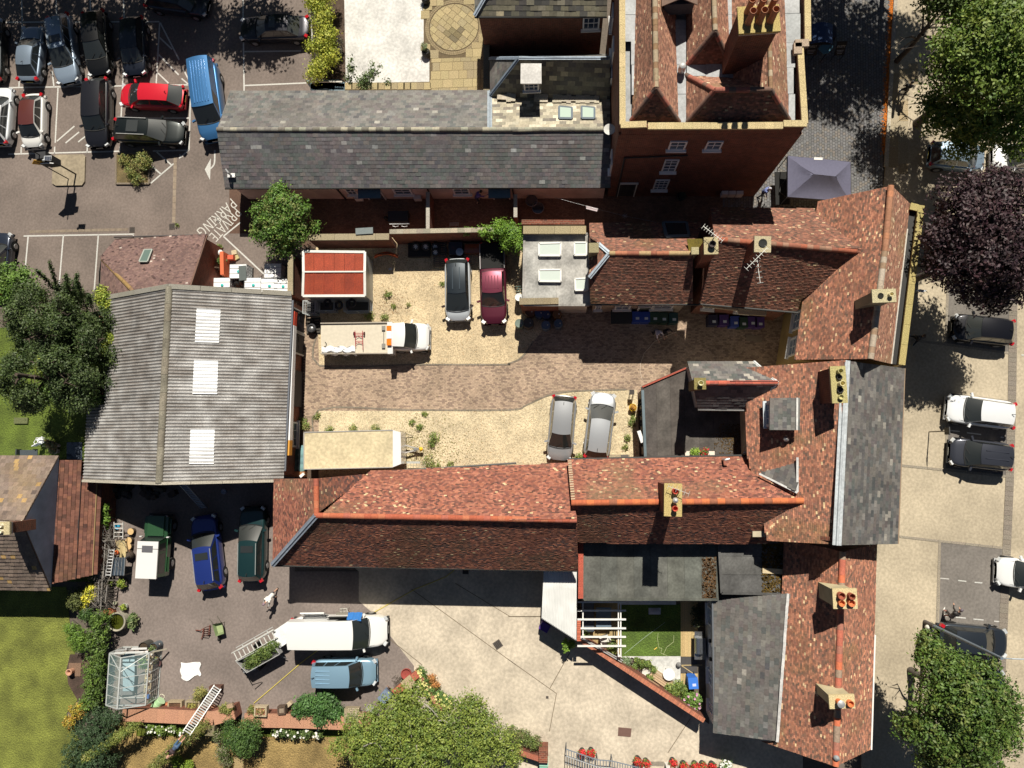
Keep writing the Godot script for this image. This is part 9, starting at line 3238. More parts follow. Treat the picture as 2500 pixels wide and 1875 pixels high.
	for q in [[728,320],[785,315],[730,350],[788,348]]:rod(o,"leg",[P(q[0],q[1],.5),P(q[0],q[1],.5)-V(0,.5,0)],.02,C(.5,.48,.44),M.wood)
	trough("short stone trough of orange flowers on the wall",P(75,1165,.9),V(.8,.4,.62),.0,alb(214,196,166),alb(206,140,110),[C(.5,.3,.2),C(.3,.3,.1)])
	trough("dark framed trough with pale stones on the wall",P(250,1155,.8),V(.5,.4,.5),.1,alb(110,90,76),alb(190,170,150))
	bx(one("stone_finial","pale stone piece propped beside the laurel shrub","stone",P(305,1110)),"stone",P(300,1115,.4),V(.5,.3,.26),alb(220,200,170),M.stone,.7)
	o=one("cobble_trough","trough filled with pale cobbles beside the laurel shrub","trough",P(840,1195))
	bx(o,"tub",P(840,1195,.6),V(.92,.5,.85),alb(186,170,140),M.stone)
	for i in 40:
		lat(o,"cobble",P(800+(i % 7)*13.5+rng.randf()*5,1158+int(i/7.0)*14+rng.randf()*5,1.1),[[.001,-.04],[.07,.0],[.05,.05],[.001,.06]],jit(alb(200,186,156),.15),M.stone,7)
	for q in [[919,1202,.22,C(.5,.34,.22),"terracotta rimmed empty pot by the cobble trough"],[966,1196,.2,C(.26,.12,.07),"dark red pot of twigs beside the empty one"],[988,1146,.26,C(.3,.3,.26),"grey urn behind the dark red pot"]]:
		pot("wall_pot",q[4],P(q[0],q[1],.95),q[2],.3,q[3],[])
	pot("red_tub","round red tub at the end of the short brick wall",P(1297,850),.34,.45,C(.3,.06,.05),[])
	o=one("blue_crate","grey blue crate leaning by the big garden tree","crate",P(1115,1040))
	bx(o,"crate",P(1115,1040,.0),V(.6,.5,.8),lin(110,124,146),M.plain,-.7)
	for i in 3:bx(o,"slat",P(1150+i*12,990+i*9,.45),V(.6,.04,.1),C(.3,.2,.16),M.wood,-.7)
	m=MB.new()
	for i in 70:
		var a:=rng.randf()*TAU
		var p:=P(1225+rng.randfn()*22,930+rng.randfn()*26,.05)
		m.tube([p,p+V(cos(a),.25,sin(a))*.3],.01,.004,4,jit(C(.16,.13,.1),.3))
	lone("brushwood",m,M.bark,"loose heap of dark twigs beside the short brick wall","twigs","","stuff")
	m=MB.new()
	reg(0,3)
	m.prism(pts([1975,1570,2055,1572,2050,1800,1968,1800],.5),V(0,-.5,0),alb(190,166,120))
	lone("garden_step",m,M.stone,"pale stone path wall below the rounded conifer","wall")
func greenhouse():
	reg(0,3)
	var he:=1.5; var hr:=2.3
	var a:=P(925,690,he); var b:=P(1260,688,he); var c:=P(1228,1128,he); var d:=P(895,1130,he)
	var r0:=P(1035,715,hr); var r1:=P(1003,1165,hr)
	r0=V((a.x+b.x)*.5 - .05,hr,a.z+.05); r1=V((c.x+d.x)*.5 - .05,hr,c.z)
	var o:=one("greenhouse","aluminium framed greenhouse full of pots beside the ivy hedge","greenhouse",(a+c)*.5-V(0,he,0))
	var fc:=C(.6,.63,.62)
	var g:=func(q:Vector3)->Vector3:return V(q.x,.05,q.z)
	var sp:=func(nm:String,p:Vector3,q:Vector3,w:float):
		var m:=MB.new()
		m.bar(p,q,w,w,fc)
		part(nm,m,M.galv,o,true)
	sp.call("ridge_bar",r0,r1,.09)
	for q in [[a,d],[b,c],[a,b],[d,c]]:sp.call("eaves_bar",q[0],q[1],.06)
	for q in [[a,d],[b,c],[a,b],[d,c]]:sp.call("sill_bar",g.call(q[0]),g.call(q[1]),.07)
	for q in [a,b,c,d]:sp.call("post",q,g.call(q),.06)
	for q in [[a,r0],[b,r0],[c,r1],[d,r1]]:sp.call("rafter",q[0],q[1],.05)
	sp.call("brace",a,r0.lerp(r1,.28),.035)
	sp.call("brace",b,r0.lerp(r1,.28),.035)
	sp.call("brace",d,r1.lerp(r0,.2),.035)
	var n:=5
	for i in n:
		var f0:=i/float(n); var f1:=(i+1.0)/n
		if i:
			sp.call("rafter",a.lerp(d,f0),r0.lerp(r1,f0),.035)
			sp.call("rafter",b.lerp(c,f0),r0.lerp(r1,f0),.035)
			sp.call("post",a.lerp(d,f0),g.call(a.lerp(d,f0)),.035)
			sp.call("post",b.lerp(c,f0),g.call(b.lerp(c,f0)),.035)
		for q in [[a.lerp(d,f0),a.lerp(d,f1),r0.lerp(r1,f1),r0.lerp(r1,f0)],[b.lerp(c,f1),b.lerp(c,f0),r0.lerp(r1,f0),r0.lerp(r1,f1)],[g.call(b.lerp(c,f1)),g.call(b.lerp(c,f0)),b.lerp(c,f0),b.lerp(c,f1)],[g.call(a.lerp(d,f0)),g.call(a.lerp(d,f1)),a.lerp(d,f1),a.lerp(d,f0)]]:
			var m:=MB.new()
			var k2:=.03
			var mid:Vector3=(q[0]+q[1]+q[2]+q[3])*.25
			m.quad(q[0].lerp(mid,k2),q[1].lerp(mid,k2),q[2].lerp(mid,k2),q[3].lerp(mid,k2),Color.WHITE)
			part("pane",m,M.pane,o,true)
	var inn:=one("potting_bench","slatted bench of pots inside the greenhouse","bench",P(1205,900))
	for i in 4:
		var m:=MB.new()
		m.bar(b.lerp(c,.06)+V(-.18-i*.13,-.75,0),b.lerp(c,.95)+V(-.18-i*.13,-.75,0),.09,.03,alb(186,170,140))
		part("slat",m,M.wood,inn,true)
	for i in 5:bx(inn,"leg",b.lerp(c,.1+i*.2)+V(-.35,-1.45,0),V(.05,.7,.05),C(.3,.26,.2),M.wood)
	for i in 15:lat(inn,"pot",b.lerp(c,.08+i*.058)+V(-.2-(i % 3)*.13,-.74,0),[[.05,.0],[.08,.12],[.06,.12],[.001,.08]],jit([C(.66,.64,.6),C(.3,.13,.07),C(.55,.46,.26)][i % 3],.15),M.matt,10)
	bx(one("blue_bucket","blue bucket at the end of the greenhouse bench","bucket",P(1212,1088)),"bucket",b.lerp(c,.9)+V(-.25,-.74,0),V(.22,.2,.22),C(.08,.2,.5))
	inn=one("grow_bed","pale sheet covered bed under the greenhouse ridge","bed",P(1090,880))
	bx(inn,"frame",P(1088,860,.0),V(.85,.3,2.6),C(.2,.2,.2),M.wood,.05)
	bx(inn,"sheet",P(1088,850,.3),V(.8,.03,2.4),lin(150,176,186),M.cloth,.05)
	sb("tomato_plants","young green plants at the far end of the greenhouse","plant",P(1215,780),[bl(1212,780,.9,.25,.3,.4)],700,.06,[C(.14,.24,.06),C(.2,.3,.08)],"",.12)
	inn=one("leaning_boards","white boards and panes stacked behind the greenhouse","boards",P(1100,670))
	for q in [[960,690,1250,680,.5,.74],[1060,655,1240,650,.2,.6],[975,670,1110,650,.1,.3]]:
		var m:=MB.new()
		m.bar(P(q[0],q[1],1.0),P(q[2],q[3],1.0),.12,.05,Color(q[5],q[5],q[5]))
		part("board",m,M.matt,inn,true)
	for q in [[1290,680,1405,655],[1180,700,1350,610],[1040,700,1110,640]]:
		var m:=MB.new()
		m.bar(P(q[0],q[1],1.2),P(q[2],q[3],.4),.07,.07,jit(C(.4,.36,.3),.4))
		part("batten",m,M.wood,inn,true)
func hedge_trailer():
	src()
	var h:=.75
	var q:=[P(585,1610,h),P(672,1565,h),P(690,1592,h),P(610,1637,h)]
	var o:=one("cage_trailer","open trailer heaped with hedge cuttings behind the white van","trailer",(q[0]+q[2])*.5-V(0,h,0))
	var m:=MB.new()
	m.prism(PV([q[0],q[1],q[2],q[3]]),V(0,-.12,0),C(.2,.2,.2),true)
	part("bed",m,M.metal,o,true)
	for i in 4:
		m=MB.new()
		m.bar(q[i]+V(0,.25,0),q[(i+1) % 4]+V(0,.25,0),.04,.5,C(.5,.5,.5))
		part("side",m,M.galv,o,true)
	var rows:=[]
	for i in 5:
		var row:=[]
		for j in 5:
			var p:=P(lerpf(668,704,j/4.0),lerpf(1540,1592,i/4.0)-j*6,.95)
			p.y+=.12*noise.get_noise_2d(i*4.0,j*4.0)
			row.append(p)
		rows.append(row)
	m=MB.new()
	m.grid(rows,C(.7,.71,.72),false,true)
	part("front_cover",m,M.cloth,o,true)
	rod(o,"drawbar",[P(690,1570,.5),P(716,1545,.45)],.05,C(.35,.35,.35))
	for p in [P(640,1628,.3),P(628,1572,.3)]:
		m=MB.new()
		var ax:Vector3=(q[3]-q[0]).normalized()
		m.cyl(p-ax*.08,p+ax*.08,.28,.28,14,C(.015,.015,.015))
		part("wheel",m,M.rubber,o,true)
	m=MB.new()
	for s in [[580,1612,616,1672],[616,1672,640,1665],[596,1640,625,1632]]:m.bar(P(s[0],s[1],.6),P(s[2],s[3],.1),.04,.04,C(.05,.05,.05))
	for s in [[594,1640,625,1628],[594,1642,625,1634]]:m.bar(P(s[0],s[1],.7),P(s[2],s[3],.7),.08,.03,C(.55,.55,.54))
	m.bar(P(684,1600,.6),P(700,1608,.3),.04,.04,C(.3,.3,.32))
	part("tail_frame",m,M.metal,o,true)
	m=MB.new()
	fg(m,[[P(622,1608,1.1),V(.55,.3,.45)],[P(645,1592,1.15),V(.6,.32,.45)],[P(665,1578,1.1),V(.45,.3,.4)],[P(610,1620,1.0),V(.4,.25,.35)]],5200,.06,[C(.12,.18,.04),C(.17,.22,.05),C(.09,.14,.035)],.2,.14)
	lone("hedge_cuttings",m,M.leaf,"heap of green hedge cuttings filling the trailer","cuttings","","stuff")
	ladder("ladder","pale double ladder strapped along the hedge cutting trailer",P(570,1604,1.15),P(672,1546,1.15),.55,10,C(.66,.66,.62))
	ladder("ladder","second ladder lying behind the strapped one on the trailer",P(578,1585,1.2),P(668,1534,1.2),.2,3,C(.55,.55,.53))
func turf_garden():
	reg(2,3)
	ground("turf_garden_base",pts([560,240,1660,240,1700,1290,1560,1200,560,520],.01),alb(120,110,96),M.concrete,"grey base of the small walled garden","ground")
	ground("artificial_turf",pts([955,278,1460,278,1458,716,962,714],.03),alb(120,150,62,1.4),M.grass,"flat green artificial turf in the walled garden","turf")
	var base:Node3D=ground("white_paving",pts([945,716,1457,716,1455,960,1380,960,1240,880,1000,760],.034),C(.8,.8,.78),M.concrete,"white paving between turf and slanting brick wall","paving")
	var dk:=lone("decking",MB.new(),M.wood,"timber decking boards on both sides of the artificial turf","decking","","structure")
	dk.mesh=null
	var dc:=alb(206,180,130)
	for i in 17:
		var x:=1463.0+i*8.4
		for z in [[248,718],[862,985]]:
			var m:=MB.new()
			m.bar(P(x,z[0],.03),P(x,z[1],.03),.075,.04,jit(dc,.12))
			part("deck_board",m,M.wood,dk,true)
	for i in 34:
		var x:=612.0+i*10.0
		var m:=MB.new()
		m.bar(P(x,250,.03),P(x,540+maxf(.0,(x-640)*.62) if x<930 else 714,.03),.085,.04,jit(tone(dc,.8),.12))
		part("deck_board",m,M.wood,dk,true)
	var m0:=MB.new()
	m0.prism(pts([1462,722,1600,722,1598,858,1460,858],.05),V(0,-.04,0),lin(76,74,74))
	part("slate_mat",m0,M.matt,dk,true)
	m0=MB.new()
	m0.bar(P(1460,792,.07),P(1640,790,.07),.04,.03,alb(214,190,140))
	m0.bar(P(1460,792,.07),P(1600,885,.07),.04,.03,alb(214,190,140))
	part("batten",m0,M.wood,dk,true)
	lone("white_ledge",_strip(P(940,260,.6),P(1418,260,.6),.3,.6,C(.66,.67,.7)),M.render,"white rendered ledge under the flat roof","ledge")
	var o:=one("pergola","white pergola beams over the shaded deck","pergola",P(790,440))
	var h:=2.2
	var wc:=C(.74,.74,.72)
	for y in [258,330,405,480,552,629]:bq(o,"beam",P(586,y,h),P(996,y,h),.09,.12,wc,M.matt)
	for x in [633,932,952]:bq(o,"cross_beam",P(x,250,h - .1),P(x,540 if x==633 else 720,h - .1),.07,.1,wc,M.matt)
	for q in [[633,260],[633,535],[940,260],[940,715]]:bq(o,"post",P(q[0],q[1],h - .1),V(P(q[0],q[1],h).x,.03,P(q[0],q[1],h).z),.09,.09,wc,M.matt)
	for q in [[600,545,972,752],[610,560,960,765]]:bq(o,"slanting_rail",P(q[0],q[1],1.7),P(q[2],q[3],1.7),.05,.06,C(.5,.5,.5),M.galv)
	o=one("patio_table","blue grey table under the pergola","table",P(808,390))
	for i in 6:bx(o,"slat",P(808,318+i*28,.72),V(.95,.04,.21),lin(96,112,128),M.matt)
	for q in [[765,320],[855,320],[765,455],[855,455]]:bx(o,"leg",P(q[0],q[1],.03),V(.07,.7,.07),lin(60,70,80))
	o=one("storage_bench","long dark storage bench along the pergola's wall side","bench",P(672,365))
	bx(o,"bench_body",P(672,365,.03),V(.75,.6,1.9),lin(50,56,66))
	bx(o,"lid",P(672,365,.63),V(.8,.05,1.95),lin(64,72,84))
	o=one("resin_chair","white moulded armchair beneath the pergola","chair",P(825,570))
	var cc:=P(822,575,.45)
	lat(o,"seat",cc,[[.3,-.05],[.32,.0],[.001,.0]],C(.62,.61,.58),M.plain,14)
	bx(o,"backrest",P(805,540,.45),V(.55,.4,.06),C(.66,.65,.62),M.plain,.35)
	for s in [[785,600],[865,580]]:bx(o,"armrest",P(s[0],s[1],.62),V(.07,.05,.45),C(.66,.65,.62),M.plain,.3)
	for s in [[795,550],[850,550],[800,610],[855,605]]:bx(o,"leg",P(s[0],s[1],.03),V(.05,.43,.05),C(.6,.6,.58))
	o=one("gas_grill","stainless gas grill against the white lean-to wall","grill",P(1605,625))
	bx(o,"cabinet",P(1610,625,.03),V(.6,.8,1.3),C(.25,.26,.27),M.metal)
	m0=MB.new()
	m0.tube([P(1612,560,.95),P(1612,690,.95)],.26,.26,14,C(.45,.48,.52))
	part("hood",m0,M.chrome,o,true)
	for z in [535,715]:bx(o,"side_shelf",P(1608,z,.85),V(.5,.04,.4),C(.6,.6,.6),M.chrome)
	for i in 6:lat(o,"knob",P(1578,560+i*24,.88),[[.03,.0],[.03,.04],[.001,.045]],C(.7,.7,.7),M.chrome,8)
	wb_(P(1563,942,1.0)-V(0,1.0,0),C(.03,.14,.52),"vivid blue bin on the garden decking",.08,C(.5,.55,.8))
	o=one("wooden_bench","weathered slatted bench along the slanting wall","bench",P(1290,920))
	var ya:=-.58
	var bs:=Basis(Vector3.UP,ya)
	for i in 5:bx(o,"slat",P(1295,905,.45)+bs*V(0,0,-.25+i*.13),V(1.45,.03,.11),jit(alb(196,170,138),.1),M.wood,ya)
	for i in 3:bx(o,"back_slat",P(1270,950,.55)+bs*V(0,.1*i,.06),V(1.45,.08,.03),jit(alb(186,160,130),.1),M.wood,ya)
	for x in [-.65,.65]:bx(o,"leg",P(1295,905,.03)+bs*V(x,0,0),V(.07,.45,.5),alb(150,126,100),M.wood,ya)
	o=one("bistro_table","round white table on the white paving","table",P(1345,842))
	lat(o,"table_top",P(1345,842,.0),[[.36,.68],[.36,.71],[.001,.71]],C(.8,.8,.8),M.plain,24)
	for i in 3:rod(o,"leg",[P(1345,842,.68),P(1345+30*cos(i*2.1),842+30*sin(i*2.1),.03)],.02,C(.5,.5,.5))
	o=one("wire_chair","white wire chair between bench and blue bin","chair",P(1408,930))
	for i in 5:rod(o,"scroll",[P(1385+i*9,905,.75),P(1390+i*8,930,.45),P(1388+i*9,955,.45)],.014,C(.6,.6,.58))
	for q in [[1388,920],[1425,918],[1388,955],[1425,955]]:rod(o,"leg",[P(q[0],q[1],.45),P(q[0],q[1],.45)-V(0,.42,0)],.014,C(.6,.6,.58))
	lat(one("stone_ball","grey stone ball at the paving corner","ornament",P(1438,782)),"ball",P(1438,782,.03),[[.001,.0],[.14,.06],[.17,.16],[.12,.26],[.001,.3]],C(.3,.3,.3),M.stone,12)
	var gA:=[C(.16,.24,.05),C(.24,.3,.07),C(.12,.18,.05)]
	for q in [[1045,740,.16,0,"grey pot at the head of the pot group"],[1083,735,.15,1,"small leafy pot second in the group"],[1065,785,.17,1,"leafy pot beside the pergola's slanting rail"],[1130,762,.26,1,"bushy lime green pot in the group"],[1178,765,.2,1,"pot with a flowering centre"],[1100,815,.22,0,"black pot of dark soil"],[1168,842,.3,0,"large white rimmed tub of soil"],[1190,880,.22,1,"leafy pot nearest the bench"],[1218,812,.2,1,"dark leaved pot behind the white tub"],[1450,1040,.2,0,"terracotta pot at the end of the wall bed"]]:
		pot("garden_pot",q[4],P(q[0],q[1]),q[2],.35,C(.62,.6,.56) if q[0]==1168 else C(.08,.06,.05),gA if q[3] else [])
	sb("silver_shrub","silvery shrub at the foot of the pergola rail","shrub",P(1000,765),[bl(995,765,.6,.4,.3,.35)],1100,.05,[C(.2,.26,.14),C(.28,.32,.22),C(.12,.18,.07)],"",.12)
	sb("wall_bed_shrub","leafy bed between the bench and the wall's end","shrub",P(1395,1000),[bl(1400,1000,.6,.45,.3),bl(1360,990,.5,.3,.25),bl(1440,960,.6,.3,.3),bl(1480,1000,.6,.3)],2000,.06,gA,"",.14)
	sb("hydrangea","green shrub with one pink flower head by the blue bin","shrub",P(1550,1070),[bl(1540,1065,.6,.5,.35),bl(1590,1080,.6,.35,.35,.5),bl(1500,1090,.5,.35,.3),bl(1580,1140,.5,.3)],2600,.06,[C(.13,.24,.05),C(.18,.3,.06)],"",.14,[C(.6,.3,.5),16,.08])
	sb("deck_shrub","green plants under the last pergola beams","shrub",P(890,640),[bl(885,640,.5,.35,.3,.5),bl(640,520,.5,.4,.3,.25)],1200,.06,[C(.16,.24,.06),C(.26,.3,.08)],"",.14)
	sb("shade_plants","dark potted plants in the deck's shaded corner","shrub",P(1590,370),[bl(1590,340,.5,.4,.3),bl(1600,430,.5,.35,.3)],1000,.06,[C(.05,.07,.03),C(.09,.1,.05)],"",.14)
	pot("white_pot","pale round pot in the deck's shaded corner",P(1574,436),.17,.35,C(.55,.55,.53),[])
	var rows:=[]
	for i in 5:
		var row:=[]
		for j in 7:
			var p:=P(lerpf(1188,1290,j/6.0),lerpf(310,365,i/4.0),.12)
			p.y=.06+.22*sin(PI*j/6.0)*sin(PI*i/4.0)+.05*noise.get_noise_2d(i*5.0,j*5.0)
			row.append(p)
		rows.append(row)
	m0=MB.new()
	m0.grid(rows,C(.5,.52,.6),false,true)
	lone("bundled_cover",m0,M.cloth,"bundled pale cover lying on the shaded turf","cover")
	o=one("turf_hose","thin pale green hose looped over the artificial turf","hose",P(1250,600))
	rod(o,"hose",[P(985,695,.05),P(1150,560,.05),P(1325,430,.05)],.01,C(.4,.5,.4),M.plain)
	rod(o,"hose",[P(1345,712,.05),P(1290,690,.05),P(1300,650,.05),P(1275,645,.05),P(1262,570,.05),P(1268,520,.05)],.01,C(.5,.55,.3),M.plain)
	rod(o,"hose",[P(1310,705,.05),P(1340,640,.05),P(1398,595,.05),P(1400,540,.05)],.01,C(.5,.55,.3),M.plain)
	rod(o,"nozzle",[P(1235,660,.06),P(1258,642,.06)],.03,C(.7,.5,.1),M.plain)
	sb("hanging_vine","bright green vine hanging outside the slanting wall","vine",P(495,640),[bl(485,610,1.3,.22,.2),bl(490,650,1.1,.25,.2),bl(530,620,.9,.3,.3)],900,.07,[C(.24,.4,.05),C(.18,.3,.05)],"",.12)
	bx(one("purple_crate","purple crate under the corrugated lean-to's slanted edge","crate",P(310,450)),"crate",P(312,450,.0),V(.6,.7,.5),C(.08,.03,.24),M.plain,-.5)
	for q in [[625,1505,"scarlet geraniums at the head of the grey railing"],[700,1500,"second scarlet geranium pot beside the railing"],[1090,1570,"red geraniums beside the white posts"],[1160,1590,"fading red geraniums leaning on the white post"],[1385,1585,"red geraniums first in the lower row"],[1475,1610,"red geraniums second in the lower row"],[1570,1612,"red geraniums third in the lower row"],[1635,1612,"red geraniums fourth in the lower row"],[1715,1615,"red and violet flowers at the row's end"]]:
		var p:=P(q[0],q[1],.0)
		var fo:=one("geranium_pot",q[2],"flower pot",p,"pots of red geraniums")
		lat(fo,"pot",p,[[.16,.0],[.24,.4],[.2,.4],[.001,.36]],C(.05,.045,.045),M.matt,12)
		m0=MB.new()
		fg(m0,[[p+V(0,.55,0),V(.32,.2,.28)]],260,.05,[C(.12,.2,.05),C(.2,.26,.06)],.2,.1,7)
		part("foliage",m0,M.leaf,fo,true)
		m0=MB.new()
		fg(m0,[[p+V(0,.62,0),V(.34,.2,.3)]],330,.045,[C(.62,.02,.03),C(.7,.05,.04)],.15,.07,6)
		part("flowers",m0,M.leaf,fo,true)
	sb("white_daisies","white daisies in a box at the picture's bottom edge","flowers",P(1835,1630),[bl(1840,1630,.5,.4,.2,.3)],500,.05,[C(.2,.3,.1)],"",.1,[C(.8,.8,.78),50,.05],.16,false)
	o=one("ramp_railing","blue grey slatted railing round a basement ramp","railing",P(780,1590))
	var ra:=[P(492,1500,1.0),P(755,1590,1.0),P(880,1600,1.0),P(1100,1655,1.0)]
	for i in 3:
		var nn:=int(ra[i].distance_to(ra[i+1])/.16)
		for j in nn:
			var p:Vector3=ra[i].lerp(ra[i+1],j/float(nn))
			bq(o,"slat",p,p+V(-.02,-.05,.95),.045,.03,lin(120,132,146),M.galv)
		bq(o,"rail",ra[i],ra[i+1],.05,.05,lin(140,150,162),M.galv)
		bq(o,"rail",ra[i]+V(0,-.02,.42),ra[i+1]+V(0,-.02,.42),.04,.04,C(.6,.62,.64),M.galv)
	for i in 4:bq(o,"post",ra[i],V(ra[i].x,.0,ra[i].z),.05,.05,lin(90,100,112),M.galv)
	for x in [1165,1360]:bx(one("white_post","square white timber post " + ("by the fading geraniums" if x==1165 else "at the head of the lower geranium row"),"post",P(x,1640)),"post",P(x,1640,.0),V(.45,.6,.5),C(.74,.72,.68),M.wood,.2)
	o=one("threshold_grate","grey slatted grating between the white posts","grating",P(1255,1620))
	for i in 14:bq(o,"bar",P(1195+i*9,1605,.05),P(1195+i*9,1640,.05),.03,.03,C(.25,.22,.2),M.metal)
	o=one("green_lantern","pale green topped bin on the brick gate pillar","bin",P(303,1600,.8))
	bx(o,"bin_body",P(303,1605,.0),V(.5,.9,.55),lin(120,170,150))
	bx(o,"lid",P(303,1600,.9),V(.55,.06,.6),lin(150,196,176))
func _strip(a:Vector3,b:Vector3,w:float,h:float,c:Color)->MB:
	var m:=MB.new()
	m.bar(a-V(0,h*.5,0),b-V(0,h*.5,0),w,h,c)
	return m
func bq(o:Node3D,nm:String,a:Vector3,b:Vector3,w:float,h:float,c:Color,mt:Material):
	var m:=MB.new()
	m.bar(a,b,w,h,c)
	part(nm,m,mt,o,true)
func body_mesh(bones:Array,cell:float)->ArrayMesh:
	var lo:=V(1e9,1e9,1e9); var hi:=-lo
	for b in bones:
		var r:=maxf(b[2],b[3])+cell*3.0
		lo=lo.min((b[0] as Vector3).min(b[1])-Vector3.ONE*r)
		hi=hi.max((b[0] as Vector3).max(b[1])+Vector3.ONE*r)
	var n:=Vector3i((hi-lo)/cell)+Vector3i.ONE*2
	var f:=PackedFloat32Array()
	f.resize(n.x*n.y*n.z)
	f.fill(9.0)
	var own:=PackedByteArray()
	own.resize(f.size())
	var best:=PackedFloat32Array()
	best.resize(f.size())
	best.fill(9.0)
	var kk:=.035
	for bi in bones.size():
		var b:Array=bones[bi]
		var a:Vector3=b[0]; var e:Vector3=b[1]
		var r:=maxf(b[2],b[3])+cell*2.5+kk
		var i0:=Vector3i((a.min(e)-Vector3.ONE*r-lo)/cell).max(Vector3i.ZERO); var i1:=Vector3i((a.max(e)+Vector3.ONE*r-lo)/cell).min(n-Vector3i.ONE)
		var ab:=e-a
		var l2:=maxf(ab.length_squared(),1e-6)
		for z in range(i0.z,i1.z+1):
			for y in range(i0.y,i1.y+1):
				for x in range(i0.x,i1.x+1):
					var p:=lo+V(x,y,z)*cell
					var t:=clampf((p-a).dot(ab)/l2,.0,1.0)
					var d:=p.distance_to(a+ab*t)-lerpf(b[2],b[3],t)
					var ix:=(z*n.y+y)*n.x+x
					var o:=f[ix]
					var h:=maxf(kk-absf(o-d),.0)/kk
					f[ix]=minf(o,d)-h*h*kk*.25
					if d<best[ix]:
						best[ix]=d
						own[ix]=bi
	var m:=MB.new()
	var vid:={}
	var step:=[1,n.x,n.x*n.y]
	for z in n.z-1:
		for y in n.y-1:
			for x in n.x-1:
				var ix:=(z*n.y+y)*n.x+x
				var s:=0
				for q in 8:
					if f[ix+(q & 1)+((q >> 1) & 1)*n.x+(q >> 2)*n.x*n.y]<.0:s+=1
				if s==0 or s==8:continue
				var c:=Vector3.ZERO; var cnt:=0
				for e in [[0,1],[2,3],[4,5],[6,7],[0,2],[1,3],[4,6],[5,7],[0,4],[1,5],[2,6],[3,7]]:
					var q0:int=e[0]; var q1:int=e[1]
					var f0:=f[ix+(q0 & 1)+((q0 >> 1) & 1)*n.x+(q0 >> 2)*n.x*n.y]; var f1:=f[ix+(q1 & 1)+((q1 >> 1) & 1)*n.x+(q1 >> 2)*n.x*n.y]
					if (f0<.0)!=(f1<.0):
						c+=V(q0 & 1,(q0 >> 1) & 1,q0 >> 2).lerp(V(q1 & 1,(q1 >> 1) & 1,q1 >> 2),f0/(f0-f1))
						cnt+=1
				vid[ix]=m.v.size()
				m.v.append(lo+(V(x,y,z)+c/cnt)*cell)
				var g:=V(f[ix+1]-f[ix],f[ix+n.x]-f[ix],f[ix+n.x*n.y]-f[ix]).normalized()
				m.n.append(g)
				m.c.append(bones[own[ix]][4])
				m.uv.append(Vector2.ZERO)
	for ix in vid:
		for ax in 3:
			var u:int=step[(ax+1) % 3]; var w:int=step[(ax+2) % 3]
			var f0:=f[ix]; var f1:=f[ix+step[ax]]
			if (f0<.0)==(f1<.0):continue
			if not (vid.has(ix-u) and vid.has(ix-w) and vid.has(ix-u-w)):continue
			var a:int=vid[ix]; var b:int=vid[ix-u]; var c:int=vid[ix-u-w]; var d:int=vid[ix-w]
			if f0<.0:m.ix.append_array([a,c,b,a,d,c])
			else:m.ix.append_array([a,b,c,a,c,d])
	return m.done()
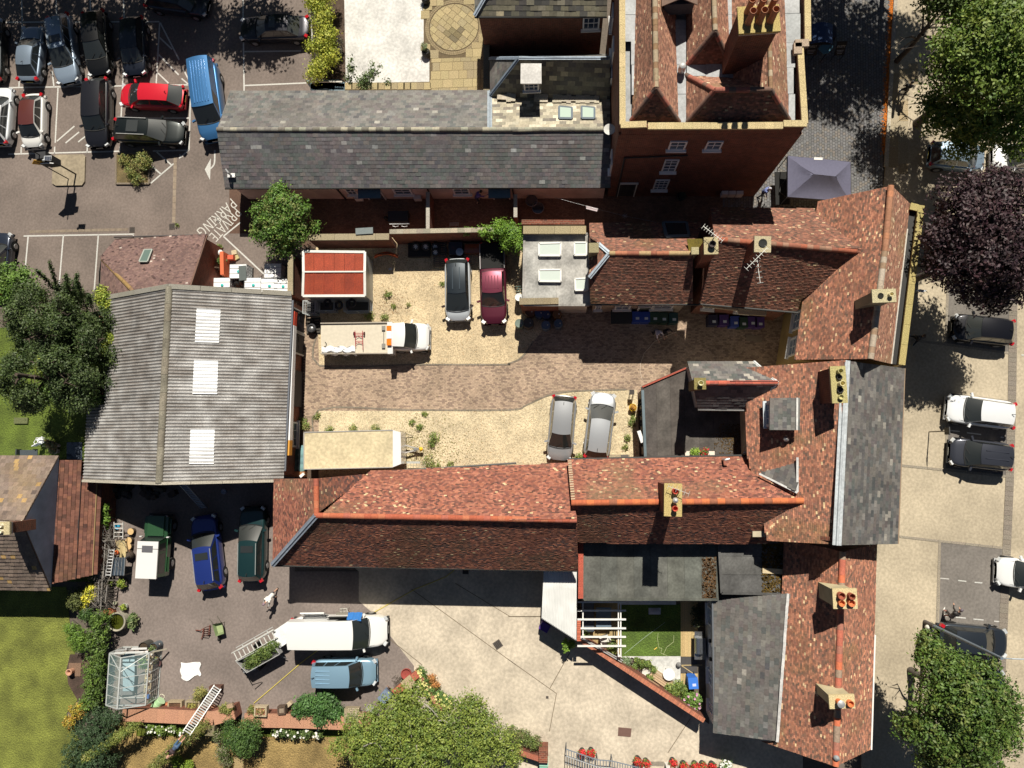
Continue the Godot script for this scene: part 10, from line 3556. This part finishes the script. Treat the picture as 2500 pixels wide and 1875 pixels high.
func person(label:String,foot:Vector3,yaw:float,o:={}):
	var root:=thing("person",label,"person","",foot,yaw)
	var s:float=o.get("h",1.74)/1.74
	var top:Color=o.get("top",C(.6,.6,.6)); var leg:Color=o.get("leg",C(.03,.035,.05))
	var skin:Color=o.get("skin",C(.46,.27,.19)); var shin:Color=o.get("shin",leg)
	var hair:Color=o.get("hair",C(.06,.04,.03)); var shoe:Color=o.get("shoe",C(.02,.02,.02))
	var bend:float=o.get("bend",.08); var reach:float=o.get("reach",.1); var stride:float=o.get("stride",.06)
	var hip:=V(0,.92,-.06*bend)
	var up:=V(0,cos(bend),sin(bend))
	var fw:=V(0,-sin(bend),cos(bend))
	var chest:=hip+up*.36
	var neck:=hip+up*.54
	var hd:=neck+(up*.16+V(0,0,.03)).rotated(Vector3.RIGHT,o.get("nod",.0))
	var bones:=[[hip,hip+up*.18,.135,.125,top.lerp(leg,o.get("belt",.6))],[hip+up*.16,chest,.125,.14,top],[chest-V(.08,0,0),chest+V(.08,0,0),.13,.13,top],[chest,neck,.12,.06,top],[neck,hd,.052,.05,skin],[hd+up*.0,hd+up*.07,.083,.088,skin],[hd+up*.07-fw*.025,hd+up*.11-fw*.01,.094,.08,hair],[hd+fw*.08+up*.03,hd+fw*.1+up*.015,.018,.014,skin]]
	var tips:=[]
	for q in [-1.0,1.0]:
		var sh:=neck+V(q*.17,0,0)-up*.05
		var rr:float=reach*(1.0 if q>.0 else o.get("reach2",1.0))
		var down:=V(q*.07,-1,.1).normalized()
		var ad:=down.lerp(V(q*.15,-.25,1).normalized(),clampf(rr,.0,1.0)).normalized()
		var el:=sh+ad*.29
		var fd:=ad.lerp(V(-q*.25,.05,1).normalized(),clampf(rr*.8+.1,.0,1.0)).normalized()
		var wr:=el+fd*.25
		var sl:Color=o.get("sleeve",top)
		bones.append([sh,el,.058,.045,top])
		bones.append([el,wr,.042,.03,sl])
		bones.append([wr,wr+fd*.085,.034,.038,skin])
		tips.append([wr+fd*.09,fd,q])
		var hp:=hip+V(q*.095,-.02,0)
		var kn:=V(q*.11,.49,.04+q*stride); var an:=V(q*.11,.085,-.02+q*stride*2.0)
		bones.append([hp,kn,.095,.062,leg])
		bones.append([kn,an,.058,.04,shin])
		bones.append([an+V(0,-.045,-.03),an+V(q*.02,-.05,.15),.045,.034,shoe])
	for b in bones:
		b[0]=(b[0] as Vector3)*s; b[1]=(b[1] as Vector3)*s
	var inn:=Transform3D()
	if o.has("pose"):inn=o.pose
	var bm:=part("body",body_mesh(bones,.024),M.skin,root)
	bm.transform=inn
	var m:=MB.new()
	for t in tips:
		var p0:Vector3=t[0]*s; var fd:Vector3=t[1]
		var side:=fd.cross(Vector3.UP).normalized()
		var lens:=[.07,.08,.076,.06]
		for i in 4:
			var a:Vector3=p0+side*(i-1.5)*.019
			var b:Vector3=a+fd*lens[i]*.55
			m.tube([a-fd*.03,b,b+(fd+V(0,-.6,0)).normalized()*lens[i]*.5],.0095,.0075,6,skin)
		m.tube([p0-fd*.06-side*t[2]*.03,p0-fd*.02-side*t[2]*.055,p0+fd*.02-side*t[2]*.05],.011,.008,6,skin)
	part("fingers",m,M.skin,root).transform=inn
	m=MB.new()
	for q in [-1.0,1.0]:
		m.lathe((hd+fw*.078+up*.045+V(q*.032,0,0))*s,[[.001,-.01],[.011,.0],[.001,.01]],8,C(.02,.015,.012))
		m.lathe((hd+up*.035+V(q*.09,0,0))*s,[[.001,-.028],[.014,.0],[.001,.028]],8,skin)
	m.bar((hd+fw*.082-up*.012-V(.025,0,0))*s,(hd+fw*.082-up*.012+V(.025,0,0))*s,.008,.008,C(.3,.1,.09))
	part("face",m,M.skin,root).transform=inn
	return root
func people():
	reg(1,3)
	person("person in a white top bending forward on the tarmac by the barn",P(195,180),-.55,{"top":C(.78,.76,.72),"leg":C(.1,.1,.12),"shin":C(.46,.28,.2),"sleeve":C(.78,.76,.74),"hair":C(.24,.17,.2),"bend": .75,"reach": .45,"stride": .12,"belt": .2})
	reg(2,1)
	person("person in a pale shirt bending beside the bins",P(1240,1225),.5,{"top":C(.62,.58,.66),"leg":C(.02,.02,.025),"sleeve":C(.4,.25,.2),"bend": .6,"reach": .4,"hair":C(.14,.12,.14)})
	person("person in dark clothes holding the hose in the shaded drive",P(1310,1228),.9,{"top":C(.02,.02,.025),"leg":C(.015,.015,.02),"sleeve":C(.42,.28,.22),"bend": .2,"reach": .8,"reach2": .2,"hair":C(.2,.15,.13)})
	reg(1,1)
	person("person in purple reaching out in the shaded courtyard",P(1895,112),1.9,{"top":C(.13,.10,.34),"leg":C(.02,.03,.05),"sleeve":C(.5,.42,.38),"bend": .5,"reach": .7,"hair":C(.02,.02,.02),"shin":C(.4,.3,.25)})
	reg(3,0)
	person("walker in black and white on the sunny slabs beside the setts",P(1165,810,.12),2.8,{"top":C(.02,.02,.022),"leg":C(.02,.02,.02),"sleeve":C(.6,.58,.56),"stride": .14,"hair":C(.02,.02,.02),"shoe":C(.7,.7,.7)})
	reg(3,1)
	person("dim walker in dark clothes on the shaded pavement by the parapet",P(1262,1285,.12),3.0,{"top":C(.03,.035,.045),"leg":C(.015,.015,.02),"stride": .14,"shoe":C(.3,.34,.4)})
	reg(3,3)
	person("person in black reaching into the boot of the dark car",P(1535,345,.12),2.5,{"top":C(.025,.023,.023),"leg":C(.03,.02,.02),"shin":C(.5,.24,.2),"shoe":C(.75,.74,.7),"bend": .85,"reach": .3,"hair":C(.12,.1,.12)})
	reg(1,0)
	reg(2,1)
	person("person in a blue striped top at the corner of the brick house",P(2128,70),1.2,{"top":C(.16,.2,.42),"leg":C(.03,.04,.08),"hair":C(.5,.5,.56),"bend": .25})
	reg(0,3)
	var a:=P(1572,1368,1.85); var b:=P(1440,1540,1.95)
	var z:=(b-a).normalized()
	var x:=Vector3.UP.cross(z).normalized()
	var bs:=Basis(-x,z,(-x).cross(z))
	person("gardener lying along the ladder's end to trim the slanting hedge",a,.0,{"top":C(.045,.03,.035),"leg":C(.06,.12,.22),"shin":C(.48,.26,.18),"sleeve":C(.48,.27,.19),"hair":C(.42,.4,.4),"reach": .75,"bend": .05,"stride": .0,"nod": -.2,"pose":Transform3D(bs,V(0,.12,0))})
func build_all():
	slate_building()
	old_wing()
	rear_wing()
	town_house()
	terrace_house()
	corner_house()
	street_range()
	ridge_house()
	back_gable()
	flat_roofs()
	long_barn()
	long_house()
	clay_range()
	workshop()
	tile_hut()
	garden_house()
	small_sheds()
	plants()
	vehicles()
	yard_walls()
	yard_things()
	street_things()
	turf_garden()
	lower_yard()
	people()
